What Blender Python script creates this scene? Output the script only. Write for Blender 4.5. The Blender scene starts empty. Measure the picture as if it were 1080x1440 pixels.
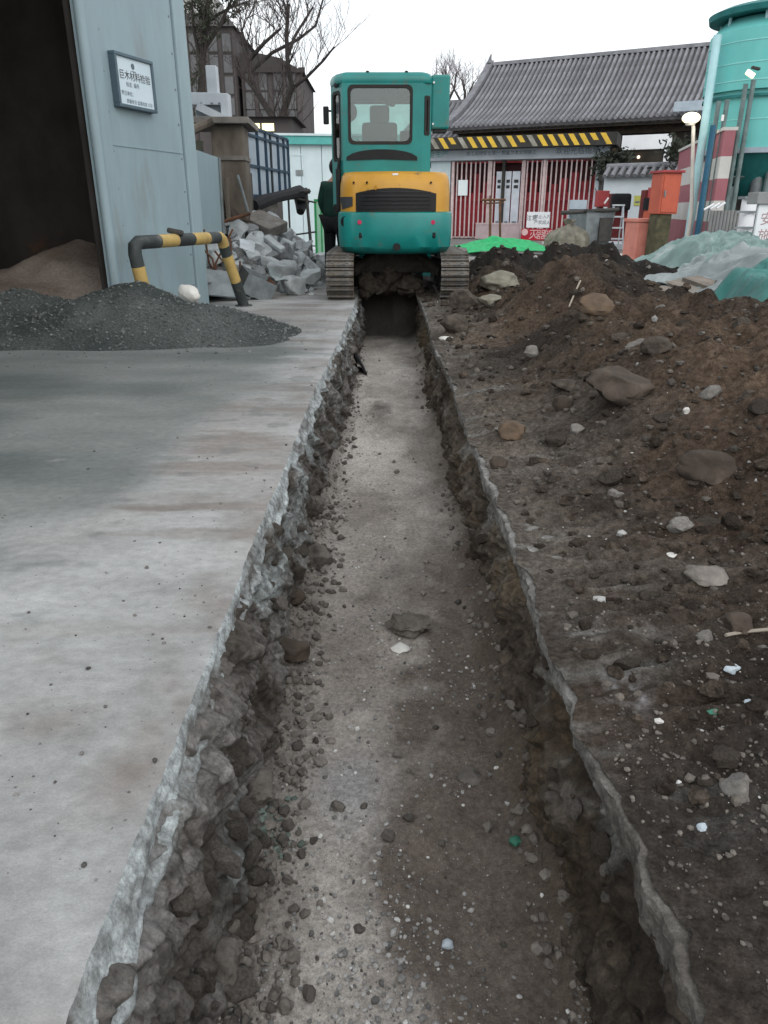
import bpy, bmesh, math, random
import numpy as np
from mathutils import Vector, Matrix, Euler

# ---------------------------------------------------------------- camera
scn = bpy.context.scene
COL = scn.collection
CAM_H, FPX, PITCH = 1.05, 1040.0, math.radians(22.2)
CP, SP = math.cos(PITCH), math.sin(PITCH)
cam_d = bpy.data.cameras.new('camera')
cam_d.sensor_fit = 'VERTICAL'
cam_d.sensor_height = 36.0
cam_d.lens = 36.0 * FPX / 1440.0
cam_d.clip_start = 0.05
cam_d.clip_end = 2000.0
cam = bpy.data.objects.new('camera', cam_d)
cam.location = (0, 0, CAM_H)
cam.rotation_euler = (math.radians(90) - PITCH, 0, 0)
COL.objects.link(cam)
scn.camera = cam

# ---------------------------------------------------------------- sky (dusk, overcast)
SUN_EL, SUN_ROT = math.radians(38), math.radians(150)
world = bpy.data.worlds.new('World')
scn.world = world
world.use_nodes = True
nt = world.node_tree
nt.nodes.clear()
sky = nt.nodes.new('ShaderNodeTexSky')
sky.sky_type = 'NISHITA'
sky.sun_disc = False
sky.sun_elevation = SUN_EL
sky.sun_rotation = SUN_ROT
sky.air_density = 1.5
sky.dust_density = 4.0
hsv = nt.nodes.new('ShaderNodeHueSaturation')
hsv.inputs['Saturation'].default_value = 0.35
bg1 = nt.nodes.new('ShaderNodeBackground')
bg1.inputs['Strength'].default_value = 0.05
nt.links.new(sky.outputs[0], hsv.inputs['Color'])
nt.links.new(hsv.outputs[0], bg1.inputs['Color'])
tc = nt.nodes.new('ShaderNodeTexCoord')
cn = nt.nodes.new('ShaderNodeTexNoise')
cn.inputs['Scale'].default_value = 2.2
cn.inputs['Detail'].default_value = 5
cr = nt.nodes.new('ShaderNodeValToRGB')
cr.color_ramp.elements[0].position = 0.3
cr.color_ramp.elements[0].color = (0.88, 0.93, 0.985, 1)
cr.color_ramp.elements[1].position = 0.7
cr.color_ramp.elements[1].color = (0.97, 0.99, 1.0, 1)
nt.links.new(tc.outputs['Generated'], cn.inputs['Vector'])
nt.links.new(cn.outputs[0], cr.inputs[0])
bg2 = nt.nodes.new('ShaderNodeBackground')
bg2.inputs['Strength'].default_value = 0.86
nt.links.new(cr.outputs[0], bg2.inputs['Color'])
addn = nt.nodes.new('ShaderNodeAddShader')
outw = nt.nodes.new('ShaderNodeOutputWorld')
nt.links.new(bg1.outputs[0], addn.inputs[0])
nt.links.new(bg2.outputs[0], addn.inputs[1])
nt.links.new(addn.outputs[0], outw.inputs[0])

sun_d = bpy.data.lights.new('sun', 'SUN')
sun_d.energy = 0.5
sun_d.angle = math.radians(40)
sun_d.color = (1.0, 0.97, 0.93)
sun = bpy.data.objects.new('sun', sun_d)
sun.rotation_euler = (math.radians(52), 0, math.radians(-30))
COL.objects.link(sun)

scn.view_settings.view_transform = 'Standard'
scn.view_settings.look = 'None'
scn.view_settings.exposure = 0.36
scn.view_settings.gamma = 1.0
scn.view_settings.use_curve_mapping = False
scn.cycles.max_bounces = 6
scn.cycles.transparent_max_bounces = 8

# ---------------------------------------------------------------- picture-to-place survey helpers
def ray(px, py):
    u = (px - 540) / FPX; v = (720 - py) / FPX
    return u, CP + v * SP, v * CP - SP
def G(px, py, z=0.0):
    a, b, d = ray(px, py); t = (z - CAM_H) / d
    return Vector((a * t, b * t, z))
def AT(px, py, Y):
    a, b, d = ray(px, py); t = Y / b
    return Vector((a * t, Y, CAM_H + d * t))
def ZY(py, Y):
    return AT(540, py, Y).z
def XG(px, Y, z=0.0):
    t = Y * CP + (CAM_H - z) * SP
    return (px - 540) / FPX * t
class Frame:
    """a vertical wall plane: origin on the ground, x along it, y away behind it"""
    def __init__(s, p0, p1):
        s.o = Vector((p0[0], p0[1])); d = Vector((p1[0] - p0[0], p1[1] - p0[1]))
        s.len = d.length; s.d = d.normalized(); s.n = Vector((-s.d.y, s.d.x)); s.rot = math.atan2(s.d.y, s.d.x)
    def px(s, px, py, depth=0.0):
        a, b, c = ray(px, py)
        q = s.o + s.n * depth
        t = (q.x * s.n.x + q.y * s.n.y) / (a * s.n.x + b * s.n.y)
        h = Vector((a * t, b * t)) - q
        return h.dot(s.d), CAM_H + c * t
    def loc(s, u=0, depth=0, z=0):
        q = s.o + s.d * u + s.n * depth
        return Vector((q.x, q.y, z))

# ---------------------------------------------------------------- noise
def _h(ix, iy, iz, seed):
    n = (ix.astype(np.int64) * 374761393 + iy.astype(np.int64) * 668265263 + iz.astype(np.int64) * 2147483647 + seed * 974634777)
    n = (n ^ (n >> 13)) * 1274126177 & 0xFFFFFFFF
    n = (n ^ (n >> 16)) * 2246822519 & 0xFFFFFFFF
    n = n ^ (n >> 13)
    return (n & 0xFFFFFF) / float(0xFFFFFF)
def vn(x, y, z=0.0, seed=0):
    x, y, z = np.broadcast_arrays(np.asarray(x, float), np.asarray(y, float), np.asarray(z, float))
    xi, yi, zi = np.floor(x), np.floor(y), np.floor(z)
    fx, fy, fz = x - xi, y - yi, z - zi
    fx, fy, fz = [f * f * f * (f * (f * 6 - 15) + 10) for f in (fx, fy, fz)]
    r = 0
    for dx in (0, 1):
        for dy in (0, 1):
            for dz in (0, 1):
                w = (fx if dx else 1 - fx) * (fy if dy else 1 - fy) * (fz if dz else 1 - fz)
                r = r + w * _h(xi + dx, yi + dy, zi + dz, seed)
    return r * 2 - 1
def fbm(x, y, z=0.0, oct=4, seed=0, gain=0.5):
    a, r, t = 1.0, 0, 0
    for o in range(oct):
        f = 2.03 ** o
        r = r + a * vn(np.asarray(x) * f + o * 17.3, np.asarray(y) * f - o * 9.1, np.asarray(z) * f + o * 3.7, seed + o)
        t += a; a *= gain
    return r / t * 1.6
def worley(x, y, z, seed=0):
    flat2 = np.ndim(z) == 0
    x, y, z = np.broadcast_arrays(np.asarray(x, float), np.asarray(y, float), np.asarray(z, float))
    xi, yi, zi = np.floor(x), np.floor(y), np.floor(z)
    f1 = np.full(x.shape, 9.0); f2 = f1.copy(); idv = np.zeros(x.shape)
    for dx in (-1, 0, 1):
        for dy in (-1, 0, 1):
            for dz in ((0,) if flat2 else (-1, 0, 1)):
                cx, cy, cz = xi + dx, yi + dy, zi + dz
                px_ = cx + _h(cx, cy, cz, seed); py_ = cy + _h(cx, cy, cz, seed + 11); pz_ = z if flat2 else cz + _h(cx, cy, cz, seed + 23)
                d = np.sqrt((px_ - x) ** 2 + (py_ - y) ** 2 + (pz_ - z) ** 2)
                near = d < f1
                idv = np.where(near, _h(cx, cy, cz, seed + 37), idv)
                f2 = np.where(near, f1, np.minimum(f2, d)); f1 = np.where(near, d, f1)
    return f1, f2, idv
def sst(a, b, x):
    t = np.clip((np.asarray(x, float) - a) / (b - a), 0, 1)
    return t * t * (3 - 2 * t)

# ---------------------------------------------------------------- materials
MATS = {}
def mat(name, c1, c2=None, scale=4.0, rough=0.8, metal=0.0, bump=0.15, bscale=40.0, stretch=(1, 1, 1), spec=0.3,
        c3=None, s3=2.0, t3=0.58, vary=0.0, attr=None, emit=None, coords='Object', lo=0.35, hi=0.65, bdist=0.02, fine=None):
    m = bpy.data.materials.new(name); m.use_nodes = True
    n, l = m.node_tree.nodes, m.node_tree.links
    b = n['Principled BSDF']
    b.inputs['Roughness'].default_value = rough; b.inputs['Metallic'].default_value = metal
    b.inputs['Specular IOR Level'].default_value = spec
    c2 = c2 or tuple(v * 0.72 for v in c1)
    tcn = n.new('ShaderNodeTexCoord'); mp = n.new('ShaderNodeMapping'); mp.inputs['Scale'].default_value = stretch
    l.new(tcn.outputs[coords], mp.inputs[0])
    def noise(sc, det=6, rg=0.6):
        t = n.new('ShaderNodeTexNoise'); t.inputs['Scale'].default_value = sc; t.inputs['Detail'].default_value = det
        t.inputs['Roughness'].default_value = rg; l.new(mp.outputs[0], t.inputs['Vector']); return t
    a = noise(scale); r = n.new('ShaderNodeValToRGB'); l.new(a.outputs[0], r.inputs[0])
    r.color_ramp.elements[0].position = lo; r.color_ramp.elements[1].position = hi
    r.color_ramp.elements[0].color = (*c2, 1); r.color_ramp.elements[1].color = (*c1, 1)
    out = r.outputs[0]
    if attr:
        at = n.new('ShaderNodeAttribute'); at.attribute_name = attr
        mx = n.new('ShaderNodeMix'); mx.data_type = 'RGBA'; mx.blend_type = 'MULTIPLY'; mx.inputs[0].default_value = 1
        l.new(out, mx.inputs[6]); l.new(at.outputs['Color'], mx.inputs[7]); out = mx.outputs[2]
    if fine:
        fn_ = noise(fine[0], 5, 0.7); mr_ = n.new('ShaderNodeMapRange'); l.new(fn_.outputs[0], mr_.inputs[0])
        mr_.inputs[1].default_value = 0.3; mr_.inputs[2].default_value = 0.7; mr_.inputs[3].default_value = 1 - fine[1]; mr_.inputs[4].default_value = 1 + fine[1] * 0.8
        hs_ = n.new('ShaderNodeHueSaturation'); l.new(mr_.outputs[0], hs_.inputs['Value']); l.new(out, hs_.inputs['Color']); out = hs_.outputs[0]
    if c3:
        g = noise(s3, 8, 0.65); rr = n.new('ShaderNodeValToRGB'); l.new(g.outputs[0], rr.inputs[0])
        rr.color_ramp.elements[0].position = t3; rr.color_ramp.elements[1].position = min(0.99, t3 + 0.12)
        mx = n.new('ShaderNodeMix'); mx.data_type = 'RGBA'; l.new(rr.outputs[0], mx.inputs[0])
        l.new(out, mx.inputs[6]); mx.inputs[7].default_value = (*c3, 1); out = mx.outputs[2]
    if vary:
        oi = n.new('ShaderNodeObjectInfo'); mr = n.new('ShaderNodeMapRange')
        l.new(oi.outputs['Random'], mr.inputs[0]); mr.inputs[3].default_value = 1 - vary; mr.inputs[4].default_value = 1 + vary
        hs = n.new('ShaderNodeHueSaturation'); l.new(mr.outputs[0], hs.inputs['Value']); l.new(out, hs.inputs['Color']); out = hs.outputs[0]
    l.new(out, b.inputs['Base Color'])
    if bump:
        f = noise(bscale, 8, 0.65); bp = n.new('ShaderNodeBump'); bp.inputs['Strength'].default_value = bump
        bp.inputs['Distance'].default_value = bdist
        l.new(f.outputs[0], bp.inputs['Height']); l.new(bp.outputs[0], b.inputs['Normal'])
    if emit:
        b.inputs['Emission Color'].default_value = (*emit[0], 1); b.inputs['Emission Strength'].default_value = emit[1]
    MATS[name] = m
    return m
def glass(name, tint=(0.55, 0.7, 0.68), refl=0.12):
    m = bpy.data.materials.new(name); m.use_nodes = True
    n, l = m.node_tree.nodes, m.node_tree.links; n.clear()
    o = n.new('ShaderNodeOutputMaterial'); t = n.new('ShaderNodeBsdfTransparent'); t.inputs[0].default_value = (*tint, 1)
    g = n.new('ShaderNodeBsdfGlossy'); g.inputs['Roughness'].default_value = 0.04
    fr = n.new('ShaderNodeFresnel'); fr.inputs[0].default_value = 1.5
    ad = n.new('ShaderNodeMath'); ad.operation = 'ADD'; ad.inputs[1].default_value = refl; ad.use_clamp = True
    l.new(fr.outputs[0], ad.inputs[0])
    x = n.new('ShaderNodeMixShader'); l.new(ad.outputs[0], x.inputs[0]); l.new(t.outputs[0], x.inputs[1]); l.new(g.outputs[0], x.inputs[2])
    l.new(x.outputs[0], o.inputs[0]); MATS[name] = m
    return m

# ---------------------------------------------------------------- object helpers
def tag(o, label=None, cat=None, group=None, kind=None):
    if label: o['label'] = label
    if cat: o['category'] = cat
    if group: o['group'] = group
    if kind or cat: o['kind'] = kind or 'thing'
    return o
def thing(name, label, cat, loc=(0, 0, 0), rotz=0.0, group=None):
    o = bpy.data.objects.new(name, None); COL.objects.link(o)
    o.location = loc; o.rotation_euler = (0, 0, rotz); o.empty_display_size = 0.2
    return tag(o, label, cat, group)
def link(name, me, m=None, parent=None, loc=None):
    o = bpy.data.objects.new(name, me); COL.objects.link(o)
    if m is not None and not me.materials: me.materials.append(m if not isinstance(m, str) else MATS[m])
    if parent: o.parent = parent
    if loc is not None: o.location = loc
    return o
def smooth(me, on=True, angle=None):
    me.polygons.foreach_set('use_smooth', [on] * len(me.polygons))
    if angle and on:
        try: me.set_sharp_from_angle(angle=angle)
        except Exception: pass
class MB:
    def __init__(s): s.v = []; s.f = []
    def add(s, vs, fs):
        k = len(s.v); s.v += [tuple(v) for v in vs]; s.f += [tuple(i + k for i in f) for f in fs]; return s
    def box(s, c, size, rot=None, bev=0.0):
        x, y, z = [d / 2 for d in size]
        M = Euler(rot).to_matrix() if rot is not None and not isinstance(rot, Matrix) else rot
        c = Vector(c)
        if bev <= 0:
            vs = [Vector((sx * x, sy * y, sz * z)) for sz in (-1, 1) for sy in (-1, 1) for sx in (-1, 1)]
            fs = [(0, 2, 3, 1), (4, 5, 7, 6), (0, 1, 5, 4), (2, 6, 7, 3), (0, 4, 6, 2), (1, 3, 7, 5)]
        else:
            bm = bmesh.new(); bmesh.ops.create_cube(bm, size=1)
            for v in bm.verts: v.co = Vector((v.co.x * 2 * x, v.co.y * 2 * y, v.co.z * 2 * z))
            bmesh.ops.bevel(bm, geom=bm.edges[:], offset=min(bev, 0.45 * min(size)), segments=2, affect='EDGES', profile=0.6)
            bm.verts.ensure_lookup_table()
            vs = [v.co.copy() for v in bm.verts]; fs = [tuple(v.index for v in f.verts) for f in bm.faces]; bm.free()
        return s.add([(M @ v if M is not None else v) + c for v in vs], fs)
    def b2(s, lo, hi, bev=0.0):
        return s.box([(a + b) / 2 for a, b in zip(lo, hi)], [abs(b - a) for a, b in zip(lo, hi)], None, bev)
    def tube(s, pts, r, n=8, cap=True, r2=None):
        pts = [Vector(p) for p in pts]; rs = r if isinstance(r, (list, tuple)) else [r + ((r2 if r2 is not None else r) - r) * i / max(1, len(pts) - 1) for i in range(len(pts))]
        rings = []; up = None
        for i, p in enumerate(pts):
            t = (pts[min(i + 1, len(pts) - 1)] - pts[max(i - 1, 0)])
            t = t.normalized() if t.length > 1e-9 else Vector((0, 0, 1))
            if up is None: up = Vector((0, 0, 1)) if abs(t.z) < 0.9 else Vector((1, 0, 0))
            a = t.cross(up)
            if a.length < 1e-6: a = t.orthogonal()
            a.normalize(); b = t.cross(a).normalized(); up = -b if (-b).dot(up) > 0 else b
            rings.append([p + a * math.cos(2 * math.pi * k / n) * rs[i] + b * math.sin(2 * math.pi * k / n) * rs[i] for k in range(n)])
        vs = [v for R in rings for v in R]
        fs = [(i * n + k, i * n + (k + 1) % n, (i + 1) * n + (k + 1) % n, (i + 1) * n + k) for i in range(len(pts) - 1) for k in range(n)]
        if cap: fs += [tuple(range(n))[::-1], tuple((len(pts) - 1) * n + k for k in range(n))]
        return s.add(vs, fs)
    def lathe(s, prof, n=24, c=(0, 0, 0), cap=True):
        c = Vector(c); vs = [c + Vector((r * math.cos(2 * math.pi * k / n), r * math.sin(2 * math.pi * k / n), z)) for r, z in prof for k in range(n)]
        fs = [(i * n + k, i * n + (k + 1) % n, (i + 1) * n + (k + 1) % n, (i + 1) * n + k) for i in range(len(prof) - 1) for k in range(n)]
        if cap: fs += [tuple(range(n))[::-1], tuple((len(prof) - 1) * n + k for k in range(n))]
        return s.add(vs, fs)
    def prism(s, pts, vec):
        vec = Vector(vec); n = len(pts); pts = [Vector(p) for p in pts]
        return s.add(pts + [p + vec for p in pts], [tuple(range(n))[::-1], tuple(range(n, 2 * n))] + [(i, (i + 1) % n, n + (i + 1) % n, n + i) for i in range(n)])
    def loft(s, rings, cap=True):
        n = len(rings[0]); vs = [v for R in rings for v in R]
        fs = [(i * n + k, i * n + (k + 1) % n, (i + 1) * n + (k + 1) % n, (i + 1) * n + k) for i in range(len(rings) - 1) for k in range(n)]
        if cap: fs += [tuple(range(n))[::-1], tuple((len(rings) - 1) * n + k for k in range(n))]
        return s.add(vs, fs)
    def ring(s, outer, inner, vec):
        """a plate with an opening: outer and inner outlines of equal length, thickness vec"""
        n = len(outer); vec = Vector(vec); o = [Vector(p) for p in outer]; i_ = [Vector(p) for p in inner]
        vs = o + i_ + [p + vec for p in o] + [p + vec for p in i_]
        fs = []
        for k in range(n):
            j = (k + 1) % n
            fs += [(k, j, n + j, n + k), (2 * n + j, 2 * n + k, 3 * n + k, 3 * n + j), (j, k, 2 * n + k, 2 * n + j), (n + k, n + j, 3 * n + j, 3 * n + k)]
        return s.add(vs, fs)
    def mesh(s, name='mesh', sm=False):
        me = bpy.data.meshes.new(name); me.from_pydata(s.v, [], s.f)
        bm = bmesh.new(); bm.from_mesh(me); bmesh.ops.recalc_face_normals(bm, faces=bm.faces[:]); bm.to_mesh(me); bm.free()
        if sm: smooth(me, True, math.radians(35))
        me.update(); return me
    def build(s, name, m, parent=None, sm=False, world=False, loc=None):
        """world=True: the points are world points and the parent is unrotated"""
        if world and parent is not None:
            w = Vector(parent.location)
            p = parent.parent
            while p: w = w + Vector(p.location); p = p.parent
            s.v = [tuple(Vector(v) - w) for v in s.v]
        elif parent is None and loc is None:
            a = np.array(s.v); c = Vector(((a[:, 0].min() + a[:, 0].max()) / 2, (a[:, 1].min() + a[:, 1].max()) / 2, a[:, 2].min()))
            s.v = [tuple(Vector(v) - c) for v in s.v]; loc = c
        return link(name, s.mesh(name, sm), m, parent, loc)
def rrect(w0, w1, h0, h1, r, f, seg=4):
    """rounded rectangle outline; f maps (u, v) to a point"""
    out = []
    for cx, cy, a0 in ((w1 - r, h1 - r, 0), (w0 + r, h1 - r, 90), (w0 + r, h0 + r, 180), (w1 - r, h0 + r, 270)):
        for k in range(seg + 1):
            a = math.radians(a0 + 90 * k / seg); out.append(f(cx + r * math.cos(a), cy + r * math.sin(a)))
    return out
def copy_tree(o, parent=None):
    c = o.copy(); COL.objects.link(c); c.parent = parent
    for ch in list(o.children): copy_tree(ch, c)
    return c
def ico(sub):
    bm = bmesh.new(); bmesh.ops.create_icosphere(bm, subdivisions=sub, radius=1.0)
    v = np.array([p.co[:] for p in bm.verts]); f = np.array([[q.index for q in p.verts] for p in bm.faces]); bm.free()
    return v, f
ICO = {k: ico(k) for k in (1, 2, 3, 4)}
def rock_verts(sub, seed, facets=9, rough=0.12, cut=(0.62, 0.95)):
    rs = np.random.RandomState(seed); v = ICO[sub][0].copy()
    for _ in range(facets):
        nrm = rs.normal(size=3); nrm /= np.linalg.norm(nrm); d = rs.uniform(*cut)
        k = v @ nrm; v = v - np.outer(np.maximum(k - d, 0), nrm)
    n1 = fbm(v[:, 0] * 2.2 + seed, v[:, 1] * 2.2, v[:, 2] * 2.2, 4, seed)
    return v * (1 + rough * n1)[:, None]
def rock(name, loc, size, m, seed, label=None, cat=None, group=None, rot=None, sub=3, facets=9, rough=0.12, parent=None, sm=True, sink=0.25, cut=(0.62, 0.95)):
    v = rock_verts(sub, seed, facets, rough, cut) * (np.array(size) / 2)
    rs = np.random.RandomState(seed + 5)
    R = np.array(Euler(rot if rot is not None else (rs.uniform(-.4, .4), rs.uniform(-.4, .4), rs.uniform(0, 6.28))).to_matrix())
    v = v @ R.T
    zmin = v[:, 2].min(); v[:, 2] -= zmin + sink * (-zmin)
    me = bpy.data.meshes.new(name); me.from_pydata(v.tolist(), [], ICO[sub][1].tolist())
    if sm: smooth(me, True, math.radians(38))
    o = link(name, me, m, parent, loc)
    return tag(o, label, cat, group)
def scatter(name, P, S, C, m, seed=0, sub=1, flat=(0.5, 1.0), nvar=12, rough=0.25, sink=0.3, label=None, cat=None):
    """many small stones as one mass; C gives each its own colour"""
    rs = np.random.RandomState(seed); base = [rock_verts(sub, seed * 7 + k, 5, rough) for k in range(nvar)]
    bf = ICO[sub][1]; nv = len(base[0]); N = len(P)
    V = np.empty((N * nv, 3)); Fc = np.empty((N * len(bf), 3), int); CC = np.empty((N * nv, 4)); CC[:, 3] = 1
    for i in range(N):
        b = base[rs.randint(nvar)]; a = rs.uniform(0, 6.28); ca, sa = math.cos(a), math.sin(a)
        sc = S[i] * np.array([rs.uniform(.75, 1.25), rs.uniform(.75, 1.25), rs.uniform(*flat)])
        q = b * sc
        q = np.column_stack((q[:, 0] * ca - q[:, 1] * sa, q[:, 0] * sa + q[:, 1] * ca, q[:, 2] + sc[2] * (1 - 2 * sink)))
        V[i * nv:(i + 1) * nv] = q + P[i]; Fc[i * len(bf):(i + 1) * len(bf)] = bf + i * nv; CC[i * nv:(i + 1) * nv, :3] = C[i]
    o = fast_mesh(name, V, Fc, CC, m, sm=False)
    return tag(o, label, cat, None, 'stuff')
def fast_mesh(name, V, Fc, C=None, m=None, sm=True, parent=None, loc=None):
    me = bpy.data.meshes.new(name); V = np.asarray(V, float); Fc = np.asarray(Fc, int); k = Fc.shape[1]
    me.vertices.add(len(V)); me.vertices.foreach_set('co', V.ravel())
    me.loops.add(len(Fc) * k); me.loops.foreach_set('vertex_index', Fc.ravel())
    me.polygons.add(len(Fc)); me.polygons.foreach_set('loop_start', np.arange(len(Fc)) * k)
    me.update(calc_edges=True); me.validate()
    me.polygons.foreach_set('use_smooth', [sm] * len(Fc))
    if C is not None:
        ca = me.color_attributes.new('Col', 'FLOAT_COLOR', 'POINT'); ca.data.foreach_set('color', np.asarray(C, float).ravel())
    return link(name, me, m, parent, loc)
def grid(name, X, Y, Z, C, m, sm=True, loc=None, parent=None):
    R, K = X.shape
    V = np.column_stack((X.ravel(), Y.ravel(), Z.ravel()))
    idx = np.arange(R * K).reshape(R, K)
    Fc = np.column_stack((idx[:-1, :-1].ravel(), idx[:-1, 1:].ravel(), idx[1:, 1:].ravel(), idx[1:, :-1].ravel()))
    CC = None
    if C is not None:
        CC = np.ones((R * K, 4)); CC[:, :3] = C.reshape(-1, 3)
    return fast_mesh(name, V, Fc, CC, m, sm, parent, loc)
def text(name, s, size, m, parent, loc, rot, align='CENTER', depth=0.0):
    cu = bpy.data.curves.new(name, 'FONT'); cu.body = s; cu.size = size; cu.align_x = align; cu.align_y = 'CENTER'; cu.extrude = depth
    cu.resolution_u = 2
    o = bpy.data.objects.new(name, cu); COL.objects.link(o)
    dg = bpy.context.evaluated_depsgraph_get(); dg.update()
    me = bpy.data.meshes.new_from_object(o.evaluated_get(dg)); bpy.data.objects.remove(o); me.materials.clear()
    t = link(name, me, m, parent, loc); t.rotation_euler = rot
    return t
def crease(x, y, seed=0):
    """flat facets meeting in sharp folds"""
    x, y = np.broadcast_arrays(np.asarray(x, float), np.asarray(y, float)); y = y * 1.1547; x = x + 0.5 * y
    xi, yi = np.floor(x), np.floor(y); fx, fy = x - xi, y - yi; z0 = xi * 0
    a, b, c, d = [_h(xi + i, yi + j, z0, seed) for i, j in ((0, 0), (1, 0), (0, 1), (1, 1))]
    up = fx + fy < 1
    return np.where(up, a + (b - a) * fx + (c - a) * fy, d + (c - d) * (1 - fx) + (b - d) * (1 - fy)) * 2 - 1
def mixc(a, b, t):
    t = np.asarray(t)[..., None]
    return np.asarray(a) * (1 - t) + np.asarray(b) * t
# ================================================================ materials of the ground
ONE = (1, 1, 1)
mat('concrete_top', ONE, (0.80, 0.80, 0.80), scale=28, rough=0.85, bump=0.35, bscale=90, attr='Col', stretch=(0.9, 1.2, 1), bdist=0.006, c3=(0.27, 0.262, 0.25), s3=4, t3=0.63, fine=(230, 0.16))
mat('broken_face', ONE, (0.45, 0.44, 0.43), scale=34, rough=0.92, bump=0.7, bscale=70, attr='Col', bdist=0.02, fine=(150, 0.35))
mat('soil', ONE, (0.42, 0.40, 0.38), scale=42, rough=0.95, bump=0.9, bscale=75, attr='Col', bdist=0.03, spec=0.15, fine=(170, 0.45))
mat('packed_soil', ONE, (0.62, 0.61, 0.60), scale=60, rough=0.95, bump=0.55, bscale=120, attr='Col', bdist=0.015, spec=0.15, fine=(210, 0.35))
mat('pebble', ONE, (0.7, 0.7, 0.7), scale=60, rough=0.9, bump=0.3, bscale=120, attr='Col', bdist=0.006)
mat('far_ground', (0.20, 0.195, 0.185), (0.13, 0.125, 0.12), scale=0.6, rough=0.95, bump=0.3, bscale=8, c3=(0.26, 0.26, 0.25), s3=0.3)
mat('stone_brown', (0.085, 0.066, 0.052), (0.042, 0.033, 0.026), scale=9, rough=0.92, bump=0.5, bscale=30, c3=(0.12, 0.10, 0.08), s3=5, vary=0.12)
mat('stone_grey', (0.21, 0.20, 0.185), (0.12, 0.11, 0.10), scale=8, rough=0.92, bump=0.5, bscale=30, c3=(0.10, 0.085, 0.075), s3=4, vary=0.15)
mat('clod', (0.10, 0.085, 0.07), (0.05, 0.042, 0.036), scale=14, rough=0.97, bump=0.8, bscale=40, vary=0.2, spec=0.1)
mat('clod_pale', (0.22, 0.20, 0.18), (0.11, 0.10, 0.09), scale=14, rough=0.97, bump=0.8, bscale=40, vary=0.2, spec=0.1)
mat('white_stone', (0.62, 0.61, 0.58), (0.45, 0.44, 0.42), scale=12, rough=0.7, bump=0.2, bscale=40)
mat('debris_conc', (0.43, 0.465, 0.475), (0.27, 0.29, 0.30), scale=5, rough=0.92, bump=0.45, bscale=22, c3=(0.46, 0.48, 0.48), s3=3.5, t3=0.56, vary=0.22)

# ================================================================ the trench and its two edges
Y0, Y1 = -2.5, 14.0
ys = list(np.arange(Y0, 0.5, 0.06))
while ys[-1] < Y1: ys.append(ys[-1] + max(0.0035, 0.0038 * ys[-1]))
ys = np.array(ys)
def xL(y):
    return -0.440 + 0.010 * vn(y * 0.9, 3.1, 0, 4) + 0.003 * crease(y * 5.0, 0.3, 5) + 0.0035 * crease(y * 17, 0.7, 6) + 0.0022 * crease(y * 55, 0.2, 7) + 0.075 * sst(4, 9, y)
def xR(y):
    chip = 0.016 * np.exp(-((y - 0.83) / 0.05) ** 2) + 0.02 * np.exp(-((y - 1.02) / 0.05) ** 2)
    return 0.436 + 0.009 * vn(y * 0.8, 7.7, 0, 8) + 0.005 * crease(y * 4.2, 0.4, 9) + 0.006 * crease(y * 13, 0.9, 10) + 0.004 * crease(y * 44, 0.1, 11) + chip - 0.02 * np.exp(-((y - 6.3) / 0.8) ** 2)
DEPTH = 0.55
def floor_h(x, y):
    x = np.asarray(x, float); y = np.asarray(y, float)
    z = -DEPTH + 0.014 * fbm(x * 2.2, y * 2.2, 0, 3, 20) + 0.009 * fbm(x * 11, y * 11, 0, 5, 21, 0.6) + 0.004 * crease(x * 16, y * 1.1, 221) + 0.006 * crease(x * 7, y * 6, 222)
    z = z + 0.13 * sst(-0.27, -0.42, x) * (0.55 + 0.7 * np.clip(vn(x * 3, y * 2.3, 0, 22), -.6, 1)) + 0.16 * sst(0.33, 0.49, x) * (0.6 + 0.6 * vn(x, y * 1.3, 0, 23))
    f1, f2, _ = worley(x * 16, y * 16, 0, 25)
    z = z + 0.016 * sst(-0.12, -0.34, x) * (0.7 - f1)
    z = z + 0.05 * np.exp(-(((x - 0.06) / 0.10) ** 2 + ((y - 2.62) / 0.10) ** 2)) * 0.7
    z = z + (DEPTH + 0.16) * sst(10.3, 11.3, y + 0.12 * vn(x * 5, 2, 0, 24))
    return z
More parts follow.
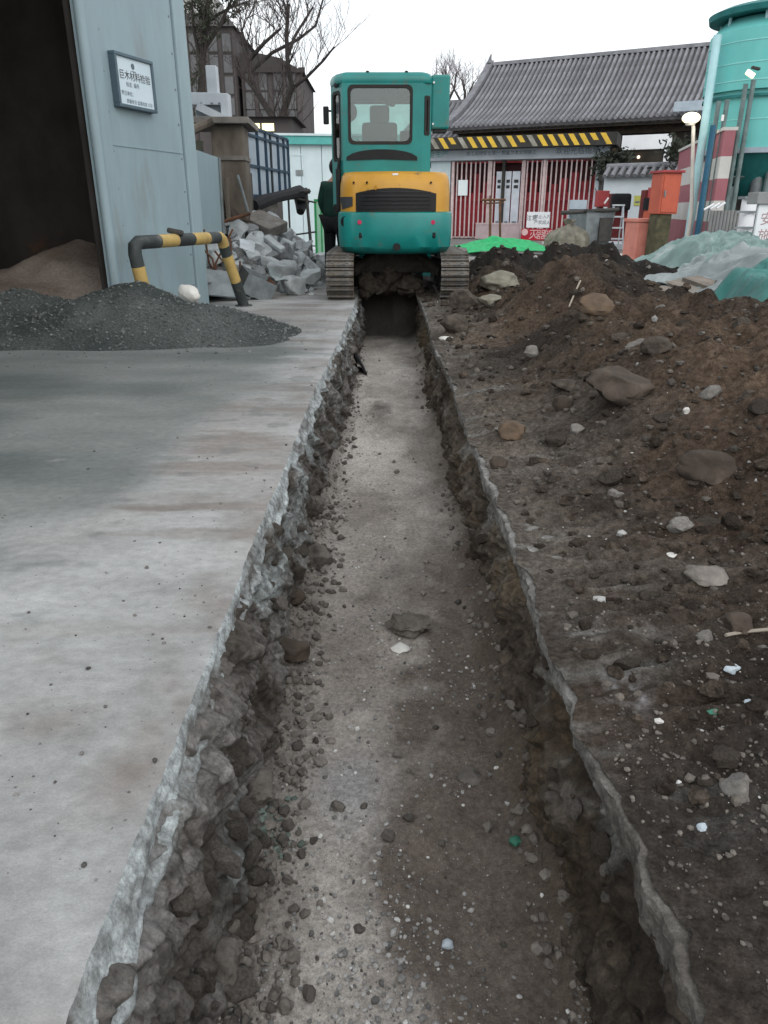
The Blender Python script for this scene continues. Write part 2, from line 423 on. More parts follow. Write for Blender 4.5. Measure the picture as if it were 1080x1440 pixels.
def dirt_h(x, y):
    x = np.asarray(x, float); y = np.asarray(y, float); d = x - 0.45
    lum = fbm(x * 1.3, y * 1.3, 0, 4, 30)
    z = 0.012 + 0.03 * sst(0, 0.5, d)
    heap = 0.36 * sst(0.9, 1.7, x + 0.22 * vn(x * 0.7, y * 0.9, 0, 31)) * sst(1.0, 3.0, y) * (1 - sst(7.2, 9.2, y))
    heap = heap * (1 - 0.9 * sst(2.3, 3.2, x) * sst(3.6, 5.6, y))
    heap = heap + 0.10 * sst(0.9, 1.8, x) * (1 - sst(1.0, 3.0, y))
    ridge = 0.54 * np.exp(-((y - 12.0 - 0.10 * (x - 2.6)) / 0.75) ** 2) * sst(0.95, 1.7, x) * (1 - sst(3.3, 4.7, x))
    ridge = ridge * (0.80 + 0.45 * vn(x * 2.3, y * 2.0, 0, 32))
    mid = 0.22 * np.exp(-(((x - 2.6) / 0.7) ** 2 + ((y - 8.6) / 0.7) ** 2)) + 0.13 * np.exp(-(((x - 1.75) / 0.3) ** 2 + ((y - 7.2) / 0.5) ** 2)) + 0.2 * np.exp(-(((x - 1.62) / 0.35) ** 2 + ((y - 10.1) / 0.7) ** 2))
    amt = 0.25 + sst(0.8, 1.7, x)
    z = z + heap + ridge + mid + amt * (0.10 * lum + 0.036 * fbm(x * 5.5, y * 5.5, 0, 4, 33)) + 0.010 * fbm(x * 16, y * 16, 0, 3, 34)
    f1, f2, _ = worley(x * 7, y * 7, 0, 35)
    z = z + (0.02 + 0.035 * sst(0.9, 1.6, x)) * (0.55 - f1) * sst(0.05, 0.4, d)
    f1, f2, cd = worley(x * 19, y * 19, 0, 135)
    z = z + (0.010 + 0.014 * sst(0.9, 1.5, x)) * (0.6 - f1) * (0.3 + cd) * sst(0.03, 0.2, d)
    f1, f2, cd = worley(x * 3.4, y * 3.4, 0, 136)
    z = z + 0.10 * np.clip(0.5 - f1, 0, 1) * (cd > 0.35) * sst(1.0, 1.7, x) + 0.30 * np.clip(0.5 - f1, 0, 1) * cd * sst(10.6, 11.5, y) * sst(1.0, 1.6, x) * (1 - sst(3.4, 4.6, x))
    z = z + amt * (0.050 * crease(x * 2.6, y * 2.6, 138) + 0.024 * crease(x * 7, y * 7, 139)) * sst(0.1, 0.4, d) + 0.006 * crease(x * 24, y * 24, 140) * sst(0.05, 0.2, d)
    trk = sst(0.06, 0.16, d) * (1 - sst(0.75, 1.15, d)) * sst(0.9, 1.4, y) * (1 - sst(7.5, 9.5, y))
    z = z + 0.015 * trk * np.sin(2 * math.pi * (y / 0.082) + 1.6 * vn(x * 3, y * 2, 0, 36)) * (0.6 + 0.6 * vn(x * 4, y * 5, 0, 37))
    z = z * (1 - 0.72 * sst(2.1, 3.0, x + 0.1 * vn(x, y, 0, 236)) * sst(4.0, 5.6, y) * (1 - sst(9.8, 10.8, y)))
    return z * sst(-0.02, 0.10, d) + 0.003
def slab_h(x, y):
    return 0.0035 * fbm(np.asarray(x) * 0.8, np.asarray(y) * 1.5, 0, 3, 40) + 0.0012 * fbm(np.asarray(x) * 6, np.asarray(y) * 14, 0, 3, 41)

# ---- left: the concrete pavement with its cut edge
xl = xL(ys)
u = np.concatenate((-np.geomspace(9.0, 0.012, 110), [0.0]))
X = xl[:, None] + u[None, :]
Yg = np.repeat(ys[:, None], X.shape[1], 1)
Z = slab_h(X, Yg)
chipn = np.clip(fbm(ys * 9, 4.4, 0, 3, 42), 0, 1)[:, None]
Z = Z - 0.010 * chipn * np.exp(u[None, :] / 0.007)
TH = 0.072
vs_ = np.linspace(0.05, 1.0, 14); NF = 14
FX = xl[:, None] + 0.004 + vs_[None, :] * 0.030 + 0.016 * (0.15 + vs_[None, :]) * (crease(Yg[:, :NF] * 8, vs_[None, :] * 1.6 + 0 * Yg[:, :NF], 43) + 0.6 * crease(Yg[:, :NF] * 24, vs_[None, :] * 4.0 + 0 * Yg[:, :NF], 143))
FZ = -0.006 - vs_[None, :] * TH * (1 + 0.30 * vn(ys * 3, 9.0, 0, 44) + 0.2 * fbm(ys * 14, 2.0, 0, 4, 144))[:, None]
FX = np.concatenate((FX, xl[:, None] - 0.06 + 0 * FX[:, :1]), 1); FZ = np.concatenate((FZ, FZ[:, -1:] - 0.01), 1)
XX = np.concatenate((X, FX), 1); ZZ = np.concatenate((Z, FZ), 1); YY = np.repeat(ys[:, None], XX.shape[1], 1)
nt_ = X.shape[1]
streak = fbm(XX * 0.7, YY * 4.5, 0, 4, 45); blot = fbm(XX * 1.1, YY * 1.1, 0, 4, 46); fine = fbm(XX * 9, YY * 22, 0, 3, 47)
Cc = np.ones(XX.shape + (3,)) * np.array([0.285, 0.288, 0.283])
Cc = Cc * (1 + 0.15 * streak * sst(0.9, 2.4, YY) + 0.26 * blot + 0.09 * fine + 0.10 * fbm(XX * 4, YY * 5, 0, 4, 147))[..., None]
st2 = np.clip(fbm(XX * 1.3, YY * 8.0, 3, 4, 48) - 0.12, 0, 1) * sst(1.3, 2.8, YY) + 0.5 * np.clip(fbm(XX * 2.2, YY * 2.6, 5, 5, 148) - 0.35, 0, 1) + 0.5 * sst(-0.62, -0.45, XX) * np.clip(fbm(XX * 5, YY * 5, 6, 4, 149) + 0.1, 0, 1)
Cc = mixc(Cc, (0.17, 0.145, 0.128), np.clip(st2 * 1.5, 0, .8))
Cc = mixc(Cc, (0.27, 0.25, 0.235), 0.45 * np.clip(0.4 + fbm(XX * 0.9, YY * 0.8, 9, 4, 248), 0, 1))
Cc = mixc(Cc, (0.50, 0.51, 0.52), 0.55 * np.clip(fbm(XX * 1.7, YY * 1.9, 12, 5, 249) - 0.15, 0, 1) + 0.35 * sst(-0.60, -0.44, XX) * np.clip(0.4 + fbm(XX * 3, YY * 2, 1, 4, 250), 0, 1))
# stone dust washed out of the gravel heap
bx_ = np.interp(YY, [0, 1.5, 2.3, 3.2, 4.2, 5.2, 6.0, 7.0, 9.0], [-3, -1.6, -1.22, -0.98, -0.86, -0.78, -0.74, -0.9, -2.0])
dust = sst(0.28, -0.22, XX - bx_ + 0.22 * fbm(XX * 1.5, YY * 2.5, 0, 4, 49))
dcol = mixc((0.075, 0.092, 0.088), (0.185, 0.198, 0.19), np.clip(0.5 + 0.6 * fbm(XX * 1.2, YY * 2.6, 0, 4, 50), 0, 1))
Cc = mixc(Cc, dcol, dust * 0.92)
speck = sst(0.42, 0.75, fbm(XX * 7, YY * 9, 0, 3, 51)) * sst(0.75, 0.1, np.abs(XX - bx_ - 0.1))
Cc = mixc(Cc, (0.16, 0.17, 0.165), speck * 0.55)
face = np.zeros(XX.shape); face[:, nt_:] = 1
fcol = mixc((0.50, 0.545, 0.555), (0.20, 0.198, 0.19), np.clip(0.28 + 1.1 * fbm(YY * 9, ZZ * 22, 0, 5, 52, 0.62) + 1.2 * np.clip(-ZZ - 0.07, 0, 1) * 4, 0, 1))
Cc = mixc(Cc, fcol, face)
pav = grid('concrete_pavement', XX[:, :nt_], YY[:, :nt_], ZZ[:, :nt_], Cc[:, :nt_], MATS['concrete_top'])
FXX = XX[:, nt_ - 1:].copy(); FZZ = ZZ[:, nt_ - 1:].copy()
Fcol = Cc[:, nt_ - 1:].copy(); Fcol[:, 0] = Fcol[:, 1]
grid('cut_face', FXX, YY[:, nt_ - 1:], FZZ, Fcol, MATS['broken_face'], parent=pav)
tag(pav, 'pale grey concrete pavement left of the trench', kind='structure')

# ---- left wall of the trench: rubble and soil under the slab
WALLS = {}
def wall(sign, xe, top, name, label, seedo, prof_x, cols):
    K = 96; v = np.linspace(0, 1, K)
    yy = np.repeat(ys[:, None], K, 1); vv = np.repeat(v[None, :], len(ys), 0)
    x0 = xe(ys)[:, None] + prof_x(vv, yy) * (-sign)
    z0 = top + (-DEPTH - 0.03 - top) * vv
    w1, w2, cid = worley(yy * 6.0, z0 * 7.0, 0.3, seedo)
    w1b, _, cidb = worley(yy * 17, z0 * 17, 1.7, seedo + 1)
    qy = yy + 0.03 * fbm(yy * 6, z0 * 6, 0, 3, seedo + 8); qz = z0 + 0.03 * fbm(yy * 6, z0 * 6, 4, 3, seedo + 9)
    lump = 0.030 * crease(qy * 4.5, qz * 5.5, seedo + 2) + 0.024 * crease(qy * 10, qz * 11, seedo + 3) + 0.013 * crease(qy * 24, qz * 24, seedo + 4) + 0.006 * crease(qy * 60, qz * 60, seedo + 5)
    lump = lump + (0.6 - w1b) * 0.016 * cidb + (0.75 - w1) * 0.03 * cid + 0.006 * fbm(yy * 60, z0 * 60, 0, 2, seedo + 6)
    lump = lump * sst(0, 0.06, vv)
    x = x0 - sign * lump
    c = cols(yy, z0, vv, cid, cidb, w1, w2)
    o = grid(name, x, yy, z0, c, MATS['broken_face'])
    WALLS[name] = (x, yy, z0, o)
    return tag(o, label, kind='structure')
def colsL(yy, zz, vv, cid, cidb, w1, w2):
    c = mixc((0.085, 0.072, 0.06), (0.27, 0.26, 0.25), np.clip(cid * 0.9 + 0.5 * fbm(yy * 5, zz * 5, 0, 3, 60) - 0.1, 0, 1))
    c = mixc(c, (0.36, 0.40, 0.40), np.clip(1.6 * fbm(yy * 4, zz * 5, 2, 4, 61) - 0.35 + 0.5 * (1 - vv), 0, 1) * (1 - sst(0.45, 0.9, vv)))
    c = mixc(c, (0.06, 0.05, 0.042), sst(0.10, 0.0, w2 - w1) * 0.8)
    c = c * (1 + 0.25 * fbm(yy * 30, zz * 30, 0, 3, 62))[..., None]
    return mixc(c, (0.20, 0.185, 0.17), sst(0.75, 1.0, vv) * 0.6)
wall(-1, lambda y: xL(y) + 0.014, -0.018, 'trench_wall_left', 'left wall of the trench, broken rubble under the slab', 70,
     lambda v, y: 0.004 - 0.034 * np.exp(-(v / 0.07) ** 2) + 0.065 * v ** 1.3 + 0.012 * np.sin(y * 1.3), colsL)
def colsR(yy, zz, vv, cid, cidb, w1, w2):
    c = mixc((0.062, 0.048, 0.036), (0.17, 0.14, 0.108), np.clip(0.35 + 0.6 * fbm(yy * 3.2, zz * 5, 0, 4, 63) + 0.5 * (cid - .5), 0, 1))
    c = mixc(c, (0.27, 0.265, 0.25), np.clip(1.5 * fbm(yy * 5, zz * 7, 5, 4, 64) - 0.25 + 0.25 * sst(5, 2, yy), 0, 1) * (1 - sst(0.3, 0.6, vv)))
    c = mixc(c, (0.17, 0.115, 0.05), np.clip(fbm(yy * 2, zz * 3, 8, 3, 65), 0, 1) * 0.45)
    c = c * (1 + 0.25 * fbm(yy * 30, zz * 30, 0, 3, 66))[..., None]
    return c * (1 - 0.25 * sst(2.2, 1.0, yy))[..., None]
wall(1, lambda y: xR(y) + 0.012, -0.03, 'trench_wall_right', 'right wall of the trench, brown soil under a thin slab edge', 80,
     lambda v, y: -0.045 * np.exp(-((v - 0.22) / 0.2) ** 2) + 0.01 * v ** 2, colsR)

# ---- the floor of the trench
K = 210
X = np.linspace(-0.5, 0.56, K)[None, :] + 0 * ys[:, None]
Yg = np.repeat(ys[:, None], K, 1)
Z = floor_h(X, Yg)
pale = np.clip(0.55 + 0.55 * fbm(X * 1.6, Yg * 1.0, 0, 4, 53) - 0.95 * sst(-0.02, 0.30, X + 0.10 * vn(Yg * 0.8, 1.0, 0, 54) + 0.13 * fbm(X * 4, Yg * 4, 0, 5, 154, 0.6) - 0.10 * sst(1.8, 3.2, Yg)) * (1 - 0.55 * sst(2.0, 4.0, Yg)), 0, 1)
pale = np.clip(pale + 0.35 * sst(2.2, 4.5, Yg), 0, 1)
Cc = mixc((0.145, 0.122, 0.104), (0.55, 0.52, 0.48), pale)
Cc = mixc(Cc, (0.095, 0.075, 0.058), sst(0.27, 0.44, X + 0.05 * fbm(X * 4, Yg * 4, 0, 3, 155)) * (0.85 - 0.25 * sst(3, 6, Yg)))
Cc = mixc(Cc, (0.10, 0.085, 0.072), sst(-0.22, -0.36, X) * 0.6)
Cc = mixc(Cc, (0.06, 0.05, 0.043), np.clip(1.2 * fbm(X * 3, Yg * 2.2, 4, 4, 55) - 0.55, 0, 1) * 0.8)
Cc = mixc(Cc, (0.30, 0.31, 0.32), np.exp(-(((X + 0.10) / 0.10) ** 2 + ((Yg - 1.72) / 0.16) ** 2)) * 0.7)
Cc = Cc * (1 + 0.14 * fbm(X * 14, Yg * 14, 0, 4, 56))[..., None]
Cc = mixc(Cc, (0.022, 0.018, 0.015), sst(9.0, 10.6, Yg) * 0.9)  # dark soil at the far end, with the excavator's shade put into the colour
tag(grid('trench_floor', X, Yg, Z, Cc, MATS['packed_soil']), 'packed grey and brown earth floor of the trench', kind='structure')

# ---- right: thin slab edge and the dug earth over it
xr = xR(ys)
sec = [(0.20, -0.010), (0.055, -0.004), (0.010, 0.0), (0.002, -0.002), (0.0, -0.012), (0.0, -0.028), (0.001, -0.042), (0.004, -0.056), (0.010, -0.068), (0.022, -0.078), (0.10, -0.085)]
X = np.stack([xr + a + ((0.004 * crease(ys * 30, 0.9 * k, 57) + 0.002 * crease(ys * 90, 0.7 * k, 157)) if 2 < k < 10 else 0) for k, (a, b) in enumerate(sec)], 1)
Z = np.stack([b * (1.0 + 0.30 * crease(ys * 6, 4.0, 158) + 0.18 * crease(ys * 19, 2.0, 159)) - 0.014 * np.clip(fbm(ys * 7, 1.0, 0, 3, 58), 0, 1) * (2 <= k <= 5) for k, (a, b) in enumerate(sec)], 1)
Yg = np.repeat(ys[:, None], len(sec), 1)
Cc = mixc((0.15, 0.145, 0.135), (0.30, 0.295, 0.28), np.clip(0.5 + 1.1 * fbm(Yg * 9, Z * 25, 0, 5, 59, 0.6), 0, 1))
Cc = mixc(Cc, (0.10, 0.085, 0.07), np.clip(1.4 * fbm(Yg * 1.3, 3.0, 0, 3, 67) - 0.05, 0, 1) * 0.85)
tag(grid('slab_edge', X, Yg, Z, Cc, MATS['broken_face'], sm=False), 'thin broken concrete slab edge along the right of the trench', kind='structure')

u = np.concatenate((np.linspace(0, 2.7, 340), 2.7 + np.geomspace(0.012, 4.2, 70)))
off = 0.010 + 0.026 * fbm(ys * 6, 2.0, 0, 5, 68, 0.6)
X = (xr + off)[:, None] + u[None, :]
Yg = np.repeat(ys[:, None], X.shape[1], 1)
Z = dirt_h(X, Yg)
brown = np.clip(0.5 + 0.8 * fbm(X * 1.1, Yg * 0.9, 0, 4, 69), 0, 1)
Cc = mixc((0.060, 0.045, 0.035), (0.150, 0.107, 0.077), brown)
Cc = mixc(Cc, (0.135, 0.098, 0.068), np.clip(fbm(X * 1.4, Yg * 1.4, 3, 4, 70), 0, 1) * 0.55 * sst(3, 5, Yg))
Cc = mixc(Cc, (0.19, 0.168, 0.145), sst(0.85, 0.10, u[None, :] + 0.25 * fbm(X * 2.5, Yg * 5, 0, 3, 71)) * (0.75 * sst(1.2, 2.2, Yg)))
Cc = mixc(Cc, (0.30, 0.295, 0.28), np.clip(fbm(X * 3, Yg * 12, 1, 3, 72) - 0.3, 0, 1) * sst(0.45, 0.12, u[None, :]) * 1.2)
# plaster smear by the edge
Cc = mixc(Cc, (0.55, 0.55, 0.57), np.exp(-(((X - 0.555) / 0.042) ** 2 + ((Yg - 1.42) / 0.07) ** 2)) * np.clip(0.7 + 1.2 * fbm(X * 30, Yg * 30, 0, 3, 73), 0, 1))
Cc = mixc(Cc, (0.34, 0.33, 0.32), np.exp(-(((X - 0.53) / 0.05) ** 2 + ((Yg - 1.70) / 0.06) ** 2)) * np.clip(0.4 + 1.2 * fbm(X * 20, Yg * 40, 2, 3, 74), 0, 1) * .8)
Cc = mixc(Cc, (0.034, 0.030, 0.027), np.clip(0.9 * fbm(X * 0.9, Yg * 0.9, 7, 3, 75) + 1.2 * sst(1.6, 2.5, X) * sst(3.6, 5.0, Yg) * (0.6 + 0.6 * vn(X * 0.8, Yg * 0.6, 0, 275)), 0, 1) * 0.85)
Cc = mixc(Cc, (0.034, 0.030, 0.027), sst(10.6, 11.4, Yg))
Cc = mixc(Cc, (0.06, 0.055, 0.05), sst(1.6, 1.0, Yg) * 0.7)
Cc = Cc * (1 + 0.3 * fbm(X * 9, Yg * 9, 0, 4, 76))[..., None]
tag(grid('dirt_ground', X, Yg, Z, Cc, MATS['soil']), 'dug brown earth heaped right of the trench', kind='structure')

# ---- the yard beyond, to the horizon (a frame of sheets round the dug area)
gm = MB()
BX0, BX1 = -9.3, 7.0
for (a, b, c, d) in ((-400, BX0, -200, 500), (BX1, 400, -200, 500), (BX0, BX1, 13.9, 500), (BX0, BX1, -200, -2.4)):
    gm.add([(a, c, -0.012), (b, c, -0.012), (b, d, -0.012), (a, d, -0.012)], [(0, 1, 2, 3)])
g_ = link('ground', gm.mesh('ground'), MATS['far_ground']); tag(g_, 'dusty grey yard ground reaching to the horizon', kind='structure')

# ---------------------------------------------------------------- finding a place on the dug surfaces
def surf_z(x, y):
    if x > float(xR(np.array([y]))[0]) - 0.005: return float(dirt_h(x, y))
    if x < float(xL(np.array([y]))[0]): return 0.0
    return float(floor_h(x, y))
def onsurf(px, py, fn):
    a, b, d = ray(px, py)
    lo = 0.3; t = np.linspace(0.4, 16, 1500)
    z = CAM_H + d * t - fn(a * t, b * t)
    k = np.where(z < 0)[0]
    k = k[0] if len(k) else len(t) - 1
    return Vector((a * t[k], b * t[k], CAM_H + d * t[k]))

# ---------------------------------------------------------------- loose stones as masses
rs = np.random.RandomState(3)
def samp(n, x0, x1, ymin, ymax, fn, keep):
    P = []
    while len(P) < n:
        y = np.exp(rs.uniform(math.log(ymin), math.log(ymax), 4000)); x = rs.uniform(x0, x1, 4000)
        k = rs.uniform(size=4000) < keep(x, y); x, y = x[k], y[k]
        P += list(np.column_stack((x, y, fn(x, y))))
    return np.array(P[:n])
# gravel on the trench floor
P = samp(4200, -0.38, 0.44, 0.95, 8.0, floor_h, lambda x, y: 0.03 + 0.7 * np.clip(fbm(x * 4, y * 4, 0, 4, 90), 0, 1) ** 1.5 + 1.2 * np.exp(-(((x - 0.0) / 0.13) ** 2 + ((y - 1.12) / 0.22) ** 2)) + 0.3 * sst(0.1, -0.3, x))
S = 0.0016 + 0.0075 * rs.uniform(size=len(P)) ** 4 + 0.0016 * np.exp(-(((P[:, 0]) / 0.13) ** 2 + ((P[:, 1] - 1.1) / 0.2) ** 2))
g0 = rs.uniform(0.10, 0.42, len(P)); C = np.column_stack((g0, g0 * 0.985, g0 * 0.96)); w = rs.uniform(size=len(P)) < 0.05; C[w] = (0.62, 0.62, 0.6)
scatter('gravel', P, S, C, MATS['pebble'], 11, label='loose grey gravel strewn over the trench floor')
# clods at the foot of the left wall and right slump
P = samp(2600, -0.41, 0.47, 0.9, 9.5, floor_h, lambda x, y: 1.0 * sst(-0.16, -0.33, x) + 0.35 * sst(0.3, 0.42, x) + 0.02)
S = 0.004 + 0.016 * rs.uniform(size=len(P)) ** 3
g0 = rs.uniform(0.06, 0.22, len(P)); C = np.column_stack((g0, g0 * 0.90, g0 * 0.80))
scatter('clods', P, S, C, MATS['pebble'], 12, sub=2, label='crumbled earth clods along the foot of the trench walls')
# clods and chips on the dug earth
P = samp(1500, 0.52, 4.0, 1.0, 12.5, dirt_h, lambda x, y: 0.25 + 0.8 * np.clip(fbm(x * 1.5, y * 1.5, 0, 3, 191), 0, 1))
S = (0.008 + 0.022 * rs.uniform(size=len(P)) ** 3) * (0.8 + 0.14 * P[:, 1])
g0 = rs.uniform(0.05, 0.14, len(P)); C = np.column_stack((g0, g0 * 0.80, g0 * 0.64))
scatter('clods', P, S, C, MATS['soil'], 18, sub=2, rough=0.35, sink=0.45, label='half buried earth clods over the dug earth')
P = samp(6000, 0.49, 4.2, 0.95, 13.2, dirt_h, lambda x, y: 0.35 + 0.5 * np.clip(fbm(x * 2, y * 2, 0, 3, 91), 0, 1))
S = (0.0028 + 0.014 * rs.uniform(size=len(P)) ** 5) * (0.9 + 0.16 * P[:, 1])
g0 = rs.uniform(0.035, 0.15, len(P)); C = np.column_stack((g0, g0 * 0.88, g0 * 0.76)); w = rs.uniform(size=len(P)) < 0.02
gw = rs.uniform(0.25, 0.6, len(P)); C[w] = np.column_stack((gw, gw, gw * 0.97))[w]
scatter('clods', P, S, C, MATS['pebble'], 13, label='crumbled soil and stone chips over the dug earth')
P = samp(3800, 0.47, 1.5, 0.72, 3.2, dirt_h, lambda x, y: 0.3 + 0.7 * np.clip(fbm(x * 4, y * 4, 0, 3, 192), 0, 1))
S = 0.0014 + 0.006 * rs.uniform(size=len(P)) ** 3.5
g0 = rs.uniform(0.05, 0.20, len(P)); C = np.column_stack((g0, g0 * 0.88, g0 * 0.77)); w = rs.uniform(size=len(P)) < 0.05; gw = rs.uniform(0.25, 0.6, len(P)); C[w] = np.column_stack((gw, gw, gw * 0.98))[w]
scatter('grit', P, S, C, MATS['pebble'], 19, label='fine grit and chips on the near dug earth')
# crumbs on the pavement
P = samp(700, -2.6, -0.46, 0.9, 8.0, slab_h, lambda x, y: 0.12 + 0.8 * np.exp((x + 0.46) / 0.25) + 0.4 * np.clip(fbm(x * 2.5, y * 4, 0, 3, 92), 0, 1))
S = 0.0016 + 0.006 * rs.uniform(size=len(P)) ** 5
g0 = rs.uniform(0.05, 0.25, len(P)); C = np.column_stack((g0, g0 * 0.95, g0 * 0.9))
scatter('crumbs', P, S, C, MATS['pebble'], 14, label='dark crumbs of soil scattered on the concrete pavement')

# ---------------------------------------------------------------- dark gravel heap on the pavement
mat('gravel_dark', ONE, (0.45, 0.47, 0.46), scale=55, rough=0.95, bump=1.0, bscale=110, attr='Col', bdist=0.03, spec=0.15)
def heap_h(x, y):
    x = np.asarray(x, float); y = np.asarray(y, float)
    e1 = ((x + 2.35) / 1.60) ** 2 + ((y - 6.98) / 0.98) ** 2
    e2 = ((x + 3.4) / 2.2) ** 2 + ((y - 7.2) / 1.2) ** 2
    e3 = ((x + 1.35) / 0.55) ** 2 + ((y - 6.55) / 0.42) ** 2
    z = np.maximum(0.45 * np.clip(1 - np.sqrt(e1), 0, 1) ** 0.95, 0.32 * np.clip(1 - np.sqrt(e2), 0, 1) ** 0.9)
    z = np.maximum(z, 0.13 * np.clip(1 - np.sqrt(e3), 0, 1))
    return z * (1 + 0.22 * fbm(x * 1.7, y * 1.7, 0, 4, 93)) + 0.012 * fbm(x * 9, y * 9, 0, 3, 94) * sst(0, 0.06, z) - 0.006
gx, gy = np.meshgrid(np.linspace(-5.4, -0.75, 260), np.linspace(5.85, 8.5, 170))
gz = heap_h(gx, gy)
gc = mixc((0.085, 0.10, 0.096), (0.165, 0.182, 0.176), np.clip(0.4 + 0.8 * fbm(gx * 2, gy * 2, 0, 4, 95), 0, 1))
# keep the heap on the open side of the shed wall line
o = grid('gravel_heap', gx, gy, gz, gc, MATS['gravel_dark']); tag(o, 'dark grey gravel heap spilled on the pavement', kind='stuff')
P = samp(6500, -5.0, -0.6, 5.3, 8.3, lambda x, y: np.maximum(heap_h(x, y), 0.0), lambda x, y: 0.05 * (heap_h(x + 0.0, y + 0.35) > 0) + 0.02 + (heap_h(x, y) > 0.0) * 0.9)
S = 0.005 + 0.012 * rs.uniform(size=len(P)) ** 3
g0 = rs.uniform(0.07, 0.20, len(P)); C = np.column_stack((g0 * 0.92, g0, g0 * 0.97))
scatter('gravel', P, S, C, MATS['pebble'], 15, label='dark gravel stones over the heap on the pavement')
# ================================================================ excavator
mat('teal_paint', (0.003, 0.215, 0.198), (0.003, 0.165, 0.152), scale=2.5, rough=0.38, bump=0.03, bscale=30, spec=0.5, c3=(0.10, 0.115, 0.09), s3=6.5, t3=0.595)
mat('yellow_paint', (0.53, 0.275, 0.022), (0.43, 0.21, 0.02), scale=2.5, rough=0.42, bump=0.03, bscale=30, spec=0.45, c3=(0.22, 0.13, 0.04), s3=7, t3=0.59)
mat('black_plastic', (0.018, 0.018, 0.02), (0.010, 0.010, 0.011), scale=6, rough=0.6, bump=0.1, bscale=50)
mat('grille_black', (0.010, 0.011, 0.013), (0.006, 0.006, 0.007), scale=6, rough=0.5, bump=0.1, bscale=60)
mat('track_steel', (0.20, 0.195, 0.185), (0.085, 0.08, 0.075), scale=12, rough=0.6, metal=0.35, bump=0.3, bscale=60, c3=(0.12, 0.095, 0.07), s3=9, t3=0.5, vary=0.15)
mat('undercarriage', (0.05, 0.045, 0.04), (0.02, 0.018, 0.016), scale=8, rough=0.85, bump=0.3, bscale=30)
mat('reflector_red', (0.55, 0.03, 0.10), (0.45, 0.02, 0.08), rough=0.3, bump=0)
mat('rubber', (0.02, 0.02, 0.02), (0.03, 0.028, 0.025), rough=0.75, bump=0.1)
mat('seat_grey', (0.05, 0.055, 0.06), (0.03, 0.034, 0.038), rough=0.8, bump=0.1)
mat('decal_white', (0.8, 0.8, 0.8), (0.7, 0.7, 0.7), rough=0.5, bump=0)
mat('steel_worn', (0.25, 0.23, 0.20), (0.12, 0.10, 0.08), scale=8, rough=0.5, metal=0.6, bump=0.2)
glass('cab_glass', (0.66, 0.78, 0.76), 0.07)

EX = thing('excavator', 'teal and yellow compact crawler excavator straddling the trench, seen from behind', 'excavator', (0.165, 9.55, 0.0), math.radians(0))
# --- tracks
TR, TL, PITCHS = 0.245, 2.25, 0.112
def track_path(n):
    st = TL - 2 * TR; per = 2 * st + 2 * math.pi * TR; out = []
    for k in range(n):
        s = per * k / n
        if s < st: out.append((TR + s, 0.0, 0, ))
        elif s < st + math.pi * TR:
            a = (s - st) / TR; out.append((TL - TR + TR * math.sin(a), TR - TR * math.cos(a), a))
        elif s < 2 * st + math.pi * TR: out.append((TL - TR - (s - st - math.pi * TR), 2 * TR, math.pi))
        else:
            a = (s - 2 * st - math.pi * TR) / TR; out.append((TR - TR * math.sin(a), TR + TR * math.cos(a), math.pi + a))
    return out
shoe = MB()
shoe.box((0, 0, 0), (0.345, 0.098, 0.026), None, 0.006)
shoe.box((0, -0.030, -0.024), (0.345, 0.016, 0.034), None, 0.004)
shoe.box((0, 0.030, -0.016), (0.345, 0.012, 0.02), None, 0.004)
for sx in (-0.09, 0.09): shoe.box((sx, 0, -0.018), (0.022, 0.022, 0.016))
shoe_me = shoe.mesh('track_shoe')
npath = int(round((2 * (TL - 2 * TR) + 2 * math.pi * TR) / PITCHS))
for sx in (-0.712, 0.712):
    tb = MB()
    for s2 in (-0.13, 0.13):
        pass
    core = []
    for k, (yy, zz, a) in enumerate(track_path(64)):
        cy, cz = TL / 2, TR
        f = 0.88
        core.append((yy, zz))
    r0 = [Vector((sx - 0.10, min(max(y, TR * 0.15), TL - TR * 0.15), 0.04 + (z) * 0.92)) for y, z in core]
    r1 = [Vector((sx + 0.10, v.y, v.z)) for v in r0]
    tb.loft([r0, r1])
    tr = tb.build('track', 'undercarriage', EX)
    for (yy, zz, a) in track_path(npath):
        s_ = link('track_shoe', shoe_me, MATS['track_steel'], tr, (sx, yy, zz + 0.03)); s_.rotation_euler = (a, 0, 0)
    fb = MB(); fb.box((sx, TL / 2, 0.26), (0.24, 1.5, 0.16), None, 0.02)
    fb.build('track_frame', 'undercarriage', EX)
    for yy in (TR, TL - TR):
        w = MB(); w.tube([(sx - 0.13, yy, TR + 0.03), (sx + 0.13, yy, TR + 0.03)], 0.19, 20); w.build('sprocket', 'undercarriage', EX, True)
    for yy in (0.65, 0.98, 1.3, 1.6):
        w = MB(); w.tube([(sx - 0.12, yy, 0.115), (sx + 0.12, yy, 0.115)], 0.075, 14); w.build('roller', 'undercarriage', EX, True)
ub = MB(); ub.box((0, 1.1, 0.36), (1.2, 0.7, 0.16), None, 0.03); ub.lathe([(0.42, 0.42), (0.42, 0.60)], 28, (0, 1.1, 0))
for sx in (-1, 1):
    ub.tube([(sx * 0.58, 0.62, 0.30), (sx * 0.3, 0.85, 0.46)], 0.07, 8); ub.tube([(sx * 0.58, 1.6, 0.30), (sx * 0.3, 1.35, 0.46)], 0.07, 8)
ub.build('undercarriage_frame', 'undercarriage', EX)
bl = MB()
prof = [(2.50, 0.10), (2.58, 0.10), (2.62, 0.22), (2.60, 0.34), (2.52, 0.44), (2.47, 0.44), (2.54, 0.33), (2.55, 0.22)]
bl.prism([(-0.88, y, z) for y, z in prof], (1.76, 0, 0)); bl.box((-0.35, 2.15, 0.24), (0.1, 0.8, 0.1)); bl.box((0.35, 2.15, 0.24), (0.1, 0.8, 0.1))
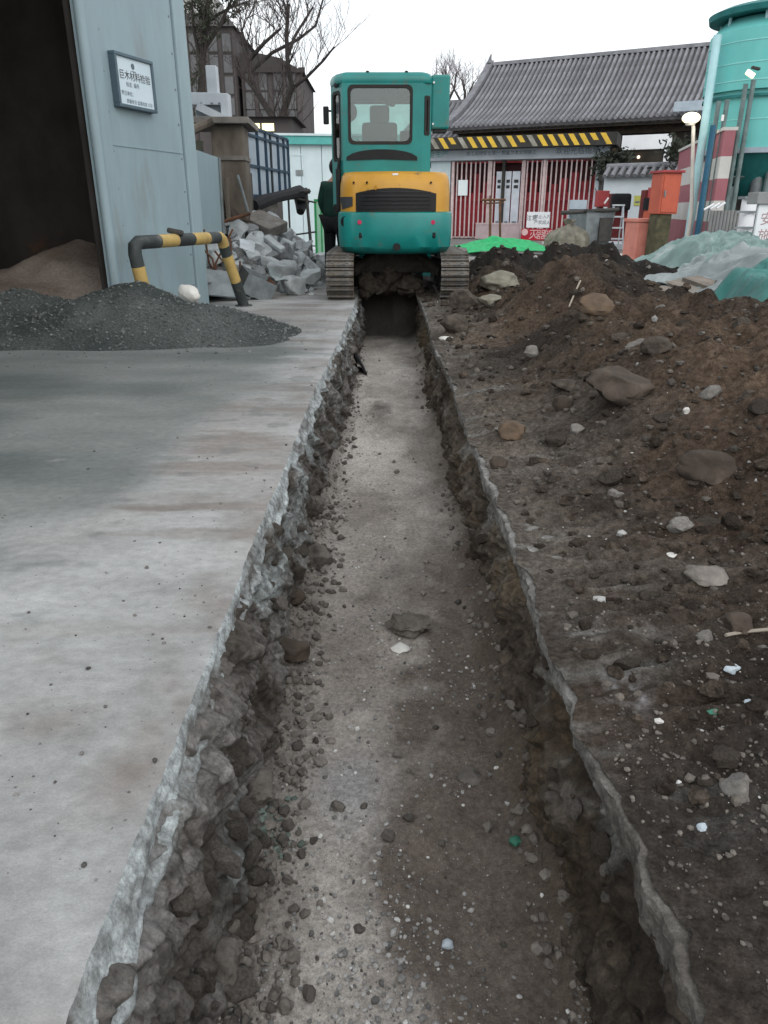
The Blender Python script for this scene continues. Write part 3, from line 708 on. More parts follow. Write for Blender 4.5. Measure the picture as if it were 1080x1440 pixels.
bl.build('dozer_blade', 'teal_paint', EX)
# --- upper structure: plan outline with an arced tail and round corners
UC = -0.03
def tail(hw, y_back, y_front, rc=0.22, bow=0.10, n=10):
    pts = [(hw, y_front)]
    for k in range(n + 1):
        a = math.radians(90 * k / n); pts.append((hw - rc + rc * math.cos(a), y_back + bow + rc - rc * math.sin(a)))
    for k in range(1, 8):
        x = (hw - rc) * (1 - 2 * k / 8); pts.append((x, y_back + bow * (x / (hw - rc)) ** 2))
    for k in range(n + 1):
        a = math.radians(90 - 90 * k / n); pts.append((-hw + rc - rc * math.cos(a), y_back + bow + rc - rc * math.sin(a)))
    pts.append((-hw, y_front)); return pts
def tail_loft(levels, name, m, parent, yf):
    rings = []
    for z, hw, yb in levels: rings.append([Vector((UC + x, y, z)) for x, y in tail(hw, yb, yf)])
    b = MB(); b.loft(rings); return b.build(name, m, parent, True)
cw = tail_loft([(0.545, 0.60, 0.16), (0.575, 0.66, 0.06), (0.63, 0.695, 0.015), (0.78, 0.705, 0.0), (0.96, 0.705, 0.0), (1.02, 0.70, 0.015), (1.035, 0.68, 0.05)], 'counterweight', 'teal_paint', EX, 0.75)
hood = tail_loft([(1.03, 0.675, 0.045), (1.20, 0.675, 0.05), (1.34, 0.67, 0.075), (1.43, 0.655, 0.115), (1.475, 0.63, 0.18), (1.485, 0.58, 0.26)], 'engine_hood', 'yellow_paint', EX, 0.80)
deck = MB(); deck.box((UC, 1.25, 0.74), (1.38, 1.15, 0.34), None, 0.05); deck.box((UC + 0.45, 1.25, 1.08), (0.44, 1.1, 0.42), None, 0.06)
deck.build('deck', 'teal_paint', EX)
def tail_y(x, yb, hw=0.675, rc=0.22, bow=0.10):
    x = abs(x)
    if x <= hw - rc: return yb + bow * (x / (hw - rc)) ** 2
    q = min(1.0, (x - (hw - rc)) / rc); return yb + bow + rc - rc * math.sqrt(max(0, 1 - q * q))
# black radiator grille with arched top, on the tail curve
def curved_patch(xs, zlo, zhi, yb, off, thick=0.012):
    b = MB(); n = len(xs)
    fr = [Vector((UC + x, tail_y(x, yb(zl)) - off, zl)) for x, zl in zip(xs, zlo)] + [Vector((UC + x, tail_y(x, yb(zh)) - off, zh)) for x, zh in zip(xs, zhi)]
    bk = [v + Vector((0, thick + 0.03, 0)) for v in fr]
    fs = []
    for k in range(n - 1): fs += [(k, k + 1, n + k + 1, n + k), (2 * n + k + 1, 2 * n + k, 3 * n + k, 3 * n + k + 1), (k + 1, k, 2 * n + k, 2 * n + k + 1), (n + k, n + k + 1, 3 * n + k + 1, 3 * n + k)]
    fs += [(0, n, 3 * n, 2 * n), (n - 1, 2 * n - 1, 4 * n - 1, 3 * n - 1)]
    return b.add(fr + bk, fs)
yb_h = lambda z: 0.045 + 0.03 * max(0, (z - 1.2) / 0.14)
xs = list(np.linspace(-0.475, 0.495, 15))
grl = curved_patch(xs, [1.036 + 0.0 * x for x in xs], [1.235 + 0.062 * (1 - (x / 0.5) ** 2) for x in xs], yb_h, 0.012).build('grille', 'grille_black', EX, True)
for k in range(5):
    z0 = 1.065 + k * 0.045
    curved_patch(xs[1:-1], [z0] * 13, [z0 + 0.012] * 13, yb_h, 0.017, 0.004).build('grille_slat', 'black_plastic', grl)
bdg = MB(); bdg.box((UC, 0.026, 1.12), (0.07, 0.008, 0.012)); bdg.box((UC, 0.026, 1.15), (0.014, 0.008, 0.014)); bdg.build('badge', 'seat_grey', grl)
for (x0, x1) in ((-0.672, -0.515),):
    xs2 = list(np.linspace(x0, x1, 6)); curved_patch(xs2, [1.05 + 0.05 * k / 5 for k in range(6)], [1.20] * 6, yb_h, 0.008).build('side_vent', 'seat_grey', EX, True)
# hood details
hk = MB(); hk.box((UC + 0.0, 0.128, 1.445), (0.07, 0.02, 0.022), None, 0.005); hk.build('hood_latch', 'decal_white', EX)
hk = MB(); hk.box((UC - 0.235, 0.058, 1.30), (0.018, 0.02, 0.055), (0.2, 0, 0), 0.004); hk.build('hood_handle', 'yellow_paint', EX)
for x in (-0.34, 0.43, -0.5):
    hk = MB(); hk.tube([(UC + x, tail_y(x, 0.07) + 0.01, 1.36), (UC + x, tail_y(x, 0.07) - 0.012, 1.355)], 0.012, 10); hk.build('bolt', 'black_plastic', EX)
# counterweight details
for x in (-0.43, 0.46):
    y = tail_y(x, 0.0, 0.705)
    b = MB(); b.tube([(UC + x, y + 0.03, 0.915), (UC + x, y - 0.008, 0.915)], 0.026, 14); b.build('reflector', 'reflector_red', cw)
    b = MB(); b.b2((UC + x - 0.055 + (0.05 if x > 0 else 0.045), y - 0.006, 0.735), (UC + x + 0.055 + (-0.02 if x > 0 else 0.045), y + 0.10, 0.80), 0.012); b.build('lamp_recess', 'grille_black', cw)
b = MB(); b.tube([(UC + 0.02, 0.03, 0.635), (UC + 0.02, -0.006, 0.635)], 0.045, 18); b.build('plug', 'grille_black', cw)
b = MB(); b.tube([(UC + 0.02, 0.0, 0.635), (UC + 0.02, -0.014, 0.635)], 0.02, 12); b.build('bolt', 'black_plastic', cw)
b = MB(); b.lathe([(0.062, -0.012), (0.068, 0.0), (0.062, 0.012)], 18, (0, 0, 0)); pl = b.build('corner_cap', 'grille_black', cw, True); pl.location = (UC - 0.605, 0.155, 0.92); pl.rotation_euler = (math.radians(90), 0, math.radians(-28))
b = MB()
for k in range(6):
    xa = -0.68 + 0.03 * k
    b.box((UC + xa + 0.01, tail_y(xa, 0.0, 0.705) - 0.004, 0.855 + (0.012 if k > 3 else 0)), (0.036, 0.016, 0.018))

# --- cab
def panel(p0, p1, z0, z1, win, r, m, parent, name='cab_panel', thick=0.05, r0=0.03):
    p0, p1 = Vector((*p0, 0)), Vector((*p1, 0)); d = (p1 - p0); L = d.length; d.normalize(); nrm = Vector((d.y, -d.x, 0))   # outward for a loop walked anticlockwise
    f = lambda u, v: p0 + d * u + Vector((0, 0, v))
    b = MB(); b.ring(rrect(0, L, z0, z1, r0, f), rrect(win[0], win[1], win[2], win[3], r, f), -nrm * thick)
    o = b.build(name, m, parent)
    gsk = MB(); g = lambda u, v: p0 + d * u + Vector((0, 0, v)) + nrm * 0.006
    gsk.ring(rrect(win[0] - 0.012, win[1] + 0.012, win[2] - 0.012, win[3] + 0.012, r, g), rrect(win[0] + 0.022, win[1] - 0.022, win[2] + 0.022, win[3] - 0.022, r, g), -nrm * 0.03)
    gsk.build('window_seal', 'rubber', o)
    h = lambda u, v: p0 + d * u + Vector((0, 0, v)) - nrm * 0.012
    gl = MB(); gl.prism(rrect(win[0] + 0.01, win[1] - 0.01, win[2] + 0.01, win[3] - 0.01, r, h), -nrm * 0.006); gl.build('window_pane', 'cab_glass', o)
    return o
CZ0, CZ1 = 1.46, 2.46
A, B_, C_, D_, E_, F_ = (-0.815, 0.74), (-0.66, 0.43), (0.30, 0.43), (0.405, 0.52), (0.405, 1.80), (-0.815, 1.80)
panel(B_, C_, CZ0, CZ1, (0.075, 0.825, 1.80, 2.41), 0.06, 'teal_paint', EX, 'cab_rear')
panel(A, B_, 1.10, CZ1, (0.06, 0.27, 1.62, 2.36), 0.05, 'teal_paint', EX, 'cab_corner')
panel(C_, D_, CZ0, CZ1, (0.035, 0.10, 1.9, 2.3), 0.02, 'teal_paint', EX, 'cab_corner')
panel(D_, E_, 1.10, CZ1, (0.08, 1.18, 1.60, 2.38), 0.06, 'teal_paint', EX, 'cab_side')
panel(F_, A, 1.10, CZ1, (0.08, 0.98, 1.35, 2.38), 0.06, 'teal_paint', EX, 'cab_side')
panel(E_, F_, 1.10, CZ1, (0.06, 1.16, 1.20, 2.40), 0.06, 'teal_paint', EX, 'cab_front')
# cab roof: lofted with soft shoulders
def off(pts, k, c=(-0.2, 1.12)): return [((x - c[0]) * k + c[0], (y - c[1]) * k + c[1]) for x, y in pts]
pl_ = [A, (-0.755, 0.55), B_, C_, (0.37, 0.455), D_, E_, F_]
def dense(pts, n=4): return [tuple(np.array(pts[i]) * (1 - k / n) + np.array(pts[(i + 1) % len(pts)]) * k / n) for i in range(len(pts)) for k in range(n)]
rings = []
for z, k in ((2.44, 1.0), (2.47, 1.012), (2.51, 1.0), (2.545, 0.965), (2.565, 0.88), (2.575, 0.6)):
    rings.append([Vector((x, y, z)) for x, y in dense(off(pl_, k))])
b = MB(); b.loft(rings); rf = b.build('cab_roof', 'teal_paint', EX, True)
for x in (-0.36, 0.10):
    b = MB(); b.lathe([(0.022, 0), (0.022, 0.02), (0.012, 0.03)], 12, (x, 0.50, 2.545)); b.build('bolt', 'black_plastic', rf)
# crescent vent under the rear window and the lower rear skirt
n = 13; us = np.linspace(-0.62, 0.24, n); cx = -0.19
lo = [1.625 - 0.012 * abs((x - cx) / 0.43) for x in us]; hi = [1.63 + 0.105 * math.sqrt(max(0, 1 - ((x - cx) / 0.44) ** 2)) for x in us]
b = MB(); b.prism([(x, 0.418, z) for x, z in zip(us, lo)] + [(x, 0.418, z) for x, z in zip(us[::-1], hi[::-1])], (0, 0.02, 0)); b.build('rear_vent', 'grille_black', EX)
b = MB(); b.b2((-0.70, 0.50, 1.0), (0.34, 0.60, 1.50), 0.02); b.build('cab_skirt', 'teal_paint', EX)
b = MB(); b.b2((-0.80, 0.62, 1.02), (0.39, 1.78, 1.12)); b.build('cab_floor', 'black_plastic', EX)
# seat, headrest, levers, inside
b = MB(); b.box((-0.22, 0.98, 1.50), (0.46, 0.46, 0.16), None, 0.05); st = b.build('seat', 'seat_grey', EX, True)
b = MB(); b.box((-0.22, 0.76, 1.80), (0.44, 0.12, 0.52), (-0.12, 0, 0), 0.05); b.build('backrest', 'seat_grey', st, True)
b = MB(); b.box((-0.22, 0.72, 2.14), (0.24, 0.09, 0.20), (-0.1, 0, 0), 0.04); b.build('headrest', 'seat_grey', st, True)
for x in (-0.52, 0.08):
    b = MB(); b.box((x, 1.02, 1.62), (0.1, 0.5, 0.2), None, 0.03); b.tube([(x, 1.2, 1.7), (x + 0.02, 1.26, 1.9)], 0.02, 8); b.build('control_box', 'black_plastic', EX)
b = MB(); b.box((-0.08, 0.55, 2.32), (0.15, 0.10, 0.22), (0, 0.25, 0), 0.04); b.box((-0.1, 0.6, 2.42), (0.7, 0.08, 0.06), None, 0.02); b.build('work_lamp', 'black_plastic', EX)
b = MB(); b.tube([(-0.60, 0.56, 2.15), (-0.60, 0.60, 2.15)], 0.11, 16); b.build('speaker', 'black_plastic', EX)
b = MB(); b.box((0.16, 1.6, 1.95), (0.22, 0.05, 0.18), (0.2, 0, -0.3), 0.02); b.tube([(0.2, 1.62, 1.2), (0.16, 1.6, 1.9)], 0.03, 8); b.build('monitor', 'black_plastic', EX)
b = MB(); b.box((-0.21, 1.12, 2.43), (1.1, 1.2, 0.04), None, 0.01); b.build('darkening_headliner', 'black_plastic', EX)  # dark sheet added under the roof to make the cab interior darker
b = MB(); b.tube([(0.24, 0.62, 1.3), (0.24, 0.64, 1.9), (0.20, 0.70, 2.3), (0.1, 0.8, 2.4)], 0.022, 8); b.build('hose', 'rubber', EX, True)
b = MB(); b.box((-0.42, 1.55, 1.62), (0.2, 0.3, 0.4), None, 0.05); b.build('control_box', 'black_plastic', EX)
# mirror on the left, box on the right upper corner, exhaust
b = MB(); b.tube([(-0.82, 0.95, 2.2), (-0.90, 0.85, 2.2)], 0.012, 6); b.box((-0.885, 0.82, 2.14), (0.07, 0.05, 0.20), None, 0.015); b.build('mirror', 'black_plastic', EX)
bb = MB(); bb.b2((0.405, 0.55, 1.965), (0.625, 0.82, 2.545), 0.025); bx = bb.build('side_box', 'teal_paint', EX)
b = MB(); b.b2((0.385, 0.57, 1.95), (0.415, 0.80, 2.53)); b.b2((0.44, 0.57, 1.935), (0.60, 0.80, 1.964)); b.build('box_bracket', 'black_plastic', bx)
for z in (2.46, 2.02):
    b = MB(); b.tube([(0.43, 0.552, z), (0.43, 0.540, z)], 0.012, 8); b.build('bolt', 'decal_white', bx)
b = MB(); b.tube([(-0.73, 0.52, 1.05), (-0.73, 0.52, 1.52)], 0.035, 10); b.tube([(-0.73, 0.52, 1.52), (-0.71, 0.5, 1.62)], 0.02, 8); b.build('exhaust_pipe', 'black_plastic', EX)
# --- boom, arm and bucket working on the far side
b = MB(); b.box((0, 1.95, 0.78), (0.34, 0.34, 0.40), None, 0.04); b.build('swing_post', 'teal_paint', EX)
boom = [(2.05, 0.85), (2.35, 1.55), (2.85, 1.95), (3.55, 1.95)]
b = MB()
for (y0, z0), (y1, z1), h in zip(boom[:-1], boom[1:], (0.26, 0.28, 0.24)):
    a = math.atan2(z1 - z0, y1 - y0); L = math.hypot(z1 - z0, y1 - y0); b.box((0, (y0 + y1) / 2, (z0 + z1) / 2), (0.19, L + 0.12, h), (a, 0, 0), 0.02)
bo = b.build('boom', 'teal_paint', EX)
b = MB(); b.tube([(0, 2.2, 0.75), (0, 2.62, 1.2)], 0.055, 12); b.tube([(0, 2.62, 1.2), (0, 2.85, 1.55)], 0.03, 10); b.build('boom_cylinder', 'black_plastic', bo)
b = MB(); L = math.hypot(0.25, 1.35); b.box((0, 3.70, 1.35), (0.16, 0.24, L), (math.atan2(-0.28, 1.35) * -1, 0, 0), 0.02); ar = b.build('arm', 'teal_paint', EX)
b = MB(); bp = [(3.75, 0.75), (3.95, 0.72), (4.10, 0.50), (4.05, 0.20), (3.80, 0.08), (3.52, 0.16), (3.50, 0.22), (3.78, 0.16), (3.98, 0.25), (4.02, 0.48), (3.90, 0.64), (3.75, 0.66)]
b.prism([(-0.26, y, z) for y, z in bp], (0.52, 0, 0)); bk = b.build('bucket', 'steel_worn', EX)
for x in (-0.22, -0.08, 0.08, 0.22):
    b = MB(); b.box((x, 3.46, 0.19), (0.05, 0.14, 0.03), (0.2, 0, 0)); b.build('tooth', 'steel_worn', bk)

# earth clinging under the machine
for k, (x, y, s) in enumerate(((0.02, 10.6, (0.75, 0.7, 0.55)), (-0.22, 10.35, (0.35, 0.3, 0.36)), (0.36, 10.5, (0.4, 0.35, 0.3)))):
    rock('earth_clod', (x, y, -0.05), s, MATS['clod'], 300 + k, ['large dark earth lump under the excavator at the trench end', 'dark earth lump under the excavator beside its left track', 'dark earth lump under the excavator beside its right track'][k], 'earth', rough=0.3, sub=4, sink=0.1)

# ================================================================ person beside the machine
mat('jacket_green', (0.012, 0.05, 0.038), (0.008, 0.03, 0.024), scale=9, rough=0.85, bump=0.4, bscale=14)
mat('trousers_black', (0.012, 0.013, 0.016), (0.008, 0.008, 0.01), scale=9, rough=0.85, bump=0.3, bscale=14)
mat('skin', (0.42, 0.25, 0.18), (0.36, 0.2, 0.14), scale=12, rough=0.6, bump=0.05)
mat('hair_black', (0.01, 0.009, 0.008), (0.02, 0.018, 0.016), scale=30, rough=0.6, bump=0.4, bscale=60)
def skinned(name, verts, edges, radii, m, parent, root=0, sub=2):
    me = bpy.data.meshes.new(name); me.from_pydata(verts, edges, [])
    o = bpy.data.objects.new(name, me); COL.objects.link(o)
    o.modifiers.new('skin', 'SKIN')
    for i, r in enumerate(radii):
        sv = me.skin_vertices[0].data[i]; sv.radius = r if isinstance(r, tuple) else (r, r); sv.use_root = (i == root)
    s = o.modifiers.new('sub', 'SUBSURF'); s.levels = sub; s.render_levels = sub
    dg = bpy.context.evaluated_depsgraph_get(); dg.update()
    m2 = bpy.data.meshes.new_from_object(o.evaluated_get(dg)); bpy.data.objects.remove(o)
    smooth(m2); m2.materials.clear()
    return link(name, m2, m, parent)
PE = thing('person', 'person in a dark green jacket standing beyond the left track of the excavator', 'person', (-0.75, 12.30, 0.0), math.radians(-25))
V = [(0, 0, 0.92), (0, 0.0, 1.10), (0, 0.02, 1.30), (0, 0.03, 1.44), (0, 0.045, 1.52), (0, 0.06, 1.62), (0, 0.065, 1.71),
     (-0.17, 0.02, 1.40), (-0.25, 0.02, 1.16), (-0.23, 0.16, 0.96), (0.17, 0.02, 1.40), (0.25, 0.05, 1.16), (0.22, 0.25, 1.02),
     (-0.10, 0, 0.88), (-0.12, 0.02, 0.48), (-0.13, -0.02, 0.08), (-0.14, 0.13, 0.035), (0.10, 0, 0.88), (0.12, 0.03, 0.48), (0.13, -0.01, 0.08), (0.14, 0.14, 0.035)]
Ed = [(0, 1), (1, 2), (2, 3), (3, 4), (4, 5), (5, 6), (3, 7), (7, 8), (8, 9), (3, 10), (10, 11), (11, 12), (0, 13), (13, 14), (14, 15), (15, 16), (0, 17), (17, 18), (18, 19), (19, 20)]
Rd = [(0.15, 0.11), (0.14, 0.10), (0.16, 0.11), (0.10, 0.08), 0.052, (0.085, 0.10), (0.06, 0.07), 0.06, 0.045, 0.032, 0.06, 0.045, 0.032, 0.09, 0.062, 0.042, 0.035, 0.09, 0.062, 0.042, 0.035]
body = skinned('body', V, Ed, Rd, MATS['skin'], PE)
up = [0, 1, 2, 3, 7, 8, 9, 10, 11, 12]; mp_ = {k: i for i, k in enumerate(up)}
skinned('jacket', [tuple(Vector(V[k]) - Vector((0, 0, 0.05)) if k == 0 else V[k]) for k in up], [(mp_[a], mp_[b]) for a, b in Ed if a in mp_ and b in mp_],
        [(0.22, 0.17), (0.20, 0.16), (0.21, 0.16), (0.12, 0.10), 0.095, 0.078, 0.055, 0.095, 0.078, 0.055], MATS['jacket_green'], PE)
lo_ = [0, 13, 14, 15, 17, 18, 19]; ml = {k: i for i, k in enumerate(lo_)}
skinned('trousers', [V[k] for k in lo_], [(ml[a], ml[b]) for a, b in Ed if a in ml and b in ml], [(0.18, 0.14), 0.12, 0.09, 0.07, 0.12, 0.09, 0.07], MATS['trousers_black'], PE)
for s in (-1, 1):
    b = MB(); b.box((s * 0.137, 0.055, 0.045), (0.10, 0.28, 0.09), None, 0.035); b.build('shoe', 'trousers_black', PE, True)
    for f, (dx, ln) in enumerate(((-0.03, 0.075), (-0.01, 0.085), (0.01, 0.08), (0.03, 0.065), (0.045, 0.05))):
        w = Vector(V[9 if s < 0 else 12]); b = MB()
        b.tube([w + Vector((dx * 0.7, 0.03, -0.01)), w + Vector((dx, 0.06 + ln * 0.5, -0.03)), w + Vector((dx * 0.9, 0.06 + ln * 0.8, -0.075))], [0.011, 0.010, 0.007], 6); b.build('finger', 'skin', body, True)
v, f = ICO[3]
hv = v * np.array([0.098, 0.112, 0.125]); hv = hv[:, :]; hv[:, 1] -= 0.018; hv[:, 2] += 0.03
hv = np.where((hv[:, 1:2] > 0.045) & (hv[:, 2:3] < 0.06), hv * np.array([0.85, 0.55, 0.9]), hv)
fast_mesh('hair', hv + np.array([0, 0.062, 1.63]), f, None, MATS['hair_black'], True, PE)
b = MB(); b.box((0, 0.175, 1.615), (0.025, 0.04, 0.045), (0.3, 0, 0), 0.01); b.build('nose', 'skin', body)
for s in (-1, 1):
    b = MB(); b.box((s * 0.092, 0.06, 1.625), (0.02, 0.045, 0.06), None, 0.008); b.build('ear', 'skin', body)
    b = MB(); b.box((s * 0.033, 0.156, 1.645), (0.024, 0.012, 0.012), None, 0.004); b.build('eye', 'hair_black', body)
b = MB(); b.box((0, 0.155, 1.565), (0.045, 0.012, 0.012), None, 0.004); b.build('mouth', 'reflector_red', body)
# ================================================================ left: steel shed with its open doorway
mat('shed_blue', (0.30, 0.395, 0.43), (0.255, 0.34, 0.375), scale=1.2, rough=0.5, bump=0.05, bscale=6, spec=0.35, c3=(0.23, 0.265, 0.275), s3=2.2, t3=0.57, stretch=(1, 1, 0.22), fine=(9, 0.06))
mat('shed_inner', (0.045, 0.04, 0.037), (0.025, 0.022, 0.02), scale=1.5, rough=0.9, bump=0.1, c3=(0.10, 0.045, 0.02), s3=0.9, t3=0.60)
mat('seam_dark', (0.02, 0.03, 0.035), None, rough=0.8, bump=0)
mat('sign_white', (0.62, 0.72, 0.78), (0.56, 0.67, 0.73), scale=3, rough=0.4, bump=0)
mat('sign_frame', (0.12, 0.17, 0.20), (0.09, 0.13, 0.16), rough=0.4, metal=0.4, bump=0.05)
mat('ink_grey', (0.13, 0.17, 0.20), (0.12, 0.15, 0.18), rough=0.7, bump=0)
mat('ink_dark', (0.03, 0.03, 0.035), (0.03, 0.03, 0.03), rough=0.7, bump=0)
mat('band_yellow', (0.50, 0.35, 0.12), (0.38, 0.27, 0.10), scale=6, rough=0.6, bump=0.08, c3=(0.24, 0.18, 0.09), s3=7, t3=0.6)
mat('band_black', (0.05, 0.06, 0.06), (0.03, 0.035, 0.035), scale=6, rough=0.6, bump=0.08, c3=(0.11, 0.11, 0.10), s3=7, t3=0.58)
mat('white_plastic', (0.74, 0.73, 0.69), (0.66, 0.64, 0.6), scale=5, rough=0.5, bump=0.05, c3=(0.45, 0.42, 0.37), s3=6, t3=0.62)
mat('rust', (0.16, 0.075, 0.04), (0.07, 0.04, 0.028), scale=8, rough=0.9, bump=0.3)
mat('steel_grey', (0.22, 0.25, 0.26), (0.13, 0.15, 0.16), scale=4, rough=0.55, bump=0.08, c3=(0.12, 0.09, 0.07), s3=4, t3=0.62)
mat('steel_dark', (0.06, 0.058, 0.055), (0.03, 0.03, 0.03), scale=5, rough=0.7, bump=0.1)
mat('debris_dark', (0.24, 0.25, 0.255), (0.13, 0.135, 0.14), scale=5, rough=0.92, bump=0.45, bscale=22, vary=0.2)
mat('sand_brown', ONE, (0.7, 0.68, 0.66), scale=30, rough=0.97, bump=0.6, bscale=70, attr='Col', spec=0.1)

dS = Vector((0.305, 0.952)).normalized()
cS = Vector((-2.08, 9.19))
FS = Frame(cS - dS * 7.0, cS)
SH = thing('steel_shed', 'tall blue-grey sheet steel shed with a wide dark open doorway', 'shed', FS.loc(), FS.rot)
sj = FS.px(163, 408)[0]; HS = 5.6
s_fl = FS.px(158, 200)[0]; s_sm = FS.px(262, 200)[0]
b = MB(); b.tube([(sj + 0.045, 0.03, 0), (sj + 0.045, 0.03, HS - 0.5)], 0.05, 14); b.b2((sj + 0.02, 0.02, 0), (s_fl + 0.03, 0.10, HS - 0.5)); b.build('door_jamb', 'shed_blue', SH, True)
b = MB(); b.b2((s_fl + 0.02, 0.045, 0), (s_sm - 0.006, 0.12, HS - 0.5), 0.008); b.build('wall_panel', 'shed_blue', SH)
b = MB(); b.b2((s_sm - 0.01, 0.075, 0), (s_sm + 0.02, 0.12, HS - 0.5)); b.build('wall_seam', 'seam_dark', SH)
b = MB(); b.b2((s_sm + 0.012, 0.02, 0), (7.0, 0.12, HS - 0.5), 0.012); b.build('corner_post', 'shed_blue', SH)
b = MB(); b.b2((s_fl + 0.03, 0.038, 1.62), (s_sm - 0.02, 0.05, 1.63)); b.build('wall_joint', 'shed_blue', SH)
b = MB(); b.b2((0.0, 0.0, HS - 0.5), (7.0, 0.12, HS)); b.build('door_header', 'shed_blue', SH)
b = MB(); b.b2((-0.4, 0.0, 0), (0.6, 0.12, HS - 0.5), 0.01); b.build('wall_panel', 'shed_blue', SH)
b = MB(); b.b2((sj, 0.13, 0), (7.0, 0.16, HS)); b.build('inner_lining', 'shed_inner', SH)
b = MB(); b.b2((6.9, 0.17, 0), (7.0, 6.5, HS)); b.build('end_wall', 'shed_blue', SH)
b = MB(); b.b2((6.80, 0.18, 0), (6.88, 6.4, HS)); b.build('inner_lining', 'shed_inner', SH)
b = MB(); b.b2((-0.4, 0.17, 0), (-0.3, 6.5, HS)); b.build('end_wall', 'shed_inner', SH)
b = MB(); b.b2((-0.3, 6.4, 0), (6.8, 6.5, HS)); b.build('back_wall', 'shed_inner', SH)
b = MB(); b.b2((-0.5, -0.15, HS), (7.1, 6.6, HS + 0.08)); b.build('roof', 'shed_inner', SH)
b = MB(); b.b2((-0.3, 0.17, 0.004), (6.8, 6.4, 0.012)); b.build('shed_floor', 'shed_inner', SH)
rvm = MB(); rvm.lathe([(0.012, 0), (0.009, 0.006)], 8); rv = rvm.mesh('rivet')
for k in range(14):
    for xx_ in (s_sm - 0.05, s_fl + 0.06):
        o = link('rivet', rv, MATS['steel_grey'], SH, (xx_, 0.045, 0.25 + 0.33 * k)); o.rotation_euler = (math.pi / 2, 0, 0)
# heap of brown sand inside
ps, pz = FS.px(112, 347, 1.5)
pk = FS.loc(ps, 1.5)
gx, gy = np.meshgrid(np.linspace(-2.4, 2.4, 110), np.linspace(-1.35, 2.2, 90))
gz = pz * np.clip(1 - np.sqrt((gx / 2.5) ** 2 + (gy / 1.9) ** 2), 0, 1) ** 0.8 * (1 + 0.1 * fbm(gx * 1.4, gy * 1.4, 0, 3, 101)) + 0.01 * fbm(gx * 8, gy * 8, 0, 3, 102) + 0.015
gc = mixc((0.20, 0.165, 0.14), (0.30, 0.26, 0.23), np.clip(0.5 + fbm(gx * 2, gy * 2, 0, 3, 103), 0, 1))
o = grid('sand_heap', gx, gy, gz, gc, MATS['sand_brown'], loc=pk); o.rotation_euler = (0, 0, FS.rot)
tag(o, 'brown sand heap inside the dark shed doorway', kind='stuff')

# white notice board on the shed wall
a0 = FS.px(160, 71, -0.03); a1 = FS.px(170, 151, -0.03); a2 = FS.px(221, 158, -0.03); a3 = FS.px(216, 86, -0.03)
sx0, sx1 = (a0[0] + a1[0]) / 2, (a2[0] + a3[0]) / 2; sz0, sz1 = (a1[1] + a2[1]) / 2, (a0[1] + a3[1]) / 2
SG = thing('notice_board', 'white framed notice board fixed to the blue-grey shed wall', 'sign', FS.loc(sx0, 0.0, sz0), FS.rot)
w_, h_ = sx1 - sx0, sz1 - sz0
b = MB(); b.b2((0.02, -0.012, 0.02), (w_ - 0.02, 0.042, h_ - 0.02)); b.build('board', 'sign_white', SG)
for lo, hi in (((0, -0.03, 0), (w_, 0.044, 0.03)), ((0, -0.03, h_ - 0.03), (w_, 0.044, h_)), ((0, -0.03, 0.03), (0.03, 0.044, h_ - 0.03)), ((w_ - 0.03, -0.03, 0.03), (w_, 0.044, h_ - 0.03))):
    b = MB(); b.b2(lo, hi, 0.005); b.build('frame', 'sign_frame', SG)
RX = (math.pi / 2, 0, 0)
text('lettering', '巨木材料检验', w_ * 0.135, MATS['ink_dark'], SG, (w_ * 0.5, -0.0145, h_ * 0.60), RX)
text('lettering', '标志  编号', w_ * 0.075, MATS['ink_grey'], SG, (w_ * 0.42, -0.0145, h_ * 0.44), RX)
text('lettering', '责任单位：', w_ * 0.07, MATS['ink_grey'], SG, (w_ * 0.28, -0.0145, h_ * 0.27), RX)
text('lettering', '质量安全 监督检查 公示', w_ * 0.065, MATS['ink_grey'], SG, (w_ * 0.56, -0.0145, h_ * 0.13), RX)
b = MB(); b.lathe([(0.026, 0), (0.026, 0.002)], 16); e = b.build('emblem', 'ink_grey', SG); e.location = (w_ * 0.47, -0.0125, h_ * 0.80); e.rotation_euler = RX
b = MB(); b.b2((w_ * 0.43, -0.0145, h_ * 0.70), (w_ * 0.53, -0.0125, h_ * 0.715)); b.build('emblem_bar', 'ink_grey', SG)

# yellow and black guard rail in front of the shed
FR = Frame(Vector((-1.69, 9.05)) - dS * 3.0, Vector((-1.69, 9.05)))
RL = thing('guard_rail', 'yellow and black banded pipe guard rail in front of the shed wall', 'guard rail', FR.loc(), FR.rot)
tl = FR.px(186, 341); tr_ = FR.px(314, 334); rr = 0.062
zt = (tl[1] + tr_[1]) / 2
pts = [Vector((tl[0] + 0.14, -0.02, 0)), Vector((tl[0] + 0.02, 0, zt - 0.10)), Vector((tl[0] + 0.03, 0, zt - 0.03)), Vector((tl[0] + 0.09, 0, zt)), Vector((tr_[0] - 0.09, 0, zt)), Vector((tr_[0] - 0.03, 0, zt - 0.03)), Vector((tr_[0], 0, zt - 0.10)), Vector((FR.px(340, 432)[0], -0.03, 0))]
def cut(pts, a, b):
    L = [0]
    for p, q in zip(pts[:-1], pts[1:]): L.append(L[-1] + (q - p).length)
    def at(s):
        for k in range(len(pts) - 1):
            if s <= L[k + 1] + 1e-9: return pts[k].lerp(pts[k + 1], (s - L[k]) / max(1e-9, L[k + 1] - L[k]))
        return pts[-1]
    T = L[-1]; out = [at(a * T)] + [p for p, l in zip(pts, L) if a * T + 1e-4 < l < b * T - 1e-4] + [at(b * T)]
    return out
brk = [0, 0.18, 0.355, 0.45, 0.545, 0.64, 0.71, 0.765, 0.80, 0.90, 1.0]
cols_ = ['band_yellow', 'band_black', 'band_yellow', 'band_black', 'band_yellow', 'band_black', 'band_yellow', 'band_black', 'band_yellow', 'band_black']
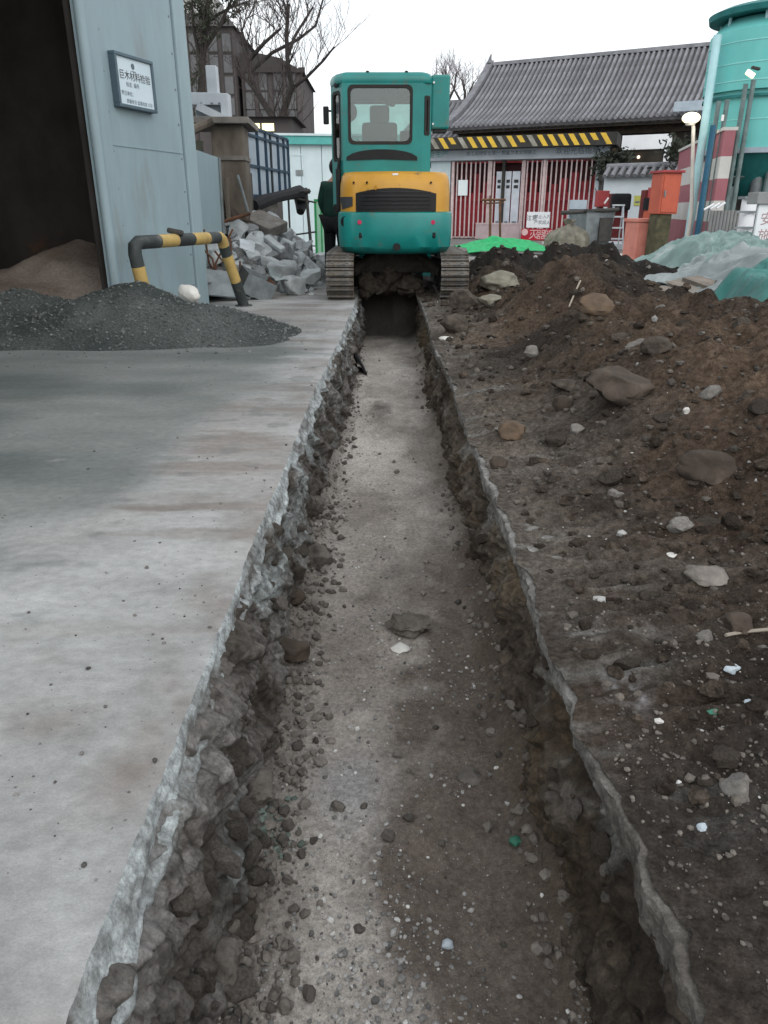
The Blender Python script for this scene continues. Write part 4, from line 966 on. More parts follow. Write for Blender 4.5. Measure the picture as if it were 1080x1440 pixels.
for k in range(10):
    b = MB(); b.tube(cut(pts, brk[k], brk[k + 1]), rr, 14); b.build('pipe_band', cols_[k], RL, True)
b = MB(); b.tube([pts[-1] + Vector((0, 0, 0.0)), pts[-1] + Vector((0, 0, 0.012))], 0.10, 14); b.build('base_plate', 'band_black', RL)
b = MB(); b.box((0, 0, 0.03), (0.16, 0.10, 0.05), (0, 0.2, 0.3), 0.02); o = b.build('rubber_pad', 'steel_dark', None, loc=FR.loc(FR.px(247, 330)[0], 0, zt + 0.05)); tag(o, 'small black rubber pad lying on the guard rail', 'rubber pad')

v, f = ICO[4]; hv = v * np.array([0.125, 0.095, 0.095]); hv *= (1 + 0.05 * fbm(v[:, 0] * 1.5, v[:, 1] * 1.5, v[:, 2] * 1.5, 3, 110) + 0.10 * crease(np.arctan2(v[:, 1], v[:, 2]) * 1.6, v[:, 0] * 1.3, 111) + 0.06 * crease(np.arctan2(v[:, 1], v[:, 2]) * 4, v[:, 0] * 2.0, 112))[:, None]
hv[:, 2] = np.maximum(hv[:, 2], -0.085)
p = G(268, 430); o = fast_mesh('white_sack', hv, f, None, MATS['white_plastic'], True, None, (XG(266, 8.2, 0.2), 8.2, 0.22)); o.rotation_euler = (0.15, 0.35, -0.4)
tag(o, 'small white rounded sack lying at the foot of the shed wall', 'sack')

# tilted steel box and rusty scrap by the rail
BXO = thing('steel_box', 'tilted open grey steel box behind the foot of the guard rail', 'box', (-1.72, 9.75, 0.02), math.radians(40))
BXO.scale = (0.62, 0.62, 0.62)
BXO.rotation_euler = (math.radians(18), math.radians(24), math.radians(35))
for lo, hi, m in (((-0.33, -0.25, 0.10), (0.33, -0.235, 0.50), 'steel_grey'), ((-0.33, 0.235, 0.10), (0.33, 0.25, 0.50), 'steel_grey'), ((-0.33, -0.235, 0.10), (-0.315, 0.235, 0.50), 'steel_dark'), ((0.315, -0.235, 0.10), (0.33, 0.235, 0.50), 'rust'), ((-0.315, -0.235, 0.10), (0.315, 0.235, 0.12), 'steel_dark')):  # shading of the faces put into the plate colours; right plate brown
    b = MB(); b.b2(lo, hi); b.build('side_plate', m, BXO)
b = MB(); b.box((0, 0, 0), (0.62, 0.46, 0.02)); o = b.build('steel_plate', 'steel_grey', None, loc=(-2.02, 9.62, 0.20)); o.rotation_euler = (math.radians(38), math.radians(8), math.radians(30)); tag(o, 'flat grey steel plate leaning beside the tilted box', 'plate')
rs = np.random.RandomState(8)
for k in range(6):
    p0 = Vector((-2.05 + rs.uniform(-.12, .22), 9.95 + rs.uniform(-.2, .2), 0.05 + rs.uniform(0, .1)))
    q = p0 + Vector((rs.uniform(-.35, .35), rs.uniform(-.2, .2), rs.uniform(.3, .75)))
    mid = (p0 + q) / 2 + Vector((rs.uniform(-.12, .12), 0, rs.uniform(-.1, .1)))
    b = MB(); b.tube([p0, mid, q], 0.013, 6); o = b.build('rusty_bar', 'rust', None); tag(o, 'bent rusty bar in the scrap beside the guard rail', 'metal bar', 'rusty scrap bars beside the guard rail')

# short grey sheet behind the shed corner
FP = Frame(Vector((XG(281, 10.4), 10.4)), Vector((XG(313, 10.9), 10.9)))
q0 = FP.px(281, 215); q1 = FP.px(308, 222); q2 = FP.px(313, 338)
PN = thing('steel_sheet', 'narrow grey steel sheet standing just beyond the shed corner', 'panel', FP.loc(), FP.rot)
b = MB(); b.prism([(-0.45, 0, 0.0), (q2[0], 0, 0.0), (q1[0], 0, q1[1]), (-0.45, 0, q0[1] + 0.12)], (0, 0.04, 0)); b.build('sheet', 'shed_blue', PN)
b = MB(); b.prism([(q2[0] - 0.03, -0.02, 0.0), (q2[0] + 0.01, -0.02, 0.0), (q1[0] + 0.01, -0.02, q1[1]), (q1[0] - 0.03, -0.02, q1[1])], (0, 0.06, 0)); b.build('edge_strip', 'steel_grey', PN)

# ================================================================ rubble heap of broken concrete
def rub_h(x, y):
    x = np.asarray(x, float); y = np.asarray(y, float)
    return 1.30 * np.clip(1 - np.sqrt(((x + 2.75) / 2.0) ** 2 + ((y - 12.7) / 2.75) ** 2), 0, 1) ** 0.9
gx, gy = np.meshgrid(np.linspace(-4.4, -0.8, 120), np.linspace(9.9, 14.5, 120))
gz = rub_h(gx, gy) - 0.02
f1, f2, cid = worley(gx * 5, gy * 5, 0, 120); gz = gz + (0.6 - f1) * 0.10 * sst(0, 0.1, gz) * (0.4 + cid)
gc = mixc((0.10, 0.10, 0.10), (0.27, 0.285, 0.285), np.clip(cid + 0.3 * fbm(gx * 6, gy * 6, 0, 3, 121), 0, 1))
o = grid('rubble', gx, gy, gz, gc, MATS['broken_face'], sm=False); tag(o, 'fine broken rubble under the concrete chunks of the heap', kind='stuff')
rs = np.random.RandomState(21); n = 0
while n < 270:
    x, y = rs.uniform(-3.4, -0.85), rs.uniform(10.0, 13.4); z = float(rub_h(x, y))
    if z < 0.01 and rs.uniform() > 0.10: continue
    px_ = 540 + FPX * x / (y * CP + (CAM_H - z) * SP)
    if px_ > 456 or px_ < 300 or (px_ > 415 and y < 10.15): continue
    s = 0.11 + 0.32 * rs.uniform() ** 2.4
    ax_, hz_ = rs.uniform(0.9, 1.5), rs.uniform(0.5, 0.95)
    sp_ = ('long ' if ax_ > 1.3 else '') + ('flat ' if hz_ < 0.65 else ('' if hz_ < 0.8 else 'blocky ')) + ('pale' if n % 4 else 'dark grey')
    sz_ = 'small' if s < 0.16 else ('medium' if s < 0.25 else 'large')
    zn = 'on the upper slope of the rubble heap' if z > 0.55 else ('in the rubble heap behind the guard rail' if px_ < 350 else ('in the rubble heap near the track' if px_ > 415 else ('low at the front of the rubble heap' if z < 0.2 else 'halfway up the middle of the rubble heap')))
    rock('concrete_chunk', (x, y, z - 0.02), (s * ax_, s * rs.uniform(0.8, 1.2), s * hz_), MATS['debris_conc' if n % 4 else 'debris_dark'], 400 + n,
         sz_ + ' ' + sp_ + ' concrete chunk ' + zn, 'concrete chunk', 'broken concrete chunks of the rubble heap', sub=3, facets=14, rough=0.04, sm=False, cut=(0.42, 0.8),
         rot=(rs.uniform(-.7, .7), rs.uniform(-.7, .7), rs.uniform(0, 6.28)))
    n += 1
for (px_, py_, Y, s, r, lb) in ((412, 405, 10.25, (0.46, 0.36, 0.34), 0.3, 'large pale concrete block at the near right foot of the rubble heap'),
                                (398, 372, 10.9, (0.55, 0.4, 0.36), 1.0, 'large light grey concrete block in the middle of the rubble heap'),
                                (355, 345, 11.3, (0.5, 0.36, 0.34), 2.0, 'bulky grey concrete block on the left slope of the rubble heap'),
                                (440, 378, 11.0, (0.42, 0.36, 0.34), 0.8, 'rounded grey concrete block of the heap nearest the left track')):
    p = AT(px_, py_, Y); rock('concrete_block', (p.x, p.y, max(0, p.z - 0.18)), s, MATS['debris_conc'], int(px_ * 7), lb, 'concrete block', sub=3, facets=16, rough=0.04, sm=False, rot=(0.2, 0.3, r), cut=(0.45, 0.85))
for k, (pa, pb, Y, lb) in enumerate((((292, 303), (352, 326), 12.2, 'long grey concrete slab sloping over the top of the rubble heap'), ((352, 306), (392, 324), 12.3, 'dark grey concrete slab lying on the rubble heap below the container'),
                                     ((374, 334), (398, 352), 11.4, 'thin pale concrete strip sticking out of the rubble heap'))):
    a, c = AT(*pa, Y), AT(*pb, Y - 0.3); d = c - a
    b = MB(); b.box((0, 0, 0), (d.length, [0.5, 0.42, 0.10][k], [0.13, 0.16, 0.07][k]), None, 0.02)
    o = b.build('concrete_slab', 'debris_conc' if k != 1 else 'stone_grey', None, loc=(a + c) / 2); o.rotation_euler = (0.25, math.asin(-d.z / d.length), math.atan2(d.y, d.x)); tag(o, lb, 'concrete slab')

# ================================================================ pier, flat roof, white frame and container behind the heap
mat('pier_brown', (0.20, 0.17, 0.14), (0.09, 0.075, 0.06), scale=3, rough=0.9, bump=0.3, bscale=15, c3=(0.05, 0.042, 0.036), s3=2.5, t3=0.52, stretch=(1, 1, 0.4))
mat('roof_slab', (0.24, 0.22, 0.20), (0.13, 0.12, 0.11), scale=3, rough=0.9, bump=0.2)
mat('white_steel', (0.52, 0.56, 0.60), (0.42, 0.46, 0.50), scale=3, rough=0.5, bump=0.05)
mat('cream', (0.66, 0.62, 0.48), (0.55, 0.50, 0.38), scale=4, rough=0.7, bump=0.05)
mat('container_grey', (0.40, 0.47, 0.53), (0.31, 0.37, 0.43), scale=3, rough=0.55, bump=0.06, c3=(0.24, 0.27, 0.30), s3=3, t3=0.6)
mat('container_bar', (0.035, 0.07, 0.11), (0.025, 0.05, 0.08), scale=5, rough=0.6, bump=0.05)
Yp = 12.2
PR = thing('brown_pier', 'stained brown pier carrying a flat roof beside the container', 'pier', (XG(324, Yp, 1.9), Yp, 0.0), 0.05)
zt = ZY(178, Yp); w = (XG(345, Yp) - XG(300, Yp)) / 2
b = MB(); b.b2((-w * 0.9, -0.3, 0.0), (w * 0.95, 0.3, zt), 0.03); b.build('pier_shaft', 'pier_brown', PR)
b = MB(); b.b2((-w, -0.33, ZY(227, Yp)), (w, 0.33, ZY(223, Yp) + 0.02)); b.build('ledge', 'roof_slab', PR)
b = MB(); b.b2((-1.3, -0.45, zt + 0.002), (w * 1.35, 0.9, zt + 0.085), 0.01); b.build('roof_plate', 'roof_slab', PR)
b = MB(); b.tube([(-0.15, -0.47, zt + 0.02), (-0.75, -0.6, zt - 0.22)], 0.06, 8); b.build('roof_beam', 'pier_brown', PR)
b = MB(); b.b2((-w * 0.9 - 0.4, 0.32, 0), (w * 0.9, 0.6, zt - 0.6)); b.build('dark_recess_wall', 'steel_dark', PR)
WF = thing('white_steel_frame', 'white steel frame with post and brace on the flat roof', 'steel frame', (XG(299, Yp, 2.9), Yp - 0.1, ZY(172, Yp)), 0.0)
def zz(py): return ZY(py, Yp) - ZY(172, Yp)
def xx(px): return (px - 296) / FPX * (Yp * 0.9)
def wf(lo, hi, y0=-0.12, y1=0.12, nm='beam'):
    b = MB(); b.b2((xx(lo[0]), y0, zz(lo[1])), (xx(hi[0]), y1, zz(hi[1])), 0.01); b.build(nm, 'white_steel', WF)
wf((290, 133), (304, 95), -0.08, 0.08, 'post'); wf((262, 150), (308, 133), nm='cross_beam'); wf((307, 173), (318, 134), nm='upright'); wf((270, 166), (307, 150), 0.0, 0.05, 'back_plate')
b = MB(); d0 = Vector((xx(276), -0.14, zz(152))); d1 = Vector((xx(314), -0.14, zz(171))); dd = d1 - d0
b.box((d0 + d1) / 2, (dd.length, 0.06, 0.10), (0, -math.atan2(dd.z, dd.x), 0)); b.build('brace', 'white_steel', WF)
for px_ in (281, 296, 306):
    b = MB(); b.tube([(xx(px_), -0.125, zz(149)), (xx(px_), -0.14, zz(149))], 0.02, 8); b.build('bolt', 'steel_grey', WF)
b = MB(); b.b2((XG(272, 12.9), 12.9, ZY(218, 12.9)), (XG(300, 12.9), 12.98, ZY(198, 12.9))); b.b2((XG(272, 12.9), 12.9, 0.0), (XG(274, 12.9), 12.98, ZY(198, 12.9)))
o = b.build('cream_board', 'cream', None); tag(o, 'cream board raised in front of the brown pier', 'board')

FC = Frame(Vector((XG(346, 12.6), 12.6)), Vector((XG(411, 15.6), 15.6)))
c0 = FC.px(347, 186); c1 = FC.px(352, 288); c2 = FC.px(410, 268); c3_ = FC.px(409, 191)
zb, zt = (c1[1] + c2[1]) / 2, (c0[1] + c3_[1]) / 2; L = FC.len
CT = thing('container', 'blue-grey steel panelled container raised behind the rubble heap', 'container', FC.loc(0, 0, zb), FC.rot); Hc = zt - zb
b = MB(); b.b2((0.03, 0.05, 0.03), (L - 0.03, 0.35, Hc - 0.03)); b.build('body', 'steel_dark', CT)
xb = [FC.px(p, 240)[0] for p in (346, 362.5, 374, 381.5, 391, 399, 410.5)]; zh = [0, FC.px(380, 238)[1] - zb, Hc - 0.12, Hc]
xb = [max(0, min(L, x)) for x in xb]
for i in range(6):
    for j in range(3):
        b = MB(); b.b2((xb[i] + 0.025, -0.0, zh[j] + 0.025), (xb[i + 1] - 0.025, 0.045, zh[j + 1] - 0.02)); b.build('panel', 'container_grey', CT)
for i, x in enumerate(xb):
    b = MB(); wv = 0.085 if i == 3 else 0.035; b.b2((x - wv / 2, -0.04 if i != 3 else -0.02, 0), (x + wv / 2, 0.048, Hc)); b.build('upright_bar', 'container_bar' if i != 3 else 'seam_dark', CT)
for j, z in enumerate(zh):
    b = MB(); b.b2((0.02, -0.03, z - 0.02), (L - 0.02, 0.046, z + 0.02)); b.build('cross_bar', 'container_bar', CT)
for x in (L + 0.02,):
    b = MB(); b.b2((x, -0.03, 0.5), (x + 0.04, 0.03, 0.72)); b.build('latch', 'container_bar', CT)
# concrete plinth with broken top and black sheeting below the container
PL = thing('concrete_plinth', 'broken grey concrete plinth under the container', 'plinth', FC.loc(L * 0.5, 0.3, 0), FC.rot)
b = MB(); b.loft([[Vector((x * 0.6, y * 0.6, 0)) for x, y in ((-0.5, -0.3), (0.5, -0.3), (0.5, 0.6), (-0.5, 0.6))], [Vector((x * 0.7, y * 0.7, zb * 0.6)) for x, y in ((-0.5, -0.3), (0.5, -0.3), (0.5, 0.6), (-0.5, 0.6))], [Vector((x * 1.3, y * 1.0, zb * 0.85)) for x, y in ((-0.5, -0.3), (0.5, -0.3), (0.5, 0.6), (-0.5, 0.6))], [Vector((x * 1.3, y * 1.0, zb - 0.06)) for x, y in ((-0.5, -0.3), (0.5, -0.3), (0.5, 0.6), (-0.5, 0.6))]]); b.build('plinth_body', 'stone_grey', PL)
for k in range(3):
    b = MB(); b.box((0.02 * k, -0.05, zb - 0.05 + 0.014 * k - 0.03), (1.42 - 0.1 * k, 0.5, 0.012), (0, 0.01 * (k - 1), 0.03 * k)); b.build('top_board', 'roof_slab', PL)
b = MB(); ptsb = [FC.loc(FC.px(p_, q_)[0], -0.12, FC.px(p_, q_)[1]) for p_, q_ in ((345, 290), (360, 283), (380, 277), (398, 273), (412, 270), (417, 285), (414, 298))]
b.tube(ptsb, [0.10, 0.11, 0.09, 0.10, 0.13, 0.15, 0.08], 9); o = b.build('black_sheeting', 'trousers_black', None, True); tag(o, 'rolled black sheeting hanging along the bottom of the container', 'sheeting')
b = MB(); b.b2((XG(314, 13.0), 13.2, 0), (XG(352, 13.0), 13.5, ZY(255, 13.0)), 0.04); o = b.build('dark_wall', 'steel_dark', None); tag(o, 'dark wall stub behind the rubble heap', 'wall')  # plain dark wall block

# ================================================================ white site cabin
mat('cabin_white', (0.56, 0.66, 0.69), (0.49, 0.59, 0.62), scale=1.5, rough=0.55, bump=0.04)
mat('cabin_teal', (0.10, 0.40, 0.38), (0.08, 0.33, 0.31), scale=3, rough=0.5, bump=0.04)
FB = Frame(Vector((XG(400, 24.0), 24.0)), Vector((XG(566, 24.4), 24.4)))
CB = thing('site_cabin', 'white site cabin with a teal roof edge behind the excavator', 'cabin', FB.loc(), FB.rot); zt = FB.px(440, 190)[1]; L = FB.len
n = 6
for k in range(n):
    b = MB(); b.b2((L * k / n + 0.008, 0, 0.06), (L * (k + 1) / n - 0.008, 0.08, zt - 0.25)); b.build('wall_panel', 'cabin_white', CB)
b = MB(); b.b2((0.02, 0.085, 0.0), (L - 0.02, 3.2, zt - 0.2)); b.build('body', 'cabin_white', CB)
b = MB(); b.b2((-0.12, -0.15, zt - 0.25), (L + 0.1, 3.3, zt - 0.03)); b.build('roof_fascia', 'cabin_teal', CB)
b = MB(); b.b2((-0.16, -0.19, zt - 0.03), (L + 0.14, 3.35, zt + 0.03)); b.build('roof', 'cabin_white', CB)
s0, z0 = FB.px(416, 247); s1, z1 = FB.px(426, 239)
b = MB(); b.b2((s0, -0.02, z0), (s1, -0.003, z1)); b.build('name_plate', 'steel_grey', CB)
s0, z0 = FB.px(412, 262); s1, z1 = FB.px(427, 219)
b = MB(); f_ = lambda u, v: Vector((u, -0.015, v)); b.ring(rrect(s0 - .04, s1 + .04, 0.1, z1 + .04, 0.01, f_, 1), rrect(s0, s1, 0.14, z1, 0.01, f_, 1), (0, 0.012, 0)); b.build('door_frame', 'cabin_white', CB)
b = MB(); b.b2((L * 0.1, -0.03, 0.0), (L * 0.9, 0.0, 0.055)); b.build('plinth', 'steel_grey', CB)

mat('green_fence', (0.02, 0.23, 0.07), (0.015, 0.17, 0.05), rough=0.5, bump=0.05)
mat('green_pale', (0.25, 0.45, 0.33), (0.2, 0.38, 0.28), rough=0.7, bump=0.1)
Yg_ = 18.0; x0, x1 = XG(444, Yg_), XG(464, Yg_)
GF = thing('green_fence_panel', 'green framed mesh fence panel left of the person', 'fence', (x0, Yg_, 0), 0)
zt = ZY(280, Yg_)
for lo, hi in (((0, 0, 0.0), (0.05, 0.04, zt)), ((x1 - x0 - 0.05, 0, 0.0), (x1 - x0, 0.04, zt)), ((0.05, 0, zt - 0.05), (x1 - x0 - 0.05, 0.04, zt)), ((0.05, 0, 0.06), (x1 - x0 - 0.05, 0.04, 0.12)), ((0.14, 0, 0.12), (0.17, 0.04, zt - 0.05))):
    b = MB(); b.b2(lo, hi); b.build('frame_bar', 'green_fence', GF)
b = MB(); b.b2((0.05, 0.01, 0.12), (x1 - x0 - 0.05, 0.02, zt - 0.05)); b.build('mesh_sheet', 'green_pale', GF)
Yq = 15.5
SCF = thing('scaffold_frame', 'thin dark scaffold pole with two cross rails beside the container', 'scaffold', (XG(436, Yq), Yq, 0), 0)
def L3(px, py, Y=Yq): return AT(px, py, Y) - Vector((XG(436, Yq), Yq, 0))
for a, c, r in (((430, 264), (439, 347), 0.03), ((410, 270), (437, 269), 0.02), ((411, 278), (445, 285), 0.016), ((415, 330), (445, 326), 0.016)):
    b = MB(); p0, p1 = L3(*a), L3(*c)
    if r == 0.03: p1.z = 0
    b.tube([p0, p1], r, 8); b.build('pole', 'steel_dark', SCF)
b = MB(); b.tube([L3(431, 269) + Vector((-.05, -.03, 0)), L3(431, 269) + Vector((.07, -.03, 0))], 0.045, 8); b.build('clamp', 'steel_dark', SCF)
b = MB(); b.tube([Vector((-0.37, 0, 0)), Vector((-0.37, 0, L3(410, 270).z))], 0.02, 8); b.build('pole', 'steel_dark', SCF)
for k, (px_, py_, lb) in enumerate(((418, 340, 'white board lying flat on the ground below the site cabin'), (446, 342, 'pale board lying on the ground by the green fence panel'))):
    p = G(px_, 349); b = MB(); b.box((0, 0, 0.05), (0.9 - 0.2 * k, 1.2, 0.06), (0, 0, 0.2 * k), 0.01); b.box((0.05, 0.1, 0.11), (0.7, 0.9, 0.05), (0, 0, 0.35), 0.01)
    o = b.build('white_board', 'white_steel', None, loc=(p.x, 20.5, 0)); tag(o, lb, 'board')

# ================================================================ brick blocks and bare trees far behind
mat('far_brick', (0.095, 0.085, 0.085), (0.06, 0.053, 0.054), scale=0.35, rough=0.95, bump=0.1, bscale=2, c3=(0.13, 0.12, 0.115), s3=0.25, t3=0.6)
mat('far_roof', (0.06, 0.055, 0.055), (0.045, 0.04, 0.04), scale=0.5, rough=0.95, bump=0.1)
mat('far_pale', (0.40, 0.40, 0.39), (0.3, 0.3, 0.29), scale=0.5, rough=0.9, bump=0.05)
mat('far_pane', (0.12, 0.125, 0.13), (0.08, 0.08, 0.085), scale=0.5, rough=0.2, bump=0)
mat('lit_pane', (0.8, 0.75, 0.45), (0.8, 0.7, 0.4), rough=0.5, bump=0, emit=((1.0, 0.88, 0.45), 1.1))
Yb = 74.0
def bx_at(px): return XG(px, Yb)
BR = thing('brick_block', 'tall dark brick block with a stepped hipped roof behind the bare tree', 'building', (bx_at(300), Yb, 0), 0)
ox = bx_at(300)
za, zb_ = ZY(38, Yb), ZY(96, Yb)
b = MB(); b.b2((bx_at(215) - ox, 0, 0), (bx_at(345) - ox, 14, za)); b.build('wall', 'far_brick', BR)
b = MB(); x0, x1 = bx_at(215) - ox - 0.3, bx_at(345) - ox + 0.3; zr = ZY(22, Yb + 5)
b.loft([[Vector((x0, -0.4, za)), Vector((x1, -0.4, za)), Vector((x1, 14.4, za)), Vector((x0, 14.4, za))], [Vector((x0 + 1, 4, zr)), Vector((x1 - 1.6, 4, zr)), Vector((x1 - 1.6, 8, zr)), Vector((x0 + 1, 8, zr))]]); rf1 = b.build('roof', 'far_roof', BR)
b = MB(); b.b2((bx_at(264) - ox, 5, zr), (bx_at(311) - ox, 9, zr + 1.6)); b.build('penthouse', 'far_pale', rf1)
b = MB(); b.b2((bx_at(345) - ox + 0.32, 1.0, 0), (bx_at(430) - ox, 13, zb_ - 0.2)); b.build('wing', 'far_brick', BR)
b = MB(); x0, x1 = bx_at(345) - ox + 0.32, bx_at(430) - ox; z2 = ZY(72, Yb)
b.prism([(x0, 0.7, zb_ - 0.2), (x1 + 0.3, 0.7, zb_ - 0.2), (x1 - 1.8, 0.7, zb_ + 0.9), (x0 + 1.6, 0.7, z2), (x0, 0.7, z2)], (0, 12, 0)); b.build('roof', 'far_roof', BR)
for (px_, py_, w, h) in [(p, q, 4.5, 12) for p in (275, 293, 318, 336) for q in (60, 90, 120, 150)] + [(p, q, 4.5, 12) for p in (360, 378, 398, 416) for q in (112, 140, 165)]:
    s = 0.0 if px_ < 345 else 1.0
    x = XG(px_, Yb) - ox; z = ZY(py_, Yb)
    b = MB(); b.b2((x - 0.45, s - 0.06, z - 0.75), (x + 0.45, s - 0.005, z + 0.75)); wn = b.build('window', 'far_roof', BR)
    b = MB(); b.b2((x - 0.36, s - 0.08, z - 0.66), (x + 0.36, s - 0.062, z + 0.66)); b.build('pane', 'far_pane', wn)
for px_, tp in ((353, 60), (424, 80)):
    b = MB(); b.b2((XG(px_, Yb) - ox - 0.3, 5, ZY(100, Yb)), (XG(px_, Yb) - ox + 0.3, 5.6, ZY(tp, Yb))); b.build('chimney', 'far_brick', BR)
Yl = 34.0
LB = thing('low_house', 'low dark house with lit yellow windows above the container', 'house', (XG(365, Yl), Yl, 0), 0); zt = ZY(165, Yl)
b = MB(); b.b2((-2.2, 0, 0), (1.6, 4, zt)); b.build('wall', 'far_brick', LB)
b = MB(); b.prism([(-2.4, -0.3, zt), (-2.4, 4.3, zt), (-2.4, 2, zt + 0.12)], (4.2, 0, 0)); b.build('roof', 'far_roof', LB)
for px_, w in ((359.5, 0.26), (370.5, 0.2), (376.5, 0.16), (381.5, 0.14), (337, 0.12)):
    x = XG(px_, Yl, 5) - XG(365, Yl); z = ZY(179, Yl)
    b = MB(); b.b2((x - w / 2 * 1.1, -0.04, z - 0.16), (x + w / 2 * 1.1, -0.005, z + 0.16)); wn = b.build('window', 'far_roof', LB)
    b = MB(); b.b2((x - w / 2, -0.06, z - 0.14), (x + w / 2, -0.042, z + 0.14)); b.build('pane', 'lit_pane', wn)

mat('bark_dark', (0.055, 0.048, 0.045), (0.03, 0.027, 0.026), scale=6, rough=0.95, bump=0.3, bscale=20)
mat('twig', (0.075, 0.062, 0.058), (0.05, 0.042, 0.04), scale=6, rough=0.95, bump=0)
mat('twig_far', (0.16, 0.14, 0.145), (0.12, 0.10, 0.105), scale=6, rough=0.95, bump=0)  # paler twigs for the far trees, distance haze put into the colour
mat('leaf_dull', (0.06, 0.075, 0.05), (0.03, 0.04, 0.025), scale=3, rough=0.9, bump=0, vary=0.1)
def grow(mbs, p, d, L, r, lev, rng, spread=0.55, maxlev=4, up=0.12):
    n = 4; pts = [p.copy()]; q = p.copy(); dd = d.copy()
    for k in range(n):
        dd = (dd + Vector((rng.uniform(-.2, .2), rng.uniform(-.2, .2), rng.uniform(-.12, .2) + up * 0.3))).normalized(); q = q + dd * (L / n); pts.append(q.copy())
    (mbs[0] if lev <= 1 else mbs[1]).tube(pts, r, 5 if lev < 2 else 3, False, r * 0.55)
    if lev >= maxlev: return
    for k in range(rng.randint(3, 5) if lev < 3 else rng.randint(3, 4)):
        i = rng.randint(1, n); a = pts[i]
        ax = Vector((rng.uniform(-1, 1), rng.uniform(-1, 1), rng.uniform(-.3, .8))).normalized()
        nd = (dd * (1 - spread) + ax * spread + Vector((0, 0, up))).normalized()
        grow(mbs, a, nd, L * rng.uniform(0.5, 0.78), r * 0.55, lev + 1, rng, spread, maxlev, up)
def bare_tree(label, base, limbs, r0, seed, L0, tw='twig', maxlev=4, leaves=0):
    rng = random.Random(seed); T = thing('bare_tree', label, 'tree', base, 0, None); B = Vector(base)
    t, c = MB(), MB()
    for lim, r in limbs:
        pts = [Vector(p) - B for p in lim]; t.tube(pts, r, 7, False, r * 0.45)
        for k in range(1, len(pts)):
            for j in range(3 if k < len(pts) - 1 else 5):
                a = pts[k - 1].lerp(pts[k], rng.uniform(0.3, 1.0)); d = (pts[k] - pts[k - 1]).normalized()
                ax = Vector((rng.uniform(-1, 1), rng.uniform(-1, 1), rng.uniform(-.2, .7))).normalized()
                grow((t, c), a, (d * 0.45 + ax * 0.6 + Vector((0, 0, 0.15))).normalized(), L0 * rng.uniform(0.6, 1.1), r * 0.20, 2, rng, 0.55, maxlev)
    t.build('trunk', 'bark_dark', T); cr_ = c.build('crown', tw, T)
    if leaves:
        rr_ = np.random.RandomState(seed); V = np.array(c.v); pk_ = V[rr_.randint(0, len(V), leaves)]
        Q = np.empty((leaves * 4, 3))
        for i in range(leaves):
            a = rr_.normal(size=3); a /= np.linalg.norm(a); bb = np.cross(a, rr_.normal(size=3)); bb /= np.linalg.norm(bb); s = rr_.uniform(.05, .13)
            Q[i * 4:i * 4 + 4] = pk_[i] + rr_.normal(size=3) * 0.1 + np.array([a * s + bb * s * .4, a * s - bb * s * .4, -a * s - bb * s * .4, -a * s + bb * s * .4])
        fast_mesh('foliage', Q, np.arange(leaves * 4).reshape(-1, 4), None, MATS['leaf_dull'], False, T)
    return T
Yt = 42.0
def T3(px, py, dy=0): return AT(px, py, Yt + dy)
base = Vector((XG(397, Yt), Yt, 0)); fork = T3(396, 184)
bare_tree('large bare tree with a forked dark trunk above the container', base, [
    ([base, fork], 0.28),
    ([fork, T3(372, 146, .3), T3(352, 116, .5), T3(350, 82, .8), T3(340, 45, 1)], 0.19),
    ([T3(350, 85, .7), T3(372, 60, 0), T3(395, 40, -.5)], 0.12),
    ([fork, T3(399, 155), T3(411, 122, -.4), T3(405, 92, -.8), T3(403, 50, -1), T3(406, 5, -1.2)], 0.18),
    ([T3(407, 128), T3(432, 108, -1), T3(455, 85, -1.5), T3(470, 66, -2)], 0.09),
    ([T3(353, 100, .6), T3(383, 74, 1), T3(420, 55, 1.3), T3(444, 36, 1.5), T3(457, -10, 1.8)], 0.10),
    ([T3(404, 80, -.8), T3(415, 50, 0), T3(440, 10, .4)], 0.10)], 0.3, 5, 1.9)
Yt = 55.0; base = Vector((XG(282, Yt), Yt, 0))
bare_tree('thin tree with sparse dull green foliage beside the shed corner', base, [([base, T3(284, 120), T3(286, 60), T3(292, 10), T3(300, -40)], 0.30), ([T3(286, 70), T3(310, 35), T3(330, -10)], 0.16), ([T3(285, 100), T3(272, 40), T3(270, 0)], 0.14), ([T3(290, 30), T3(325, 10), T3(350, 2)], 0.10)], 0.3, 11, 3.0, leaves=5000)
# ================================================================ right: tiled hall
mat('tile_grey', (0.225, 0.23, 0.25), (0.15, 0.152, 0.166), scale=3, rough=0.85, bump=0.25, bscale=12, c3=(0.12, 0.115, 0.115), s3=2, t3=0.6, vary=0.14)
mat('tile_trough', (0.085, 0.082, 0.088), (0.05, 0.05, 0.052), scale=3, rough=0.9, bump=0.2)
mat('hall_dark', (0.035, 0.028, 0.024), (0.02, 0.017, 0.015), scale=2, rough=0.9, bump=0.1)
mat('hall_wall', (0.12, 0.115, 0.115), (0.07, 0.068, 0.068), scale=1.5, rough=0.9, bump=0.15, c3=(0.05, 0.05, 0.05), s3=1.2)
mat('hall_beam', (0.07, 0.05, 0.035), (0.035, 0.028, 0.022), scale=4, rough=0.85, bump=0.1, c3=(0.12, 0.09, 0.03), s3=3, t3=0.6)
FH = Frame(Vector((XG(645, 36.5), 36.5)), Vector((XG(960, 31.8), 31.8)))
